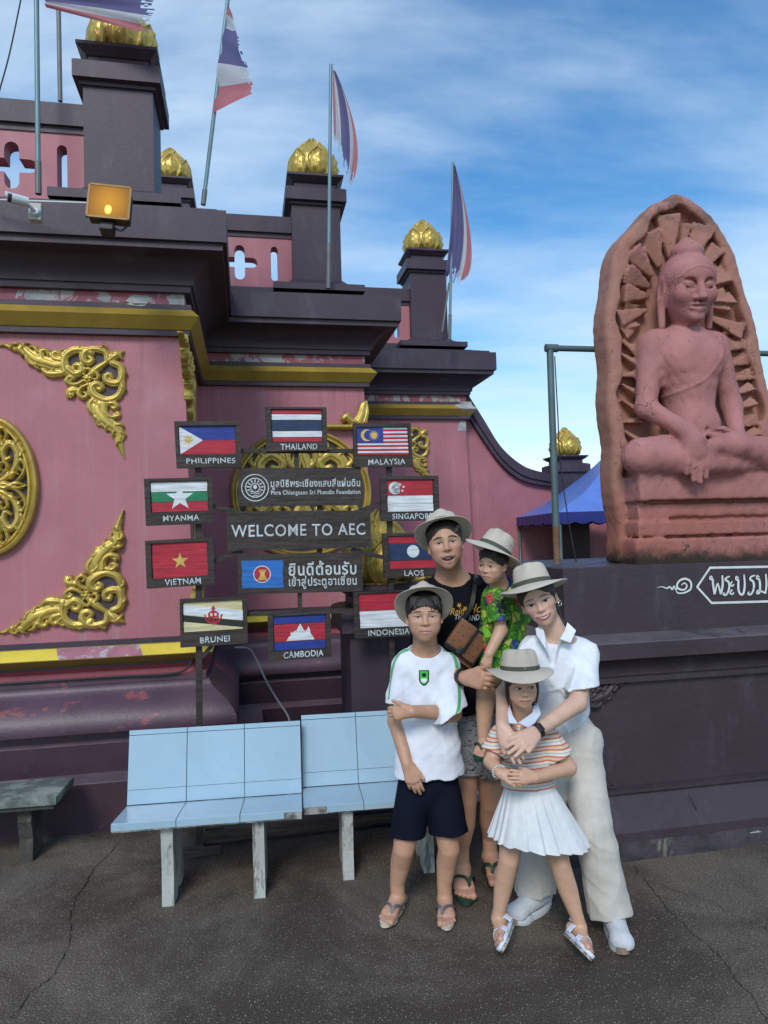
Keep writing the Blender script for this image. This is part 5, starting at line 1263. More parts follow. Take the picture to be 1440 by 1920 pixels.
# robe line across the chest
S = SLAB
rb_ = [(.335, -.16, 1.30), (.30, -.20, 1.20), (.22, -.262, 1.10), (.12, -.265, 1.02), (.0, -.235, .97), (-.10, -.16, .94)]
rb_ = bez([FS.T(p) for p in rb_], 24)
for a, b_ in zip(rb_[:-1], rb_[1:]):
    pass
S.disp(lambda x, y, z: .0016 * np.sin(31 * x + 7 * np.sin(9 * z)) * np.sin(27 * z + 5 * np.sin(11 * x)) + .0014 * np.sin(63 * x + 40 * y) * np.sin(58 * z + 9 * np.sin(20 * y)))
def proj_front(S_, x, z, y0, y1=.3, eps=0.0):
    ys = np.linspace(y0, y1, 160); d = S_.at(np.stack([np.full(160, x), ys, np.full(160, z)], 1)); i = np.argmax(d < 0)
    if d[i] >= 0: return None
    t = d[i - 1] / (d[i - 1] - d[i] + 1e-9); return ys[i - 1] + t * (ys[i] - ys[i - 1]) - eps
for a, b_ in zip(rb_[:-1], rb_[1:]):
    ya = proj_front(S, a[0], a[2], -.45); yb = proj_front(S, b_[0], b_[2], -.45)
    if ya is not None and yb is not None: S.cone((a[0], ya, a[2]), (b_[0], yb, b_[2]), .0055, .0055, .008)
f = [H(.128 * math.sin(a), -.178 + .10 * (1 - math.cos(a)), .105 + .015 * math.cos(a) - .10 * (1 - math.cos(a))) for a in np.linspace(-1.3, 1.3, 15)]
f = [np.array([p[0], proj_front(HD, p[0], p[2], -.34, .1) or p[1], p[2]]) for p in f]
HD.chain(f, [.005] * len(f), .006)
def x_statue(N, v, cur):
    sepn = N.n('ShaderNodeSeparateXYZ'); tcx = N.n('ShaderNodeTexCoord'); N.l(tcx.outputs['Object'], sepn.inputs[0])
    fig = N.ramp(N.math('ADD', sepn.outputs[1], N.math('MULTIPLY', N.noise(v, 6, 6, .6), .06)), -.02, .05)
    cur = N.mix(fig, cur, (0.36, 0.175, 0.125))
    low = N.ramp(N.math('ADD', sepn.outputs[2], N.math('MULTIPLY', N.noise(v, 4, 6, .6), .25)), .30, .62, 1, 0)
    cur = N.mix(N.math('MULTIPLY', low, .55), cur, (0.33, 0.105, 0.065))
    sp_ = N.ramp(N.noise(v, 26, 8, .75), .60, .66); cur = N.mix(N.math('MULTIPLY', sp_, .8), cur, (0.09, 0.045, 0.04))
    dk = N.ramp(N.noise(N.coord((1.6, 1.6, .7)), 2.8, 9, .72, .3), .54, .70); cur = N.mix(N.math('MULTIPLY', dk, .45), cur, (0.16, 0.075, 0.065))
    wn_ = N.ramp(N.noise(v, 2.6, 8, .65), .45, .75); cur = N.mix(N.math('MULTIPLY', wn_, .3), cur, (0.40, 0.25, 0.24))
    vo = N.n('ShaderNodeTexVoronoi', feature='DISTANCE_TO_EDGE'); wv = N.coord((1, 1, 1)); N.l(wv, vo.inputs['Vector']); vo.inputs['Scale'].default_value = 6.5
    nz = N.n('ShaderNodeTexNoise'); N.l(v, nz.inputs['Vector']); nz.inputs['Scale'].default_value = 9; nz.inputs['Detail'].default_value = 4
    mxv = N.mix(.12, v, nz.outputs['Color']); N.l(mxv, vo.inputs['Vector'])
    ck = N.math('MULTIPLY', N.ramp(vo.outputs['Distance'], .004, .010, 1, 0), N.ramp(N.noise(v, 2.1, 4, .6), .54, .60))
    cur = N.mix(N.math('MULTIPLY', ck, .85), cur, (0.05, 0.025, 0.025))
    ms = N.math('MULTIPLY', N.ramp(N.math('ADD', sepn.outputs[2], N.math('MULTIPLY', N.noise(v, 7, 8, .7), .22)), .12, .22, 1, 0), 1.0)
    cur = N.mix(N.math('MULTIPLY', ms, .93), cur, (0.016, 0.02, 0.012))
    m2 = N.math('MULTIPLY', N.ramp(N.noise(v, 11, 9, .78), .60, .66), N.ramp(sepn.outputs[2], .25, .75, 1, 0))
    cur = N.mix(N.math('MULTIPLY', m2, .9), cur, (0.03, 0.025, 0.018))
    tp = N.math('MULTIPLY', N.ramp(sepn.outputs[2], 1.9, 2.2), N.ramp(N.noise(v, 6, 8, .7), .45, .6))
    return N.mix(N.math('MULTIPLY', tp, .7), cur, (0.10, 0.07, 0.06))
M_statue = mat('red_sandstone', (0.40, 0.172, 0.158), .75, .12, 4, .6, 70, extra=x_statue, spec=.25, bdist=.006)
S.build('slab', M_statue, st, relax=0)
HD.build('head', M_statue, st)
# ================================================================== people: helpers
def _cone_d(P, a, b, ra, rb, ys=None):
    a = np.asarray(a, float); b = np.asarray(b, float); ba = b - a
    if ys: y0, f = ys; sc_ = np.array([1, 1 / f, 1.0]); ba = ba * sc_
    L2 = ba @ ba + 1e-12; px, py, pz = P[0] - a[0], (P[1] - a[1]) / (ys[1] if ys else 1), P[2] - a[2]
    t = (px * ba[0] + py * ba[1] + pz * ba[2]) / L2; tc_ = np.clip(t, 0, 1)
    return np.sqrt((px - tc_ * ba[0]) ** 2 + (py - tc_ * ba[1]) ** 2 + (pz - tc_ * ba[2]) ** 2) - (ra + (rb - ra) * tc_), t, L2 ** .5
def fcone(S, a, b, ra, rb, f=.65, k=.03, op='add'):          # flattened in depth
    m = max(ra, rb) + k + 3 * S.res; sl, P = S._blk(np.minimum(a, b) - m, np.maximum(a, b) + m)
    if sl is None: return
    d, _, _ = _cone_d(P, a, b, ra, rb, (0, f)); S._apply(sl, (d * (.5 + .5 * f)).astype(np.float32), k, op)
def fchain(S, P, R, f=.65, k=.03, op='add'): S.chain(P, R, k, op, f)
def sleeve(S, a, b, ra, rb, wall=.010, depth=.07, k=.03, f=1.0, cut=None, wav=0.0):   # hollow-ended tube of cloth
    a = np.asarray(a, float); b = np.asarray(b, float); m = max(ra, rb) * 1.6 + k + 4 * S.res
    sl, P = S._blk(np.minimum(a, b) - m, np.maximum(a, b) + m)
    if sl is None: return
    b2 = b + (b - a) * .6; r2 = rb + (rb - ra) * .6
    d, t, L = _cone_d(P, a, b2, ra, r2, (0, f) if f != 1 else None)
    n = _n(cut if cut is not None else b - a)
    cap = (P[0] - b[0]) * n[0] + (P[1] - b[1]) * n[1] + (P[2] - b[2]) * n[2]
    if wav: cap = cap + wav * np.sin((P[0] - b[0]) * 55) + wav * .7 * np.sin((P[1] - b[1]) * 70 + 1)
    out = np.maximum(d, cap); A = S.D[sl]
    h = np.maximum(k - np.abs(A - out), 0) / k if k > 0 else 0
    A = np.minimum(A, out) - (h * h * k * .25 if k > 0 else 0)
    S.D[sl] = A.astype(np.float32)
    hole = np.maximum(d + wall, -(cap + depth)); hole = np.where(cap < .03, hole, 1)
    S.__dict__.setdefault('holes', []).append((sl, hole.astype(np.float32)))
def carve(S):
    for sl, hole in S.holes: S.D[sl] = np.maximum(S.D[sl], -hole)
def cast(S, O, Dr, t0, t1, n=220):
    O = np.asarray(O, float); Dr = np.asarray(Dr, float); ts = np.linspace(t0, t1, n); out = np.full(len(O), np.nan)
    for c in range(0, len(O), 2000):
        o, d = O[c:c + 2000], Dr[c:c + 2000]; Pp = o[:, None] + d[:, None] * ts[None, :, None]
        v = S.at(Pp.reshape(-1, 3)).reshape(len(o), n); neg = v < 0; i = np.argmax(neg, 1); ok = neg.any(1) & (i > 0)
        r_ = np.arange(len(o)); t = v[r_, i - 1] / (v[r_, i - 1] - v[r_, i] + 1e-12)
        out[c:c + 2000] = np.where(ok, ts[i - 1] + t * (ts[i] - ts[i - 1]), np.nan)
    return out
def paint_quadgrid(S, px, Y0, off, name, m, parent, keep=None, span=.5):     # grid of photo places laid on a solid
    px = np.asarray(px, float); n, k = px.shape[:2]; q = px.reshape(-1, 2)
    Dr = _F[None] + _R[None] * ((q[:, :1] - 720) / FPX) - _U[None] * ((q[:, 1:] - 960) / FPX); Dr /= Dr[:, 1:2]
    O = np.repeat(_C[None], len(q), 0); t = cast(S, O, Dr, Y0 - span, Y0 + span, 400)
    V = O + Dr * (t - off)[:, None]; ok = ~np.isnan(t); fs = []; lim = .14
    for i in range(n - 1):
        for j in range(k - 1):
            a = i * k + j; f = (a, a + k, a + k + 1, a + 1)
            if all(ok[x] for x in f) and np.ptp(t[list(f)]) < lim: fs.append(f)
    if fs:                                            # keep the one connected piece
        par = {}
        def fd(a):
            while par.setdefault(a, a) != a: a = par[a]
            return a
        for f in fs:
            r0_ = fd(f[0])
            for x in f[1:]: par[fd(x)] = r0_
        cnt = {}
        for f in fs: cnt[fd(f[0])] = cnt.get(fd(f[0]), 0) + 1
        best = max(cnt, key=cnt.get); fs = [f for f in fs if fd(f[0]) == best]
    use = sorted({x for f in fs for x in f}); mp_ = {x: i for i, x in enumerate(use)}; b = MB(); b.add(V[use], [tuple(mp_[x] for x in f) for f in fs]); return b.build(name, m, parent, smooth=True)
def paint_strip(S, line, wid, Y0, off, name, m, parent, n=30, k=3):          # band along a line of photo places
    L = np.array(bez([np.array([*p, 0.0]) for p in line], n))[:, :2]; rows = []
    for i, p in enumerate(L):
        t = L[min(i + 1, n)] - L[max(i - 1, 0)]; t /= np.linalg.norm(t) + 1e-9; s = np.array([-t[1], t[0]]); w = wid if np.isscalar(wid) else np.interp(i / n, np.linspace(0, 1, len(wid)), wid)
        rows.append([p + s * w * (j / (k - 1) - .5) for j in range(k)])
    return paint_quadgrid(S, rows, Y0, off, name, m, parent)
def paint_mesh(S, V2, Fs, Y0, off, name, m, parent):                          # flat artwork in photo places laid on a solid
    q = np.asarray(V2, float); Dr = _F[None] + _R[None] * ((q[:, :1] - 720) / FPX) - _U[None] * ((q[:, 1:] - 960) / FPX); Dr /= Dr[:, 1:2]
    O = np.repeat(_C[None], len(q), 0); t = cast(S, O, Dr, Y0 - .4, Y0 + .4, 400); ok = ~np.isnan(t); V = O + Dr * (np.nan_to_num(t) - off)[:, None]
    fs = [f for f in Fs if all(ok[x] for x in f)]; b = MB(); b.add(V, fs); return b.build(name, m, parent)
def hand(S, Wp, d, n, L, side=1, curl=(.35, .35, .4, .45), spread=.05, thumb=(.7, .6, -.25), k=.10, tcurl=.3):
    """Wp wrist; d towards the knuckles; n out of the back of the hand; side * cross(d, n) points to the thumb"""
    Wp = np.asarray(Wp, float); d = _n(d); n = np.asarray(n, float); n = _n(n - d * (n @ d)); s = np.cross(d, n) * side
    kk = L * k; offs = (.165, .060, -.045, -.145); K = [Wp + d * L * l + s * o * L for o, l in zip(offs, (.50, .53, .50, .45))]
    for o, kn in zip(offs, K): S.cone(Wp + s * o * L * .55 + d * .02, kn, .095 * L, .078 * L, kk)
    S.cone(Wp + s * .12 * L + d * .12 * L - n * .03 * L, K[0] - d * .16 * L - n * .02 * L, .085 * L, .075 * L, kk)
    for i, (kn, fl) in enumerate(zip(K, (.40, .45, .42, .33))):
        a = 0.0; p = kn; r_ = (.062, .064, .060, .053)[i] * L; dd = _n(d + s * spread * (1.5 - i))
        for j, (fr, cf) in enumerate(((.45, .8), (.31, 1.15), (.24, .8))):
            a += curl[i] * cf; v = dd * math.cos(a) - n * math.sin(a); q = p + v * fl * L * fr
            S.cone(p, q, r_ * (1 - .10 * j), r_ * (1 - .10 * (j + 1)), kk * .10); p = q
    t0 = Wp + d * .16 * L + s * .13 * L; v = _n(d * thumb[0] + s * thumb[1] + n * thumb[2])
    t1 = t0 + v * .24 * L; v2 = _n(v * math.cos(tcurl) + (d - s * .25) * math.sin(tcurl)); t2 = t1 + v2 * .20 * L
    S.cone(t0, t1, .082 * L, .066 * L, kk * .7); S.cone(t1, t2, .064 * L, .050 * L, kk * .3)
def foot(S, A, toe, L, wid=.38, flex=0.0, up=(0, 0, 1), toes=True, sd=1):
    """A ankle joint, toe = direction of the toes along the sole, sole at A - up * .28 L"""
    up = _n(up); t = _n(np.asarray(toe, float) - up * (np.asarray(toe) @ up)); s = np.cross(t, up) * sd; A = np.asarray(A, float); sole = A - up * .27 * L
    hl = sole - t * .20 * L + up * .13 * L; S.cone(A, hl, .135 * L, .125 * L, .06 * L)
    for o, ll in ((.12, .46), (.0, .46), (-.11, .42)): S.cone(A + up * -.06 * L, sole + t * ll * L + s * o * L + up * .085 * L, .13 * L, .085 * L, .08 * L)
    S.cone(hl - up * .02 * L, sole + t * .4 * L - s * .08 * L + up * .08 * L, .10 * L, .08 * L, .06 * L)
    for i, (o, ll, rr) in enumerate(((.150, .72, .070), (.060, .71, .052), (-.015, .675, .048), (-.085, .63, .045), (-.150, .58, .043))):
        a = sole + t * .45 * L + s * o * .85 * L + up * .075 * L; b = sole + t * (ll - rr * .6) * L + s * o * L + up * (.05) * L
        S.cone(a, b, rr * .95 * L, rr * L, .018 * L)
    return sole, t, s, up
class Head:
    def __init__(h, eye, fwd, roll, s, wid=1.0):
        h.c = np.asarray(eye, float); h.f = _n(fwd); r0 = _n(np.cross(h.f, np.array([0, 0, -1.0]))) ; r0 = -r0 if r0[0] < 0 and abs(h.f[1]) > .3 else r0
        u0 = np.cross(r0, -h.f); u0 = u0 if u0[2] > 0 else -u0
        h.r = _n(r0 * math.cos(roll) + u0 * math.sin(roll)); h.u = _n(u0 * math.cos(roll) - r0 * math.sin(roll)); h.s = s; h.w = wid
        h.M = [h.r, h.u, h.f]
        h.c = h.c - h.f * .62 * s                # the pixel given is on the face's surface between the eyes
    def p(h, x, y, z): return h.c + (h.r * x * h.w + h.u * y + h.f * z) * h.s
    def ell(h, S, c, r, k=.1, op='add'): S.ell(h.p(*c), np.array([r[0] * h.w, r[1], r[2]]) * h.s, k * h.s, op, h.M)
    def con(h, S, a, b, ra, rb, k=.1, op='add'): S.cone(h.p(*a), h.p(*b), ra * h.s, rb * h.s, k * h.s, op)
    def make(h, S, jaw=.0, nose=1.0, child=False, smile=0.0, opn=0.0, cheek=.0):
        E = h.ell; C = h.con
        E(S, (0, .30, -.12), (.70, .70, .84), .05)
        E(S, (0, -.22, .16), (.60 + jaw, .70, .56), .25); E(S, (0, -.52, .25), (.44 + jaw, .40, .42), .2)
        E(S, (0, -.80 - .05 * opn, .47), (.17 + jaw * .5, .15, .14), .22)
        for sx in (-1, 1):
            E(S, (sx * .36, -.20 + .05 * smile, .46), (.20, .17, .17 + cheek), .22)
            if child: E(S, (sx * .36, -.42, .34), (.20, .20, .20), .16)
            E(S, (sx * .29, .01, .735), (.17, .085, .10), .14, 'sub')
            E(S, (sx * .29, .00, .545), (.165, .125, .125), .05)
            C(S, (sx * .12, .19, .665), (sx * .44, .19, .535), .03 if child else .06, .03 if child else .06, .14)
            E(S, (sx * .69, -.08, -.10), (.07, .22, .13), .07); E(S, (sx * .745, -.06, -.06), (.04, .12, .06), .05, 'sub'); C(S, (sx * .70, -.24, -.04), (sx * .64, -.30, .0), .06, .05, .06)
        nz = nose
        C(S, (0, .08, .655), (0, -.20, .735 + .06 * nz), .055, .085, .10); E(S, (0, -.25, .765 + .06 * nz), (.105, .085, .09), .08)
        for sx in (-1, 1):
            E(S, (sx * .115, -.275, .715 + .03 * nz), (.075, .062, .075), .06); E(S, (sx * .06, -.335, .765 + .04 * nz), (.032, .025, .045), .02, 'sub')
        w = .23 + .07 * smile; ym = -.54; up = .05 * smile
        E(S, (0, ym + .01, .52), (.30, .17, .18), .15)
        P_ = [(-w, ym + up, .56), (-w * .5, ym + .035, .672), (0, ym + .025, .70), (w * .5, ym + .035, .672), (w, ym + up, .56)]
        for a, b in zip(P_[:-1], P_[1:]): C(S, a, b, .038, .040, .05)
        P_ = [(-w * .85, ym - .05 + up - .05 * opn, .56), (0, ym - .085 - .10 * opn, .675), (w * .85, ym - .05 + up - .05 * opn, .56)]
        for a, b in zip(P_[:-1], P_[1:]): C(S, a, b, .042, .050, .05)
        if opn: E(S, (0, ym - .04 - .04 * opn, .68), (w * .78, .035 + .06 * opn, .12), .02, 'sub')
        else:
            P_ = [(-w, ym - .012 + up, .60), (-w * .5, ym - .02 + up * .25, .715), (0, ym - .03, .735), (w * .5, ym - .02 + up * .25, .715), (w, ym - .012 + up, .60)]
            for a, b in zip(P_[:-1], P_[1:]): C(S, a, b, .014, .014, .02, 'sub')
        h.ym, h.mw, h.up, h.opn = ym, w, up, opn
    def strip(h, S, xs, yU, yL, off, name, m, parent, rows=4):
        G = [[(x, yl + (yu - yl) * j / (rows - 1)) for j in range(rows)] for x, yu, yl in zip(xs, yU, yL)]
        q = np.array(G, float).reshape(-1, 2); O = np.array([h.p(x, y, 1.35) for x, y in q]); Dr = np.repeat(-h.f[None], len(q), 0)
        t = cast(S, O, Dr, 0, 1.6 * h.s, 160); ok = ~np.isnan(t); V = O + Dr * (np.nan_to_num(t) - off)[:, None]; n = len(xs); fs = []
        for i in range(n - 1):
            for j in range(rows - 1):
                f = (i * rows + j, (i + 1) * rows + j, (i + 1) * rows + j + 1, i * rows + j + 1)
                if all(ok[x] for x in f): fs.append(f)
        b = MB(); b.add(V, fs); return b.build(name, m, parent, smooth=True)
    def eyes(h, S, E, loc, op=.055, look=(0, 0), slant=.02, brow=(.20, .05, .035), lash=.018, wid=.15, bd=0.07, iris=.062):
        for sx in (-1, 1):
            cx = sx * .29; xs = np.linspace(-wid, wid, 13); q = np.sqrt(np.clip(1 - (xs / wid) ** 2, 0, 1)); tl = slant * sx * xs / wid
            yU = .005 + op * q ** .9 + tl; yL = .005 - op * .62 * q + tl
            e = h.strip(S, cx + xs, yU, yL, .0006, 'eye', M_eyewhite, E); e.location = loc
            ic = look[0] * wid; xi = np.linspace(-iris, iris, 9); qi = np.sqrt(np.clip(1 - (xi / iris) ** 2, 0, 1)); X = ic + xi
            u_ = np.minimum(look[1] * op + .01 + iris * qi, np.interp(X, xs, yU)); l_ = np.maximum(look[1] * op + .01 - iris * qi, np.interp(X, xs, yL)); u_ = np.maximum(u_, l_)
            h.strip(S, cx + X, u_, l_, .0010, 'iris', M_iris, e)
            h.strip(S, cx + xs * 1.06, yU + lash, yU - .006, .0014, 'eyelid_line', M_lash, e)
            b0, b1, bt = brow; xb = np.linspace(-.18, .20, 12); th_ = bt * (1 - .55 * np.abs(xb - .02) / .2)
            yb = b0 + b1 * (1 - ((xb + .0) / .20) ** 2) - bd * xb
            o = h.strip(S, (cx + sx * xb)[::sx], (yb + th_)[::sx], (yb - th_)[::sx], .0016, 'eyebrow', M_brow, E); o.location = loc
    def mouth(h, S, E, loc, teeth=False, lip=None):
        w, ym, up, op = h.mw, h.ym, h.up, h.opn; xs = np.linspace(-w * 1.02, w * 1.02, 15); a = np.abs(xs) / w; q = np.sqrt(np.clip(1 - (a / 1.03) ** 2, 0, 1)); lift = up * a ** 2
        mid = ym - .025 + lift; lip = lip or M_lip
        yU = mid + .012 + .055 * q * (1 - .18 * np.exp(-(xs / .05) ** 2)); gap = .035 + .085 * op if (op or teeth) else .0
        o = h.strip(S, xs, yU, mid + .004 * q, .0006, 'lips', lip, E); o.location = loc
        h.strip(S, xs * .95, mid - gap * q, mid - (gap + .085) * q - .008, .0006, 'lower_lip', lip, o)
        if teeth or op:
            h.strip(S, xs * .95, mid + .006 * q, mid - (gap + .01) * q, .0009, 'mouth_interior', M_mouth, o)
            h.strip(S, xs * .82, mid + .002 * q, mid - (.05 if op else gap * .9) * q, .0014, 'teeth', M_teeth, o)
        else: h.strip(S, xs * 1.03, mid + .010, mid - .010, .0012, 'lip_line', M_lipline, o)
def neckline(T, nb, r, n=(0, -.46, .89), ry=.92):
    n = _n(n); x = np.array([1.0, 0, 0]); y = np.cross(n, x); nb = np.asarray(nb, float)
    T.cone(nb - n * .055, nb - n * .004, r + .036, r + .010, .03)
    sl, P = T._blk(nb - .16, nb + .16); q = [P[i] - nb[i] for i in range(3)]; ax_ = q[0] * n[0] + q[1] * n[1] + q[2] * n[2]
    rad = np.sqrt((q[0] - ax_ * n[0]) ** 2 + (q[1] - ax_ * n[1]) ** 2 + (q[2] - ax_ * n[2]) ** 2)
    T._apply(sl, np.maximum(np.maximum(rad - r - .006, -ax_), ax_ - .11).astype(np.float32), .004, 'sub'); T.cone(nb - n * .03, nb + n * .12, r - .003, r - .003, .004, 'sub')
    return [nb + n * .002 + (x * math.cos(a) + y * math.sin(a) * ry) * r for a in np.linspace(0, 2 * math.pi, 49)]
def ridge(seed, amp, freq, stretch=(1, 1, 1)):
    r = np.random.RandomState(seed); K = r.randn(3, 3) * np.asarray(stretch) * freq; ph = r.rand(3) * 6.28; K2 = r.randn(3, 3) * freq * .6
    def f(x, y, z):
        out = 0
        for i in range(3):
            s_ = np.sin(K[i, 0] * x + K[i, 1] * y + K[i, 2] * z + ph[i] + 1.8 * np.sin(K2[i, 0] * x + K2[i, 1] * y + K2[i, 2] * z)); m_ = .5 + .5 * np.sin(K2[i, 1] * x + K2[i, 2] * y + K2[i, 0] * z + ph[i])
            out = out - (1 - np.abs(s_)) ** 3 * m_
        return out * amp
    return f
def skin_col(base, spots):
    base = np.asarray(base)
    def f(V):
        C = np.repeat(base[None], len(V), 0); n_ = .035 * np.sin(V[:, 0] * 90 + 3 * np.sin(V[:, 2] * 40)) * np.sin(V[:, 2] * 70)
        C = C * (1 + n_[:, None])
        for (p, r, c, a) in spots:
            w = a * np.exp(-((V - np.asarray(p)) ** 2).sum(1) / r ** 2); C = C * (1 - w[:, None]) + np.asarray(c)[None] * w[:, None]
        return C
    return f
M_skin = mat('skin', (.5, .33, .25), .46, .05, 26, .12, 260, sss=.08, vcol=True, spec=.35, bdist=.001)
M_eyewhite = mat('eye_white', (.46, .42, .39), .3, 0, 3, 0); M_iris = mat('iris_dark_brown', (.018, .010, .007), .15, 0, 3, 0); M_lash = mat('lash_black', (.018, .012, .010), .6, 0, 3, 0)
M_brow = mat('brow_hair', (.055, .038, .030), .7, .2, 60, 0); M_lip = mat('lip_pink', (.46, .235, .195), .45, .05, 20, 0); M_lip2 = mat('lip_rose', (.50, .14, .14), .35, .05, 20, 0); M_lipline = mat('lip_crease', (.16, .06, .05), .6, 0, 3, 0)
M_mouth = mat('mouth_inside', (.06, .012, .012), .6, 0, 3, 0); M_teeth = mat('teeth', (.72, .70, .66), .3, 0, 3, 0)
def x_strand(N, v, cur):
    f = N.ramp(N.noise(N.coord((160, 160, 9)), 1.0, 3, .6), .3, .7, .35, 2.0); h = N.n('ShaderNodeHueSaturation'); N.l(cur, h.inputs['Color']); N.l(f, h.inputs['Value']); return h.outputs[0]
M_hair = mat('black_hair', (.016, .012, .011), .38, 0, 5, .5, 120, extra=x_strand, spec=.5)
def x_weave(N, v, cur):
    f = N.ramp(N.noise(v, 3.5, 5, .6), .35, .65, .92, 1.06); h = N.n('ShaderNodeHueSaturation'); N.l(cur, h.inputs['Color']); N.l(f, h.inputs['Value']); return h.outputs[0]
def x_crease(N, v, cur):
    cur = x_weave(N, v, cur); p = N.t.nodes['Principled BSDF']
    w1 = N.n('ShaderNodeTexNoise', noise_type='RIDGED_MULTIFRACTAL'); N.l(N.coord((1, 1, .55), (.3, .2, .5)), w1.inputs['Vector']); w1.inputs['Scale'].default_value = 7; w1.inputs['Detail'].default_value = 3; w1.inputs['Roughness'].default_value = .45; w1.inputs['Distortion'].default_value = .5
    b = N.n('ShaderNodeBump'); b.inputs['Strength'].default_value = .55; b.inputs['Distance'].default_value = .012; N.l(w1.outputs['Fac'], b.inputs['Height'])
    b2 = N.n('ShaderNodeBump'); b2.inputs['Strength'].default_value = .2; b2.inputs['Distance'].default_value = .002; N.l(N.noise(v, 400, 2, .5), b2.inputs['Height']); N.l(b.outputs[0], b2.inputs['Normal']); N.l(b2.outputs[0], p.inputs['Normal']); return cur
def fab(n, c, bump=.35, bs=14, rough=.85, **k): return mat(n, c, rough, .04, 30, bump, bs, sheen=.12 if sum(c) > .3 else 0, spec=.2 if sum(c) > .3 else .06, extra=k.pop('extra', x_crease), bdist=.012, **k)
M_hat = fab('beige_hat_cloth', (.50, .445, .36), .15, 40); M_band = fab('olive_hat_band', (.085, .09, .068), .1, 60)
def hat(E, loc, c, up, fwd, R=.138, r0=.088, Hc=.10, label=None, sideup=.012):
    up = _n(up); fwd = np.asarray(fwd, float); fwd = _n(fwd - up * (fwd @ up)); rt = np.cross(fwd, up); c = np.asarray(c, float)
    def G(x, y, z): return c + rt * x + fwd * y + up * z
    n = 72; A = [2 * math.pi * k / n for k in range(n + 1)]
    def rr(a, r): return r * (1 + .07 * math.cos(2 * a + math.pi)) if r else 0     # a little longer front to back
    def brim(fr, a):
        e = fr * fr; return -.004 * fr - .010 * e + sideup * e * math.cos(2 * a) - .008 * e * math.cos(a - math.pi / 2) + .003 * e * math.sin(3 * a + 1)
    rows = []
    for fr, dz in ((0, -.002), (.25, -.002), (.5, -.002), (.75, -.002), (.97, -.002), (1.0, -.0005), (1.0, .0015), (.97, .0025), (.75, .0025), (.5, .0025), (.25, .0025), (0, .003)):
        rows.append([G(rr(a, r0 + (R - r0) * fr) * math.cos(a), rr(a, r0 + (R - r0) * fr) * math.sin(a), brim(fr, a) + dz) for a in A])
    def crown(t, a):                              # t 0..1 up the side, then over the top
        r_ = r0 * (1 - .10 * t - .12 * t ** 3); z = Hc * t
        pin = .016 * t ** 2 * (math.exp(-((math.atan2(math.sin(a - 1.05), math.cos(a - 1.05))) / .35) ** 2) + math.exp(-((math.atan2(math.sin(a - 2.09), math.cos(a - 2.09))) / .35) ** 2))
        r_ -= pin; z -= .012 * t * (1 - math.sin(a)) * .5; return r_, z
    for t in (.08, .25, .45, .65, .82, .92, .97, 1.0):
        row = []
        for a in A:
            r_, z = crown(t, a); r_ -= .010 * max(0, (t - .9) / .1) ** 2; row.append(G(rr(a, r_) * math.cos(a), rr(a, r_) * math.sin(a), z))
        rows.append(row)
    for q in (.85, .65, .42, .2, 0):
        row = []
        for a in A:
            r_, z = crown(1.0, a); r_ -= .010; x_, y_ = rr(a, r_) * math.cos(a) * q, rr(a, r_) * math.sin(a) * q
            row.append(G(x_, y_, z * (1) + .006 * (1 - q * q) - .020 * math.exp(-(x_ / .022) ** 2) * (1 - q ** 2) ** .6))
        rows.append(row)
    b = MB(); b.grid(rows, flip=False); o = b.build('hat', M_hat, E, smooth=True, loc=loc)
    if label: o['label'] = label
    b = MB(); rows = []
    for t, e in ((.03, .0), (.03, .0022), (.13, .0024), (.23, .0022), (.23, .0)):
        rows.append([G((rr(a, crown(t, a)[0] + e)) * math.cos(a), (rr(a, crown(t, a)[0] + e)) * math.sin(a), crown(t, a)[1]) for a in A])
    b.grid(rows); b.build('hat_band', M_band, o, smooth=50)
    for a in (.25, -.12, math.pi - .25, math.pi + .12):
        r_, z = crown(.42, a); r_ = rr(a, r_); p = G((r_ + .0008) * math.cos(a), (r_ + .0008) * math.sin(a), z + .008); nn = rt * math.cos(a) + fwd * math.sin(a); tt = np.cross(up, nn)
        b = MB(); b.add([p + nn * .0006 + (tt * math.cos(q) + up * math.sin(q)) * .0032 for q in np.linspace(0, 2 * math.pi, 9)[:-1]], [tuple(range(8))]); b.build('eyelet', M_black, o)
    return o
def sole_mesh(name, m, parent, sole, t, s, up, L, thick, wid=1.0, loc=None, sd=1, toe_w=.215, heel_w=.15, bottom=None):
    """outline of a shoe sole whose top lies in the plane of 'sole'"""
    out = []
    for a in np.linspace(0, 2 * math.pi, 40)[:-1]:
        y = math.cos(a); x = math.sin(a); w = np.interp(y, [-1, -.4, .1, .6, 1], [heel_w, heel_w, heel_w * 1.05, toe_w, toe_w * .9]) * wid
        yy = (.27 + .52 * y) * L; out.append(sole + t * yy + s * (x * w * L + .02 * L * (y > .2) * sd))
    b = MB(); b.prism([p - up * thick for p in out], up * thick)
    if bottom is None: return b.build(name, m, parent, smooth=35, loc=loc)
    b.prism([p - up * (thick + .012) for p in [sole + (q - sole) * .985 for q in out]], up * .0115, 1); return b.build(name, [m, bottom], parent, smooth=35, loc=loc)
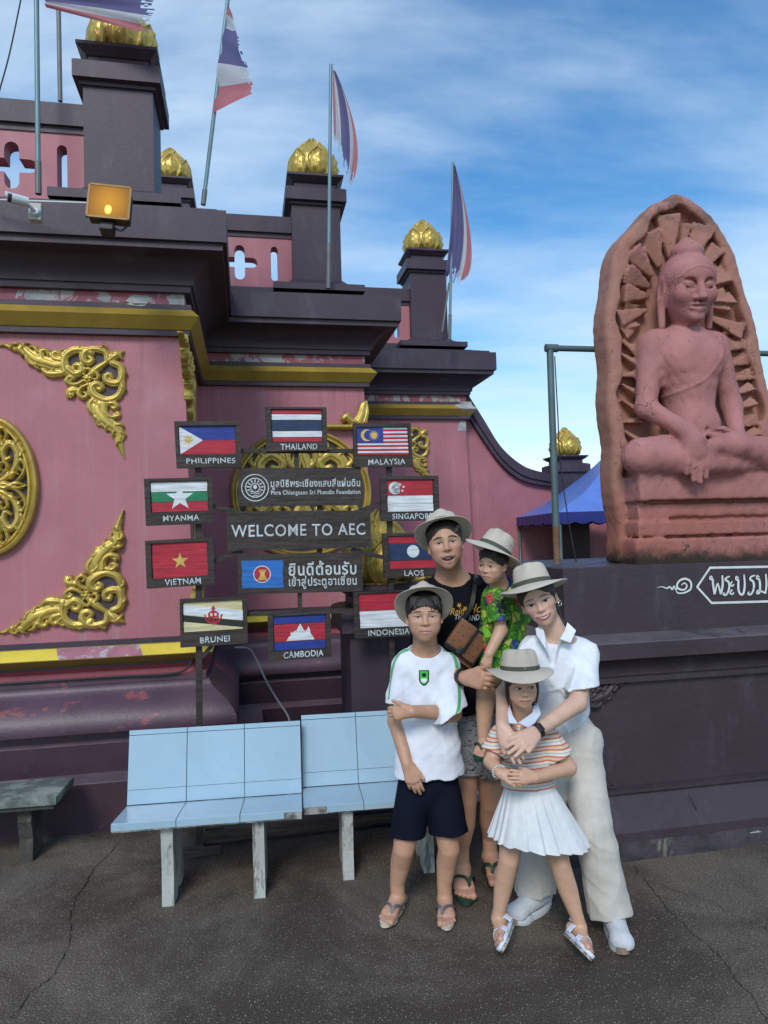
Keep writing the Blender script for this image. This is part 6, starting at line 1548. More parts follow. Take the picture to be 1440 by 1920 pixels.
def flipflop(E, loc, fr, L, m_sole, m_strap, thick=.014):
    sole, t, s, up = fr; o = sole_mesh('flip_flop', m_sole, E, sole + up * .006, t, s, up, L, thick, loc=loc)
    for sg in (-1, 1):
        P = bez([sole + t * .50 * L + s * .105 * L + up * .03, sole + t * .475 * L + s * .09 * L + up * (.20 * L), sole + t * .40 * L + s * (.07 + sg * .06) * L + up * .265 * L, sole + t * .28 * L + s * (sg * .17 + .02) * L + up * .21 * L, sole + t * .17 * L + s * sg * .195 * L + up * .09 * L, sole + t * .10 * L + s * sg * .185 * L + up * .004], 14)
        c0 = sole + t * .3 * L + up * .03 * L
        b = MB(); b.strap(P, [_n(p - c0) for p in P], .058 * L, .0035); b.build('strap', m_strap, o, smooth=40)
    return o
def hbox(h, lo, hi, res, pad=.03):
    Q = np.array([h.p(a, b_, c) for a in (lo[0], hi[0]) for b_ in (lo[1], hi[1]) for c in (lo[2], hi[2])]); return Sdf(Q.min(0) - pad, Q.max(0) + pad, res)
def person(label, foot_at):
    E = empty('person', foot_at, label, 'person'); return E, Vector((-float(foot_at[0]), -float(foot_at[1]), -float(foot_at[2])))
def mid_dir(a, b): return _n(np.asarray(b, float) - np.asarray(a, float))
# ================================================================== the boy in the white shirt
SK1 = (.51, .29, .185)
G = ground_at(785, 1715); Eb, lb = person('boy in white shirt with green sleeve stripes, navy shorts and beige hat, arms folded across', (G[0], G[1], 0))
Yb = 3.26
S = Sdf((-.22, 3.00, -.01), (.45, 3.50, 1.60), .003); BOY = S
hd = Head(at(797, 1157, 3.13), (.0, -1, .06), R_(0), .111, 1.0)
hd.make(S, jaw=.03, nose=.5, child=True, smile=.35)
nb = at(798, 1226, 3.27)
S.cone(hd.p(0, -.45, -.15), nb, .052, .058, .03)
shl, shr = at(757, 1247, 3.27), at(840, 1247, 3.27)
S.cone(shl, shr, .045, .045, .04); fchain(S, [at(798, 1262, 3.27), at(799, 1340, 3.27), at(800, 1400, 3.27), at(802, 1455, 3.27)], [.104, .10, .098, .118], .65, .04)
eL, wL = at(742, 1352, 3.25), at(763, 1432, 3.16)
S.chain([shl, eL], [.042, .036], .03); S.chain([eL, wL], [.037, .0255], .01)
hand(S, wL, at(776, 1470, 3.14) - wL, at(762, 1450, 3.0) - at(770, 1450, 3.15), .150, side=-1, curl=(.25, .28, .32, .4), thumb=(.75, .45, .1))
eR, wR = at(850, 1337, 3.20), at(772, 1334, 3.085)
S.chain([shr, eR], [.042, .037], .03); S.chain([eR, wR], [.038, .0265], .01)
hand(S, wR, at(738, 1338, 3.10) - wR, (.0, -1, .25), .145, side=1, curl=(.55, .6, .65, .7), thumb=(.6, .5, .25), spread=.02)
FE = {}
for nm, hip, kn, an, to, tx in (('l', (778, 1475, 3.27), (757, 1592, 3.24), (746, 1688, 3.29), (727, 1733), -1), ('r', (828, 1475, 3.27), (842, 1592, 3.24), (834, 1684, 3.27), (838, 1735), 1)):
    K, A_ = at(*kn), at(*an); A_[2] = .075
    S.chain([at(*hip), K, K * .55 + A_ * .45 + np.array([0, .012, .03]), A_ + np.array([0, 0, .06]), A_], [.072, .049, .047, .034, .032], .02)
    tg = ground_at(*to); FE[nm] = foot(S, A_, (tg - A_) * (1, 1, 0), .205, sd=tx)
cheek = (.58, .30, .23)
spots = [(hd.p(sx * .36, -.25, .6), .03, cheek, .45) for sx in (-1, 1)] + [(hd.p(0, -.3, .85), .015, cheek, .3)] + [(FE[k_][0] + FE[k_][1] * .13, .04, (.50, .27, .21), .5) for k_ in FE]
body = S.build('body', M_skin, Eb, skin_col(SK1, spots), lb)
hd.eyes(S, Eb, lb, op=.026, look=(0, 0), slant=.012, brow=(.19, .03, .026), lash=.020, iris=.05); hd.mouth(S, Eb, lb)
Hs = hbox(hd, (-1, -.6, -1.1), (1, 1.15, 1), .003)
E_ = lambda c, r, k=.05, op='add': hd.ell(Hs, c, r, k, op)
E_((0, .32, -.12), (.755, .75, .885), .0); E_((0, -.32, .50), (.60, .78, .75), .05, 'sub'); E_((0, -1.0, -.2), (1.2, .85, 1.2), .05, 'sub')
for i, x in enumerate(np.linspace(-.56, .56, 14)): hd.con(Hs, (x * .9, .78, .46 - .2 * x * x), (x * 1.06 + .04 * math.sin(i * 5), .36 + .085 * math.sin(i * 2.7) - .10 * abs(x), .73 - .45 * x * x), .075, .022, .006)
for sx in (-1, 1): hd.con(Hs, (sx * .66, .4, .1), (sx * .675, -.02, .14), .09, .05, .05)
Hs.build('hair', M_hair, Eb, None, lb)
hat(Eb, lb, hd.p(0, .50, -.18), hd.u * .74 - hd.f * .67, hd.f, .143, .088, .078)
# shirt
M_tee = fab('white_jersey', (.74, .77, .83), .25, 18); M_green = fab('green_stripe', (.10, .42, .17), .05, 60); M_navy = fab('navy_shorts_cloth', (.008, .010, .020), .3, 16)
T = Sdf((-.24, 3.0, .55), (.44, 3.52, 1.28), .0042)
T.cone(at(760, 1248, 3.27), at(836, 1248, 3.27), .060, .060, .03); fchain(T, [at(798, 1262, 3.27), at(800, 1340, 3.27)], [.126, .130], .68, .04)
sleeve(T, at(800, 1340, 3.27), at(804, 1452, 3.26), .130, .163, .013, .05, .03, .66, cut=(0, -.05, -1), wav=.003)
sleeve(T, at(757, 1252, 3.27), at(743, 1322, 3.25), .056, .053, .010, .06, .012); sleeve(T, at(838, 1252, 3.27), at(845, 1338, 3.18), .058, .074, .010, .07, .012, cut=(.55, -.1, -1))
T.disp(folds(3, .0032, 26, (1, .6, .7))); T.disp(folds(9, .0022, 55, (1, .5, .35)))
T.disp(lambda x, y, z: .004 * np.sin(60 * (x - .2) + 45 * (z - 1.0)) * np.exp(-((x - .19) ** 2 + (z - 1.0) ** 2) / .012))
carve(T); T.disp(ridge(4, .007, 15, (1, .6, .6)))
rg_ = neckline(T, nb + np.array([0, .0, .004]), .066)
tee = T.build('shirt', M_tee, Eb, None, lb)
rg = []; 
for a in np.linspace(0, 2 * math.pi, 41):
    rg.append(nb + np.array([.066 * math.cos(a), .058 * math.sin(a) - .004, .012 + .016 * math.sin(a)]))
b = MB(); b.tube(rg_, .0065, 8, caps=False); b.build('collar', M_tee, tee, smooth=True)
for o_ in (0, 4.2, 8.4): paint_strip(T, [(827 + o_ * .3, 1218 - o_ * .35), (843 - .2 * o_ + 2, 1223 - o_ * .5 + 1.5), (856 + o_ * .35 - 3, 1240 - o_ * .2), (862 + o_ * .4 - 4, 1275), (864 + o_ * .35 - 4, 1315), (856 + o_ * .7 - 2, 1343 - o_ * .1)], 2.6, 3.2, .0015, 'sleeve_stripe', M_green, tee)
for o_ in (0, 3.6): paint_strip(T, [(769 - o_ * .3, 1218 - o_ * .4), (752 + o_ * .2 - 2, 1226 - o_), (739 - o_ * .3, 1245 - o_ * .4), (732 - o_ * .6, 1280), (728.5 - o_ * .5, 1312)], 2.4, 3.2, .0015, 'sleeve_stripe', M_green, tee)
# shield badge: plain green crest
M_badge = fab('bright_green_badge', (.06, .45, .08), .05, 60); M_dark = fab('dark_badge', (.012, .02, .014), .05, 60)
sh = lambda cx, cy, w, h: [[(cx + x * w * (1 if t < .6 else 1 - ((t - .6) / .4) ** 2 * .75), cy - h / 2 + h * t) for x in np.linspace(-.5, .5, 7)] for t in np.linspace(0, 1, 10)]
paint_quadgrid(T, sh(795, 1271, 19, 29), 3.2, .0014, 'badge', M_dark, tee); paint_quadgrid(T, sh(795, 1270.5, 15.5, 25), 3.2, .0022, 'badge_field', M_badge, tee)
paint_quadgrid(T, sh(795, 1276, 11, 8), 3.2, .003, 'badge_emblem', M_tee, tee); paint_quadgrid(T, sh(795, 1266, 7, 7), 3.2, .003, 'badge_emblem', M_dark, tee)
# shorts
T2 = Sdf((-.2, 3.05, .30), (.42, 3.50, .82), .0042)
fchain(T2, [at(801, 1425, 3.27), at(803, 1470, 3.27)], [.128, .135], .68, .03)
sleeve(T2, at(778, 1475, 3.27), at(762, 1566, 3.25), .080, .079, .010, .05, .015, cut=(0, -.1, -1)); sleeve(T2, at(828, 1475, 3.27), at(843, 1560, 3.25), .082, .090, .010, .05, .008, cut=(0, -.1, -1))
T2.disp(folds(21, .0030, 24, (1, .6, .6))); carve(T2); T2.build('shorts', M_navy, Eb, None, lb)
M_cream = mat('cream_rubber', (.55, .50, .40), .6, .08, 20, .1, 60); M_greyrub = mat('grey_rubber', (.13, .135, .145), .5, .08, 20, .1, 60)
for k_ in FE: flipflop(Eb, lb, FE[k_], .205, M_cream, M_greyrub)
# ================================================================== the man
SK2 = (.50, .275, .175)
G = ground_at(885, 1690); Em, lm = person('smiling man in black printed t-shirt and beige hat carrying the small child', (G[0], G[1], 0))
S = Sdf((-.02, 3.05, -.01), (.82, 3.95, 1.86), .0034); MAN = S
hd = Head(at(836, 1018, 3.33), (-.04, -1, .10), R_(7), .122, .94); HDM = hd
hd.make(S, jaw=.05, nose=1.0, smile=1.1, opn=1.1)
nb = at(848, 1092, 3.50)
S.cone(hd.p(0, -.45, -.18), nb, .060, .066, .03); S.cone(nb + np.array([-.1, 0, -.06]), nb + np.array([0, 0, .03]), .045, .05, .05); S.cone(nb + np.array([.1, 0, -.06]), nb + np.array([0, 0, .03]), .045, .05, .05)
shl, shr = at(800, 1122, 3.50), at(906, 1116, 3.50)
S.cone(shl, shr, .060, .060, .05); fchain(S, [at(855, 1150, 3.50), at(862, 1230, 3.50), at(868, 1300, 3.50), at(880, 1370, 3.50)], [.165, .15, .135, .155], .65, .05)
eL, wL = at(800, 1245, 3.47), at(872, 1271, 3.17)
S.chain([shl, eL], [.056, .044], .03); S.chain([eL, wL], [.046, .030], .01)
hand(S, wL, at(905, 1277, 3.10) - wL, (.15, -1, .1), .185, side=-1, curl=(.3, .45, .6, .7), thumb=(.8, .5, .0), spread=.06)
eR, wR = at(948, 1235, 3.52), at(965, 1262, 3.40)
S.chain([shr, eR], [.056, .044], .03); S.chain([eR, wR], [.045, .030], .01); hand(S, wR, at(935, 1255, 3.26) - wR, (.35, -.2, -.9), .18, side=1, curl=(.3, .3, .35, .4), thumb=(.7, .5, -.3))
FM = {}
for nm, hip, kn, an, to, tx in (('l', (868, 1380, 3.52), (872, 1500, 3.50), (867, 1645, 3.52), (873, 1702), -1), ('r', (915, 1380, 3.54), (922, 1505, 3.56), (928, 1625, 3.66), (938, 1668), 1)):
    K, A_ = at(*kn), at(*an); A_[2] = .092; tg = ground_at(*to)
    if nm == 'r': A_[:2] = tg[:2] + np.array([-.02, .17])
    S.chain([at(*hip), K, K * .62 + A_ * .38 + np.array([0, .015, .0]), A_ + np.array([0, 0, .09]), A_], [.088, .057, .056, .037, .036], .02)
    FM[nm] = foot(S, A_, (tg - A_) * (1, 1, 0), .255, sd=tx)
spots = [(hd.p(sx * .36, -.25, .6), .032, (.56, .27, .20), .4) for sx in (-1, 1)] + [(hd.p(0, -.78, .5), .05, (.42, .26, .19), .5), (hd.p(0, -.45, .75), .022, (.40, .24, .18), .45)] + [(FM[k_][0] + FM[k_][1] * .15, .06, (.50, .25, .19), .5) for k_ in FM]
S.build('body', M_skin, Em, skin_col(SK2, spots), lm)
hd.eyes(S, Em, lm, op=.034, look=(0, .0), slant=.012, brow=(.18, .045, .040), lash=.020); hd.mouth(S, Em, lm, teeth=True)
Hs = hbox(hd, (-1, -.4, -1.1), (1, 1.15, 1), .0034)
hd.ell(Hs, (0, .32, -.12), (.745, .74, .87), .0); hd.ell(Hs, (0, -.30, .55), (.60, .86, .78), .05, 'sub'); hd.ell(Hs, (0, -1.0, -.2), (1.2, .98, 1.2), .05, 'sub')
for sx in (-1, 1): hd.con(Hs, (sx * .66, .4, .12), (sx * .68, .05, .12), .09, .05, .05)
hd.con(Hs, (.60, .55, .38), (.48, .36, .52), .12, .06, .05)
Hs.build('hair', M_hair, Em, None, lm)
hat(Em, lm, hd.p(0, .53, -.14), hd.u * .86 - hd.f * .50, hd.f, .150, .093, .088)
M_btee = fab('black_jersey', (.0075, .0085, .012), .3, 16)
T = Sdf((-.06, 3.2, .80), (.85, 3.85, 1.62), .0046)
T.cone(at(803, 1122, 3.50), at(903, 1116, 3.50), .074, .074, .04); T.cone(at(812, 1114, 3.50), nb + np.array([-.05, 0, -.03]), .066, .058, .03); T.cone(at(896, 1110, 3.50), nb + np.array([.05, 0, -.03]), .066, .058, .03); fchain(T, [at(855, 1145, 3.50), at(862, 1230, 3.50)], [.182, .172], .68, .05)
sleeve(T, at(862, 1225, 3.50), at(878, 1332, 3.49), .172, .178, .011, .06, .03, .68, cut=(0, -.05, -1), wav=.003)
sleeve(T, at(801, 1126, 3.50), at(799, 1205, 3.48), .070, .074, .010, .06, .03); sleeve(T, at(905, 1120, 3.50), at(932, 1190, 3.52), .070, .074, .010, .06, .03)
T.disp(folds(5, .0032, 24, (1, .6, .7))); T.disp(folds(15, .002, 50, (1, .5, .35))); T.disp(ridge(14, .007, 15, (1, .6, .6))); carve(T)
rg_ = neckline(T, nb + np.array([0, 0, -.002]), .083)
tee = T.build('shirt', M_btee, Em, None, lm)
b = MB(); b.tube(rg_, .0065, 8, caps=False); b.build('collar', M_btee, tee, smooth=True)
M_goldprint = fab('gold_print', (.50, .30, .06), .05, 60); M_whiteprint = fab('white_print', (.50, .53, .56), .05, 60)
def print_text(body, cx, cy, w, h, rot, m, shear=.25, bold=.0, nm='lettering'):
    V, F = text_mesh(body, 1.0, bold, shear); mn, mx = V.min(0), V.max(0); V = (V - (mn + mx) / 2) / (mx - mn + 1e-9)
    c, s = math.cos(rot), math.sin(rot); q = [(cx + x * w * c + y * h * s, cy - y * h * c + x * w * s) for x, y, z in V]
    paint_mesh(T, q, F, 3.4, .002, nm, m, tee)
print_text('Rein', 857, 1146, 27, 13, -.06, M_goldprint, .4, .012); print_text('Hous', 900, 1140, 48, 17, -.12, M_goldprint, .45, .012)
print_text('TH', 860, 1157, 15, 9, -.05, M_whiteprint, .2, .015); print_text('AND', 888, 1158, 22, 11, -.1, M_whiteprint, .25, .015)
for cx, cy, r_ in ((861, 1135, .4), (872, 1141, -.9)):
    paint_mesh(T, [(cx + 5.5 * (1 if k % 2 == 0 else .42) * math.cos(r_ + k * math.pi / 5), cy + 5.5 * (1 if k % 2 == 0 else .42) * math.sin(r_ + k * math.pi / 5)) for k in range(10)], [tuple(range(10))], 3.4, .0024, 'leaf_print', M_goldprint, tee)
def x_palm(N, v, cur):
    a = N.ramp(N.noise(N.coord((1, 1, 2.2)), 34, 3, .55, 2.5), 0.50, .55); b_ = N.ramp(N.noise(N.coord((1, 1, 3)), 12, 4, .6, 1.0), .42, .52)
    return N.mix(N.math('MULTIPLY', a, b_), N.mix(.0, cur, cur), (.035, .035, .04))
M_print = fab('grey_printed_shorts', (.30, .30, .30), .3, 16, extra=x_palm)
T2 = Sdf((-.0, 3.25, .40), (.75, 3.85, 1.0), .0046)
fchain(T2, [at(878, 1310, 3.51), at(884, 1380, 3.51)], [.162, .17], .68, .03)
sleeve(T2, at(868, 1380, 3.52), at(870, 1448, 3.51), .098, .098, .010, .05, .03, cut=(0, -.1, -1)); sleeve(T2, at(915, 1380, 3.53), at(920, 1455, 3.54), .095, .095, .010, .05, .008, cut=(0, -.1, -1))
T2.disp(folds(23, .0028, 24, (1, .6, .6))); carve(T2); T2.build('shorts', M_print, Em, None, lm)
M_gflip = mat('dark_green_rubber', (.018, .052, .032), .55, .1, 20, .1, 60)
for k_ in FM: flipflop(Em, lm, FM[k_], .262, M_gflip, M_gflip, .022)
# watch on the wrist
M_strapblk = mat('black_watch_strap', (.012, .012, .014), .45, 0, 5, .05)
def band(E, loc, c, ax, r, w, m, name='watch_strap', thick=.003):
    ax = _n(ax); x = _n(np.cross(ax, (0, .3, 1))); y = np.cross(ax, x); b = MB(); rows = []
    for o, rr_ in ((-w / 2, r), (-w / 2, r + thick), (w / 2, r + thick), (w / 2, r)): rows.append([c + ax * o + (x * math.cos(a) + y * math.sin(a)) * rr_ for a in np.linspace(0, 2 * math.pi, 33)])
    b.grid(rows); return b.build(name, m, E, smooth=40, loc=loc)
band(Em, lm, wL + (eL - wL) * .06, wL - eL, .0345, .024, M_strapblk)
# ---- crossbody bag
def x_bagdots(N, v, cur):
    a = N.ramp(N.noise(v, 22, 4, .6), .4, .7); cur = N.mix(N.math('MULTIPLY', a, .5), cur, (.13, .058, .028)); return cur
M_bag = mat('brown_printed_leather', (.20, .085, .036), .5, .12, 8, .15, 60, extra=x_bagdots, spec=.4); M_trim = mat('black_leather_trim', (.012, .011, .012), .45, .1, 8, .1, 60)
bagE = empty('shoulder_bag', at(870, 1205, 3.26), 'brown leather crossbody bag with black trim across the man', 'bag'); lbg = Vector(tuple(-bagE.location))
e1 = _n(at(917, 1196, 3.27) - at(864, 1158, 3.26)); e2 = _n(at(826, 1211, 3.25) - at(864, 1158, 3.26)); e2 = _n(e2 - e1 * (e1 @ e2)); e3 = _n(np.cross(e2, e1)); e3 = e3 if e3[1] < 0 else -e3
c0 = at(864, 1158, 3.30)
def obox(b, o, a0, a1, b0, b1, h0, h1, bev=.006):
    q = MB(); q.box((a0, b0, h0), (a1, b1, h1), bev=bev); b.add([o + e1 * x + e2 * y + e3 * z for x, y, z in q.v], q.f)
wpx = 3.27 / FPX
b = MB(); obox(b, c0, 0, 66 * wpx, 0, 60 * wpx, 0, .045, .010); b.build('bag_body', M_bag, bagE, smooth=40, loc=lbg)
b = MB(); obox(b, c0, -2 * wpx, 33 * wpx, -1 * wpx, 55 * wpx, .046, .060, .006); fl_ = b.build('flap', M_bag, bagE, smooth=40, loc=lbg)
for (a0, a1, b0, b1, h0, h1) in ((31, 36, 0, 50, .044, .063), (-3, 35, 52, 57, .044, .062), (36, 66, -1, 3, .02, .049), (63, 67, 0, 60, .02, .049), (0, 66, 57, 61, .01, .047)):
    b = MB(); obox(b, c0, a0 * wpx, a1 * wpx, b0 * wpx, b1 * wpx, h0, h1, .002); b.build('trim', M_trim, bagE, smooth=40, loc=lbg)
b = MB(); obox(b, c0, 22 * wpx, 31 * wpx, 44 * wpx, 58 * wpx, .060, .066, .002); b.build('clasp', mat('gunmetal_clasp', (.06, .06, .06), .4, .1, 5, .05, metal=.5), bagE, smooth=40, loc=lbg)
for (x, y, h) in ((6, 10, .0605), (18, 9, .0605), (6, 26, .0605), (18, 25, .0605), (8, 42, .0605), (18, 38, .0605), (44, 14, .0455), (56, 14, .0455), (44, 30, .0455), (56, 30, .0455), (46, 46, .0455), (57, 46, .0455)):
    p = c0 + e1 * x * wpx + e2 * y * wpx + e3 * h; b = MB(); b.add([p + e3 * .0006 + (e1 * math.cos(a) + e2 * math.sin(a)) * .0042 * (1 if i % 2 == 0 else .6) for i, a in enumerate(np.linspace(0, 2 * math.pi, 9)[:-1])], [tuple(range(8))]); b.build('print_mark', M_trim, bagE, loc=lbg)
sp_ = [at(893, 1078, 3.50), at(892, 1088, 3.42), at(889, 1110, 3.375), at(884, 1135, 3.345), at(874, 1152, 3.315), at(867, 1160, 3.295)]
b = MB(); b.strap(bez(sp_, 20), (0, -1, .35), .022, .004); b.build('strap', M_trim, bagE, smooth=40, loc=lbg)
b = MB(); obox(b, at(896, 1090, 3.405), -.02, .02, -.012, .012, 0, .008, .002); b.build('strap_buckle', M_trim, bagE, smooth=40, loc=lbg)
b = MB(); b.strap(bez([c0 + e1 * .10 + e2 * .15 + e3 * .02, at(868, 1236, 3.28), at(868, 1258, 3.30), at(860, 1290, 3.36)], 12), (0, -1, .1), .02, .004); b.build('strap', M_trim, bagE, smooth=40, loc=lbg)
b = MB(); obox(b, at(862, 1216, 3.30), 0, .09, 0, .05, 0, .03, .006); b.build('side_pouch', M_bag, bagE, smooth=40, loc=lbg)
# ================================================================== the small child on the man's arm
SK3 = (.56, .335, .215)
Et, lt = person('small child in green leafy shirt carried on an arm, looking aside under a beige hat', at(930, 1250, 3.27))
S = Sdf((.32, 2.98, .62), (.82, 3.62, 1.80), .003)
hd = Head(at(913, 1062, 3.17), (-.64, -.76, -.10), R_(-5), .083, 1.02)
hd.make(S, nose=.45, child=True, cheek=.05, smile=.2)
nb = at(938, 1099, 3.30)
S.cone(hd.p(0, -.40, -.25), nb, .036, .042, .03)
shl, shr = at(930, 1120, 3.23), at(956, 1122, 3.38)
S.cone(shl, shr, .030, .030, .03); fchain(S, [at(940, 1130, 3.31), at(940, 1190, 3.31), at(938, 1240, 3.31)], [.082, .082, .085], .8, .04)
e_, w_ = at(939, 1182, 3.20), at(917, 1226, 3.155)
S.chain([shl, e_], [.031, .028], .02); S.chain([e_, w_], [.030, .021], .008)
hand(S, w_, at(908, 1248, 3.15) - w_, (-.35, -1, .2), .098, side=-1, curl=(.35, .4, .45, .5), thumb=(.8, .35, -.2))
K, A_ = at(912, 1290, 3.235), at(907, 1385, 3.23)
S.chain([at(934, 1250, 3.31), K, K * .6 + A_ * .4 + np.array([0, .008, 0]), A_ + np.array([0, 0, .02])], [.058, .045, .042, .028], .01)
ft = foot(S, A_ + np.array([0, 0, .005]), (-.45, -.85, -.25), .145, up=(-.18, -.18, 1), sd=-1)
S.chain([at(945, 1245, 3.34), at(965, 1262, 3.26), at(972, 1300, 3.34)], [.058, .046, .040], .02)
spots = [(hd.p(sx * .36, -.28, .6), .024, (.60, .31, .24), .5) for sx in (-1, 1)] + [(ft[0] + ft[1] * .09, .03, (.50, .26, .2), .5)]
S.build('body', M_skin, Et, skin_col(SK3, spots), lt)
hd.eyes(S, Et, lt, op=.060, look=(-.25, -.15), slant=.01, brow=(.23, .03, .017), lash=.018, iris=.07); hd.mouth(S, Et, lt)
Hs = hbox(hd, (-1, -.7, -1.15), (1, 1.2, 1), .003)
hd.ell(Hs, (0, .32, -.14), (.755, .75, .90), .0); hd.ell(Hs, (0, -.30, .56), (.60, .80, .80), .05, 'sub'); hd.ell(Hs, (0, -1.0, -.1), (1.2, .78, 1.0), .05, 'sub')
for i, x in enumerate(np.linspace(-.5, .5, 11)): hd.con(Hs, (x, .75, .48 - .2 * x * x), (x * 1.05, .50 + .05 * math.sin(i * 2.7), .70 - .45 * x * x), .075, .02, .02)
for sx in (-1, 1): hd.con(Hs, (sx * .66, .4, .1), (sx * .68, .05, .16), .09, .05, .05)
Hs.build('hair', M_hair, Et, None, lt)
hat(Et, lt, hd.p(0, .74, -.16), hd.u * .90 - hd.f * .34 + np.array([.30, 0, 0]), hd.f, .142, .080, .092)
def x_leafprint(N, v, cur):
    vo = N.n('ShaderNodeTexVoronoi'); N.l(v, vo.inputs['Vector']); vo.inputs['Scale'].default_value = 26
    sep = N.n('ShaderNodeSeparateColor'); N.l(vo.outputs['Color'], sep.inputs[0])
    cur = N.mix(N.ramp(sep.outputs[0], .45, .55), (.035, .19, .018), (.20, .46, .035)); cur = N.mix(N.ramp(sep.outputs[1], .86, .88), cur, (.02, .06, .26)); cur = N.mix(N.ramp(sep.outputs[2], .90, .92), cur, (.012, .02, .03))
    cur = N.mix(N.ramp(sep.outputs[2], .06, .04), cur, (.42, .03, .06)); cur = N.mix(N.ramp(sep.outputs[1], .08, .06), cur, (.55, .60, .10))
    ed = N.n('ShaderNodeTexVoronoi', feature='DISTANCE_TO_EDGE'); N.l(v, ed.inputs['Vector']); ed.inputs['Scale'].default_value = 26
    cur = N.mix(N.ramp(ed.outputs['Distance'], .0, .14, .85, 0), cur, (.012, .07, .014))
    w = N.ramp(N.noise(N.coord((1, 1, 1)), 90, 2, .5, 1.5), .56, .64); return N.mix(N.math('MULTIPLY', w, .55), cur, (.40, .58, .10))
M_leaf = mat('green_leaf_print', (.06, .25, .03), .75, .1, 12, .25, 24, extra=x_leafprint, spec=.25, bdist=.012); M_bluerib = fab('blue_rib', (.02, .045, .22), .1, 60)
T = Sdf((.34, 3.05, .90), (.84, 3.60, 1.62), .0042)
T.cone(at(931, 1119, 3.24), at(957, 1120, 3.38), .046, .046, .03); fchain(T, [at(941, 1128, 3.31), at(943, 1180, 3.31)], [.098, .102], .85, .03)
sleeve(T, at(943, 1180, 3.31), at(940, 1262, 3.30), .102, .106, .010, .04, .03, .85, cut=(0, 0, -1), wav=.003)
sleeve(T, at(931, 1124, 3.24), at(937, 1168, 3.20), .047, .054, .009, .05, .02); sleeve(T, at(957, 1126, 3.38), at(976, 1170, 3.40), .047, .054, .009, .05, .02)
T.disp(folds(33, .0024, 34, (1, .6, .7))); carve(T); T.cone(nb - np.array([0, 0, .03]), hd.p(0, -.4, -.25), .042, .055, .006, 'sub')
tee = T.build('shirt', M_leaf, Et, None, lt)
ax = _n(hd.p(0, -.4, -.25) - nb); x_ = _n(np.cross(ax, (0, 1, 0))); y_ = np.cross(ax, x_)
b = MB(); b.tube([nb + ax * .012 + (x_ * math.cos(a) + y_ * math.sin(a)) * .050 for a in np.linspace(0, 2 * math.pi, 33)], .007, 8, caps=False); b.build('collar', M_bluerib, tee, smooth=True)
T2 = Sdf((.38, 3.02, .82), (.82, 3.60, 1.22), .0042)
fchain(T2, [at(940, 1235, 3.31), at(938, 1255, 3.31)], [.098, .092], .85, .02); T2.chain([at(936, 1246, 3.29), at(922, 1268, 3.245)], [.068, .062], .02); T2.chain([at(948, 1246, 3.34), at(962, 1260, 3.28)], [.066, .060], .02)
T2.disp(folds(37, .002, 30)); T2.build('shorts', M_leaf, Et, None, lt)
flipflop(Et, lt, ft, .165, M_gflip, M_gflip, .016)
# ================================================================== the woman
SK4 = (.63, .405, .295)
G = ground_at(1085, 1730); Ew, lw = person('smiling woman in white shirt, cream trousers and beige hat leaning over the girl', (G[0], G[1], 0))
S = Sdf((.36, 2.60, -.01), (1.20, 3.48, 1.68), .0034)
hd = Head(at(1010, 1131, 3.02), (-.22, -1, -.08), R_(20), .1075, 1.02); 
hd.make(S, jaw=-.05, nose=.7, smile=1.25)
nb = at(1052, 1208, 3.14)
S.cone(hd.p(0, -.42, -.22), nb, .048, .052, .03)
shl, shr = at(998, 1222, 3.13), at(1096, 1228, 3.15)
S.cone(shl, shr, .045, .045, .04); fchain(S, [at(1045, 1240, 3.16), at(1045, 1300, 3.17), at(1050, 1345, 3.18), at(1065, 1385, 3.18)], [.125, .11, .10, .13], .62, .05)
eL, wL = at(946, 1300, 3.07), at(941, 1362, 2.86)
S.chain([shl, eL], [.044, .036], .03); S.chain([eL, wL], [.037, .0245], .01)
hand(S, wL, at(958, 1392, 2.815) - wL, (-.35, -1, .35), .160, side=1, curl=(.12, .15, .2, .25), thumb=(.85, .35, -.1), spread=.03)
eR, wR = at(1083, 1318, 2.95), at(1006, 1372, 2.845)
S.chain([shr, eR], [.045, .038], .03); S.chain([eR, wR], [.038, .025], .01)
hand(S, wR, at(970, 1393, 2.785) - wR, (-.25, -1, .5), .165, side=-1, curl=(.15, .18, .2, .25), thumb=(.8, .4, .0), spread=.09)
FW = {}
for nm, hip, kn, an, to, tx in (('r', (1085, 1390, 3.18), (1112, 1545, 3.10), (1148, 1700, 3.08), (1159, 1768), 1), ('l', (1035, 1390, 3.18), (1020, 1560, 3.18), (1006, 1660, 3.26), (985, 1722), -1)):
    K, A_ = at(*kn), at(*an); tg = ground_at(*to); A_[2] = .09
    S.chain([at(*hip), K, A_ + np.array([0, 0, .05]), A_], [.08, .052, .034, .032], .03); FW[nm] = (A_, tg, tx)
    d = (tg - A_) * (1, 1, 0); d = d / np.linalg.norm(d); S.chain([A_ - d * .03 + np.array([0, 0, -.05]), A_ + d * .12 + np.array([0, 0, -.055])], [.032, .03], .02)
spots = [(hd.p(sx * .36, -.22, .6), .028, (.66, .30, .27), .6) for sx in (-1, 1)] + [(wL + (wL - eL) * .35, .03, (.60, .36, .29), .4), (hd.p(0, -.3, .85), .012, (.66, .38, .31), .4)]
S.build('body', M_skin, Ew, skin_col(SK4, spots), lw)
hd.eyes(S, Ew, lw, op=.052, look=(.0, -.05), slant=.022, brow=(.21, .035, .020), lash=.024, iris=.066); hd.mouth(S, Ew, lw, teeth=True, lip=M_lip2)
Hs = hbox(hd, (-1.1, -1.3, -1.3), (1.1, 1.15, 1), .0034)
hd.ell(Hs, (0, .30, -.14), (.765, .76, .90), .0); hd.ell(Hs, (-.04, -.28, .56), (.61, .84, .80), .05, 'sub'); hd.ell(Hs, (0, -1.0, .05), (1.2, .72, .9), .05, 'sub')
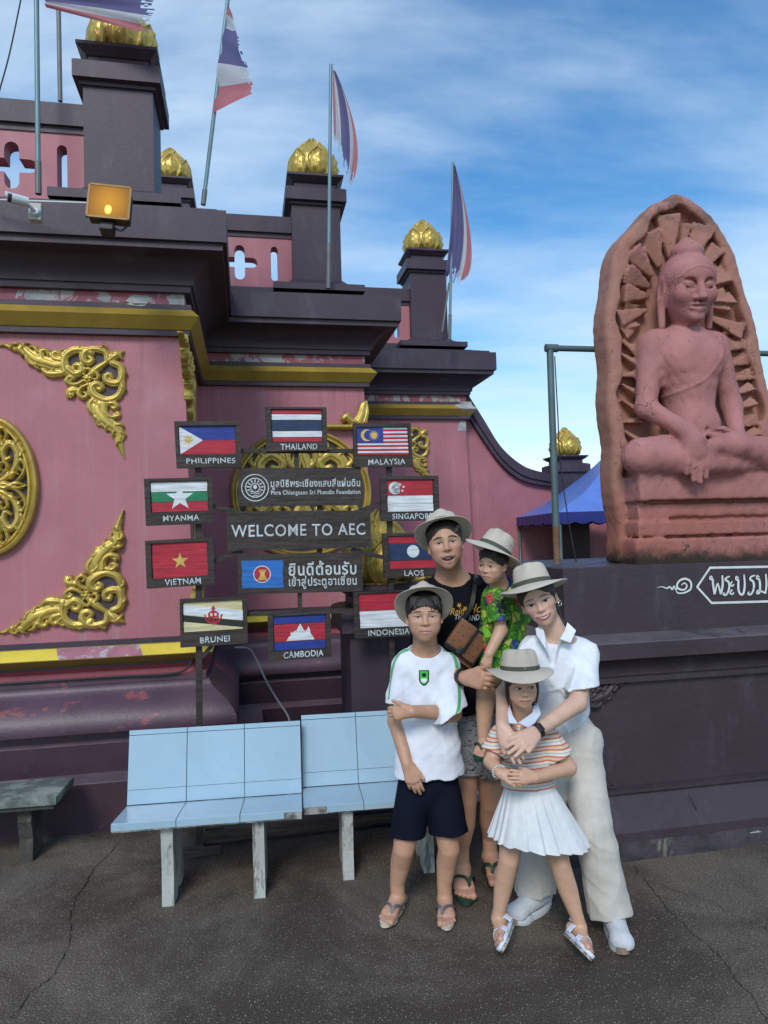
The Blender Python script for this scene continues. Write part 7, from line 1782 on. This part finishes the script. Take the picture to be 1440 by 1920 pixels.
for sx in (-1, 1): hd.con(Hs, (sx * .60, .45, .22), (sx * .69, .10, .06), .10, .05, .06)
hd.con(Hs, (.35, -.1, -.75), (.50, -.95, -.62), .20, .10, .1); hd.con(Hs, (.50, -.95, -.62), (.56, -1.35, -.5), .10, .05, .05)
Hs.build('hair', M_hair, Ew, None, lw)
hat(Ew, lw, hd.p(0, .60, -.08), hd.u * .62 + np.array([0, 0, .34]) - hd.f * .24, hd.f, .160, .088, .098)
M_ear = mat('silver_earring', (.55, .53, .50), .2, 0, 3, 0, metal=.9)
b = MB(); b.tube([hd.p(.74, -.33, .05) + np.array([.0, .011 * math.cos(a), .011 * math.sin(a) - .006]) + np.array([.009 * math.cos(a), 0, 0]) for a in np.linspace(0, 2 * math.pi, 19)], .0034, 8, caps=False); b.build('earring', M_ear, Ew, smooth=True, loc=lw)
M_wshirt = fab('white_linen', (.76, .79, .82), .3, 18); M_linen = fab('cream_linen', (.56, .53, .465), .4, 14)
T = Sdf((.38, 2.85, .75), (1.20, 3.50, 1.50), .0044)
T.cone(at(1000, 1222, 3.13), at(1094, 1228, 3.15), .058, .060, .03); fchain(T, [at(1045, 1245, 3.15), at(1042, 1300, 3.16), at(1044, 1330, 3.17), at(1050, 1352, 3.18)], [.138, .138, .138, .124], .68, .04)
sleeve(T, at(998, 1224, 3.13), at(968, 1285, 3.09), .056, .064, .010, .06, .03); sleeve(T, at(1095, 1230, 3.15), at(1094, 1293, 3.02), .058, .072, .010, .07, .03, cut=(.15, -.3, -1))
T.disp(folds(41, .0034, 24, (1, .6, .7))); T.disp(folds(43, .0016, 52, (1, .5, .5))); T.disp(ridge(42, .008, 15, (1, .6, .7))); carve(T)
T.cone(nb - np.array([0, -.01, .05]), hd.p(0, -.45, -.2), .052, .068, .006, 'sub'); T.chain([at(1042, 1208, 3.04), at(1036, 1243, 3.055), at(1034, 1262, 3.04)], [.032, .016, .004], .004, 'sub')
shirt = T.build('shirt', M_wshirt, Ew, None, lw)
def lapel(pts, Y, m, par, nm='collar', th=.003):
    P = [at(*p) if len(p) == 3 else at(p[0], p[1], Y) for p in pts]; n_ = _n(np.cross(P[1] - P[0], P[2] - P[0])); n_ = n_ if n_[1] < 0 else -n_
    b = MB(); P = P if np.cross(P[1] - P[0], P[2] - P[0]) @ n_ > 0 else P[::-1]; b.prism(P, n_ * th); return b.build(nm, m, par)
lapel([(1064, 1168, 3.12), (1080, 1183, 3.07), (1070, 1206, 3.02), (1050, 1199, 3.015), (1059, 1184, 3.06)], 3.03, M_wshirt, shirt, th=.004)
lapel([(1065, 1167, 3.14), (1059, 1185, 3.07), (1049, 1196, 3.02), (1040, 1240, 3.035), (1047, 1210, 3.07)], 3.04, M_wshirt, shirt)
lapel([(1014, 1172, 3.10), (1019, 1185, 3.04), (1032, 1235, 3.035), (1022, 1215, 3.02), (1006, 1190, 3.03), (1004, 1178, 3.07)], 3.05, M_wshirt, shirt)
for y in (1262, 1285): paint_mesh(T, [(1033 + 2.2 * math.cos(a), y + 2.2 * math.sin(a)) for a in np.linspace(0, 6.28, 10)[:-1]], [tuple(range(9))], 3.1, .003, 'button', M_white, shirt)
T2 = Sdf((.34, 2.85, .02), (1.30, 3.55, 1.05), .0048)
fchain(T2, [at(1052, 1345, 3.18), at(1062, 1390, 3.18)], [.112, .138], .70, .03)
def leg(hip, kn, an, r, k, cut, dd=.05):
    H_, K, A_ = at(*hip), at(*kn), at(*an); T2.chain([H_, K], [r[0], r[1]], k); sleeve(T2, K, A_, r[1], r[2], .020, dd, .012, cut=cut, wav=.004)
leg((1085, 1395, 3.18), (1112, 1545, 3.10), (1142, 1708, 3.08), (.092, .078, .086), .03, (.15, 0, -1)); leg((1038, 1395, 3.18), (1016, 1560, 3.20), (1004, 1664, 3.27), (.090, .078, .086), .008, (.1, .15, -1))
T2.disp(folds(47, .004, 20, (1, .8, .15))); T2.disp(ridge(46, .009, 17, (1, .8, .14))); T2.disp(ridge(45, .0035, 14, (.9, .6, .5)))
kp = at(1120, 1620, 3.04)
T2.disp(lambda x, y, z: .003 * np.sin(48 * (z - kp[2]) + 22 * (x - kp[0])) * np.exp(-((x - kp[0]) ** 2 + (z - kp[2]) ** 2) / .03)); carve(T2)
T2.build('trousers', M_linen, Ew, None, lw)
band(Ew, lw, wR + (eR - wR) * .03, wR - eR, .0275, .020, M_strapblk)
cW = wR + (eR - wR) * .03; nW = _n(np.array([-.25, -1, .5])); axw = _n(wR - eR); nW = _n(nW - axw * (nW @ axw)); sW = np.cross(axw, nW)
q = MB(); q.box((-.012, -.017, .027), (.012, .017, .036), bev=.003); b = MB(); b.add([cW + axw * x + sW * y + nW * z for x, y, z in q.v], q.f); b.build('watch', M_strapblk, Ew, smooth=40, loc=lw)
# sneakers
M_shoe = fab('white_mesh_shoe', (.56, .58, .60), .5, 90); M_msole = mat('white_foam_sole', (.62, .66, .66), .6, .06, 20, .1, 60); M_toe = mat('tan_rubber_toe', (.28, .20, .15), .6, .1, 20, .1, 60)
def sneaker(A_, tg, tx, L=.262):
    d = (tg - A_) * (1, 1, 0); d = _n(d); s = np.cross(d, (0, 0, 1)) * tx; C0 = np.array([A_[0], A_[1], 0]) 
    Q = Sdf(C0 - np.array([.22, .26, .0]), C0 + np.array([.22, .22, .15]), .0036)
    Q.chain([C0 - d * .045 + (0, 0, .065), C0 + d * .05 + (0, 0, .062), C0 + d * .135 + (0, 0, .046)], [.040, .043, .040], .02); Q.cone(C0 + d * .13 + s * .012 + (0, 0, .042), C0 + d * .15 - s * .012 + (0, 0, .042), .034, .032, .02)
    Q.cone(C0 - d * .03 + (0, 0, .09), C0 + d * .02 + (0, 0, .09), .036, .036, .03); Q.box(C0 + (0, 0, -.03 + .03 - .0), (.4, .4, .026), 0, 0, 'sub')
    o = Q.build('shoe', M_shoe, Ew, None, lw)
    T_ = []
    for z, e, ml in ((.0, .96, 0), (.012, 1.02, 0), (.030, 1.03, 0), (.036, .98, 0)):
        row = []
        for a in np.linspace(0, 2 * math.pi, 49):
            y = math.cos(a); x = math.sin(a); w = np.interp(y, [-1, -.4, .15, .65, 1], [.036, .039, .038, .048, .040]); lift = .012 * max(0, (y - .55) / .45) ** 2 + .006 * max(0, (-y - .7) / .3)
            row.append(C0 + d * (.045 + .135 * y * e) + s * (x * w * e + .006 * (y > .3)) + np.array([0, 0, z + lift * (1 - z / .05)]))
        T_.append(row)
    b = MB(); b.grid(T_, flip=tx < 0); so = b.build('sole', M_msole, o, smooth=40)
    b = MB(); n_ = 15; rows = [[C0 + d * (.046 + .1395 * math.cos(a)) + s * (math.sin(a) * np.interp(math.cos(a), [.3, .65, 1], [.050, .055, .048]) + .006) + np.array([0, 0, z + .012 * max(0, (math.cos(a) - .55) / .45) ** 2]) for a in np.linspace(-.55, .55, n_)] for z in (.003, .020, .029)]
    rows.append([C0 + d * (.040 + .130 * math.cos(a)) + s * (math.sin(a) * .040 + .006) + np.array([0, 0, .035]) for a in np.linspace(-.55, .55, n_)]); b.grid(rows, flip=tx < 0); b.build('toe_cap', M_toe, o, smooth=40)
    for k_ in range(5):
        c = C0 + d * (.045 + .018 * k_) + np.array([0, 0, .113 - .0062 * k_ - .0006 * k_ * k_]); b = MB(); b.tube(bez([c - s * .022 - (0, 0, .012), c - s * .010, c + s * .010 + d * .006, c + s * .022 + d * .006 - (0, 0, .012)], 8), .0026, 6); b.build('lace', M_msole, o, smooth=True)
for k_ in FW: sneaker(*FW[k_])
# ================================================================== the girl
SK5 = (.60, .36, .235)
G = ground_at(1010, 1760); Eg, lg = person('little girl in orange striped polo and pleated white skirt, hands clasped, feet apart', (G[0], G[1], 0))
S = Sdf((.34, 2.55, -.005), (.98, 3.25, 1.36), .003)
hd = Head(at(983, 1291, 2.865), (.03, -1, -.06), R_(2), .0885, 1.0)
hd.make(S, nose=.45, child=True, smile=.4)
nb = at(981, 1352, 2.985)
S.cone(hd.p(0, -.45, -.2), nb, .038, .043, .025)
shl, shr = at(937, 1380, 2.98), at(1030, 1386, 2.98)
S.cone(shl, shr, .036, .036, .03); fchain(S, [at(984, 1395, 2.99), at(988, 1440, 2.99), at(991, 1480, 2.99), at(996, 1520, 2.99)], [.095, .088, .085, .105], .68, .04)
eL, wL = at(921, 1428, 2.95), at(938, 1450, 2.855)
S.chain([shl, eL], [.034, .030], .02); S.chain([eL, wL], [.031, .0215], .008); hand(S, wL, at(962, 1462, 2.82) - wL, (.1, -1, .3), .118, side=-1, curl=(.4, .45, .5, .55), thumb=(.75, .45, .1))
eR, wR = at(1066, 1440, 2.96), at(1003, 1458, 2.835)
S.chain([shr, eR], [.036, .032], .02); S.chain([eR, wR], [.033, .022], .008); hand(S, wR, at(970, 1457, 2.805) - wR, (.0, -1, .25), .120, side=1, curl=(.15, .18, .22, .28), thumb=(.8, .4, -.1), spread=.05)
FG = {}
for nm, hip, kn, an, to, tx in (('l', (966, 1520, 2.99), (954, 1612, 2.96), (933, 1722, 3.00), (945, 1790), -1), ('r', (1024, 1520, 2.99), (1050, 1620, 2.95), (1088, 1738, 2.955), (1098, 1800), 1)):
    K, A_ = at(*kn), at(*an)
    S.chain([at(*hip), K, K * .58 + A_ * .42 + np.array([0, .010, 0]), A_ + (K - A_) * .18, A_], [.062, .041, .040, .027, .026], .015); FG[nm] = A_
# feet rolled onto their outer edges, soles turned towards each other
upL = _n(np.array([-.80, .30, .52])); upR = _n(np.array([.70, .22, .66]))
FLf = foot(S, FG['l'], np.array([.12, -1, -.45]), .175, up=upL, sd=-1); FRf = foot(S, FG['r'], np.array([-.05, -1, -.35]), .175, up=upR, sd=1)
spots = [(hd.p(sx * .36, -.26, .6), .026, (.64, .34, .27), .55) for sx in (-1, 1)] + [(at(954, 1612, 2.91), .04, (.52, .30, .22), .4), (at(1050, 1620, 2.90), .04, (.52, .30, .22), .4)] + [(f_[0] + f_[1] * .1, .04, (.58, .30, .24), .5) for f_ in (FLf, FRf)]
S.build('body', M_skin, Eg, skin_col(SK5, spots), lg)
hd.eyes(S, Eg, lg, op=.062, look=(.42, .0), slant=.015, brow=(.24, .03, .016), lash=.020, iris=.068); hd.mouth(S, Eg, lg)
Hs = hbox(hd, (-1.05, -1.5, -1.2), (1.05, 1.2, 1), .003)
hd.ell(Hs, (0, .30, -.14), (.77, .76, .90), .0); hd.ell(Hs, (0, -.26, .56), (.62, .82, .80), .05, 'sub'); hd.ell(Hs, (0, -1.0, .05), (1.2, .70, .9), .05, 'sub')
for sx in (-1, 1):
    hd.con(Hs, (sx * .62, .45, .25), (sx * .70, -.10, .18), .09, .05, .05); Hs.chain([hd.p(sx * .68, .1, .12), hd.p(sx * .70, -.40, .10), hd.p(sx * .64, -.85, .05)], [.010, .008, .004], .006)
hd.con(Hs, (.35, -.2, -.7), (.62, -1.0, -.5), .20, .10, .1); hd.con(Hs, (.62, -1.0, -.5), (.72, -1.5, -.4), .10, .05, .05)
Hs.build('hair', M_hair, Eg, None, lg)
ht = hat(Eg, lg, hd.p(0, .70, -.10), hd.u * .985 - hd.f * .12 + hd.r * .03, hd.f, .144, .084, .086)
M_logo = mat('pale_logo_print', (.34, .33, .27), .7, .05, 9, 0)
hu = _n(hd.u * .985 - hd.f * .12 + hd.r * .03); hf = _n(hd.f - hu * (hd.f @ hu)); hr = np.cross(hf, hu); hp = hd.p(0, .70, -.10) + hf * (.0835 * 1.07 + .003) + hu * .0125
b = MB(); b.add([hp + hr * x + hu * y for x, y in ((-.0035, 0), (.0035, 0), (0, .006))], [(0, 1, 2)]); b.build('emblem', M_logo, ht, smooth=False)
def x_stripes(N, v, cur):
    sepn = N.n('ShaderNodeSeparateXYZ'); N.l(v, sepn.inputs[0])
    zz_ = N.math('ADD', sepn.outputs[2], N.math('MULTIPLY', N.noise(v, 5, 3, .5), .016)); zz_ = N.math('SUBTRACT', zz_, N.math('MULTIPLY', sepn.outputs[0], .04))
    f_ = N.math('FRACT', N.math('MULTIPLY', zz_, 1 / .042), 0)
    def line(a, w): return N.ramp(N.math('ABSOLUTE', N.math('SUBTRACT', f_, a), 0), w * .7, w, 1, 0)
    cur = N.mix(line(.24, .085), cur, (.58, .16, .07)); cur = N.mix(line(.60, .085), cur, (.58, .16, .07)); cur = N.mix(N.math('MULTIPLY', line(.42, .10), .6), cur, (.60, .40, .28)); cur = N.mix(line(.92, .03), cur, (.25, .30, .33)); return cur
M_polo = fab('striped_polo', (.68, .65, .57), .25, 20, extra=x_stripes); M_coll = fab('white_blue_collar', (.62, .68, .80), .15, 30); M_skirt = fab('white_pleat', (.66, .68, .67), .2, 20)
T = Sdf((.34, 2.70, .66), (.96, 3.28, 1.24), .004)
T.cone(at(939, 1381, 2.98), at(1029, 1387, 2.98), .044, .044, .03); fchain(T, [at(984, 1393, 2.99), at(988, 1440, 2.99)], [.108, .106], .72, .04)
sleeve(T, at(988, 1435, 2.99), at(992, 1480, 2.985), .106, .112, .009, .03, .02, .72, cut=(0, -.02, -1), wav=.002)
sleeve(T, at(938, 1382, 2.98), at(926, 1412, 2.965), .046, .056, .008, .045, .02); sleeve(T, at(1030, 1388, 2.98), at(1047, 1418, 2.97), .048, .064, .008, .05, .02)
T.disp(folds(61, .0022, 30, (1, .6, .7))); T.disp(ridge(62, .005, 20, (1, .6, .6))); carve(T); T.cone(nb - np.array([0, 0, .05]), hd.p(0, -.45, -.2), .044, .056, .006, 'sub'); T.chain([at(979, 1352, 2.92), at(972, 1378, 2.90)], [.024, .006], .004, 'sub')
polo = T.build('polo_shirt', M_polo, Eg, None, lg)
lapel([(952, 1318, 2.97), (961, 1345, 2.885), (969, 1357, 2.875), (947, 1356, 2.88), (945, 1335, 2.92)], 2.9, M_coll, polo, th=.004)
lapel([(1003, 1316, 2.99), (998, 1338, 2.92), (973, 1356, 2.872), (995, 1368, 2.87), (1014, 1340, 2.91), (1010, 1322, 2.96)], 2.9, M_coll, polo, th=.004)
b = MB(); b.strap(bez([at(973, 1356, 2.872), at(972, 1375, 2.87), at(970, 1400, 2.868)], 6), (0, -1, .1), .012, .003); b.build('placket', M_polo, polo, smooth=40)
# pleated skirt
c0, c1 = at(993, 1476, 2.985), at(1008, 1574, 2.985); n = 20; rows = []
for i in range(19):
    t = i / 18; c = c0 + (c1 - c0) * t; rx, ry = .104 + .100 * t ** 1.05, .076 + .095 * t; row = []
    for k in range(n * 6 + 1):
        a = 2 * math.pi * k / (n * 6); f_ = (k % 6) / 6.0; saw = (f_ / .8 if f_ < .8 else (1 - f_) / .2) - .5
        o = .016 * t * saw + .002 * saw + .012 * t * math.sin(3 * a + 1.0) + .006 * t * math.sin(7 * a)
        row.append(c + np.array([(rx + o) * math.cos(a), (ry + o) * math.sin(a), .03 * t * math.sin(a + .6) * 0 - .010 * t * t * math.cos(a * 2 + .7) - .022 * t * math.cos(a - .4)]))
    rows.append(row)
b = MB(); b.grid(rows); sk_ = b.build('skirt', M_skirt, Eg, smooth=28, loc=lg)
b = MB(); b.grid([[c0 + np.array([r_ * math.cos(a) * 1.0, r_ * .74 * math.sin(a), z]) for a in np.linspace(0, 2 * math.pi, 49)] for r_, z in ((.100, .012), (.106, .012), (.107, -.012), (.102, -.014))]); b.build('waistband', M_skirt, sk_, smooth=40)
# sandals
M_sandal = mat('white_sandal_strap', (.62, .66, .76), .6, .05, 20, .1, 60); M_worn = mat('worn_speckled_sole', (.24, .22, .18), .9, .3, 60, .6, 60, stain=(.45, .43, .38), stain_lo=.5, stain_hi=.6, stain_scale=60)
for fr in (FLf, FRf):
    sole, t, s, up = fr; o = sole_mesh('sandal', M_sandal, Eg, sole + up * .004, t, s, up, .182, .013, 1.08, lg, bottom=M_worn); L = .182
    for y0, h_, w_ in ((.36, .19, .105), (.02, .31, .10)):
        P = bez([sole + t * y0 * L + s * .20 * L, sole + t * (y0 - .01) * L + s * .17 * L + up * h_ * .6 * L, sole + t * (y0 - .03) * L + up * h_ * 1.02 * L, sole + t * (y0 - .01) * L - s * .17 * L + up * h_ * .6 * L, sole + t * y0 * L - s * .20 * L], 16)
        b = MB(); b.strap(P, [_n(p - (sole + t * y0 * L + up * .06 * L)) for p in P], w_ * L * 1.25, .004); b.build('strap', M_sandal, o, smooth=40)
    P = bez([sole + t * .02 * L + s * .17 * L + up * .26 * L, sole - t * .18 * L + s * .16 * L + up * .26 * L, sole - t * .33 * L + up * .26 * L, sole - t * .18 * L - s * .16 * L + up * .26 * L, sole + t * .02 * L - s * .17 * L + up * .26 * L], 16)
    b = MB(); b.strap(P, [_n(p - (sole + up * .26 * L)) for p in P], .022, .004); b.build('strap', M_sandal, o, smooth=40)
# bead bracelet
M_bead = mat('pearl_bead', (.62, .60, .58), .25, .1, 40, 0)
axb = _n(wL - eL); xb = _n(np.cross(axb, (0, 0, 1))); yb = np.cross(axb, xb)
cB = wL - axb * .012
for k in range(16):
    a = 2 * math.pi * k / 16; bm = bmesh.new(); bmesh.ops.create_icosphere(bm, subdivisions=1, radius=.0052, matrix=Matrix.Translation(tuple(cB + (xb * math.cos(a) + yb * math.sin(a)) * .0265)))
    me = bpy.data.meshes.new('bead'); bm.to_mesh(me); bm.free(); me.materials.append(M_bead); me.polygons.foreach_set('use_smooth', [True] * len(me.polygons)); link('bead', me, Eg, lg)
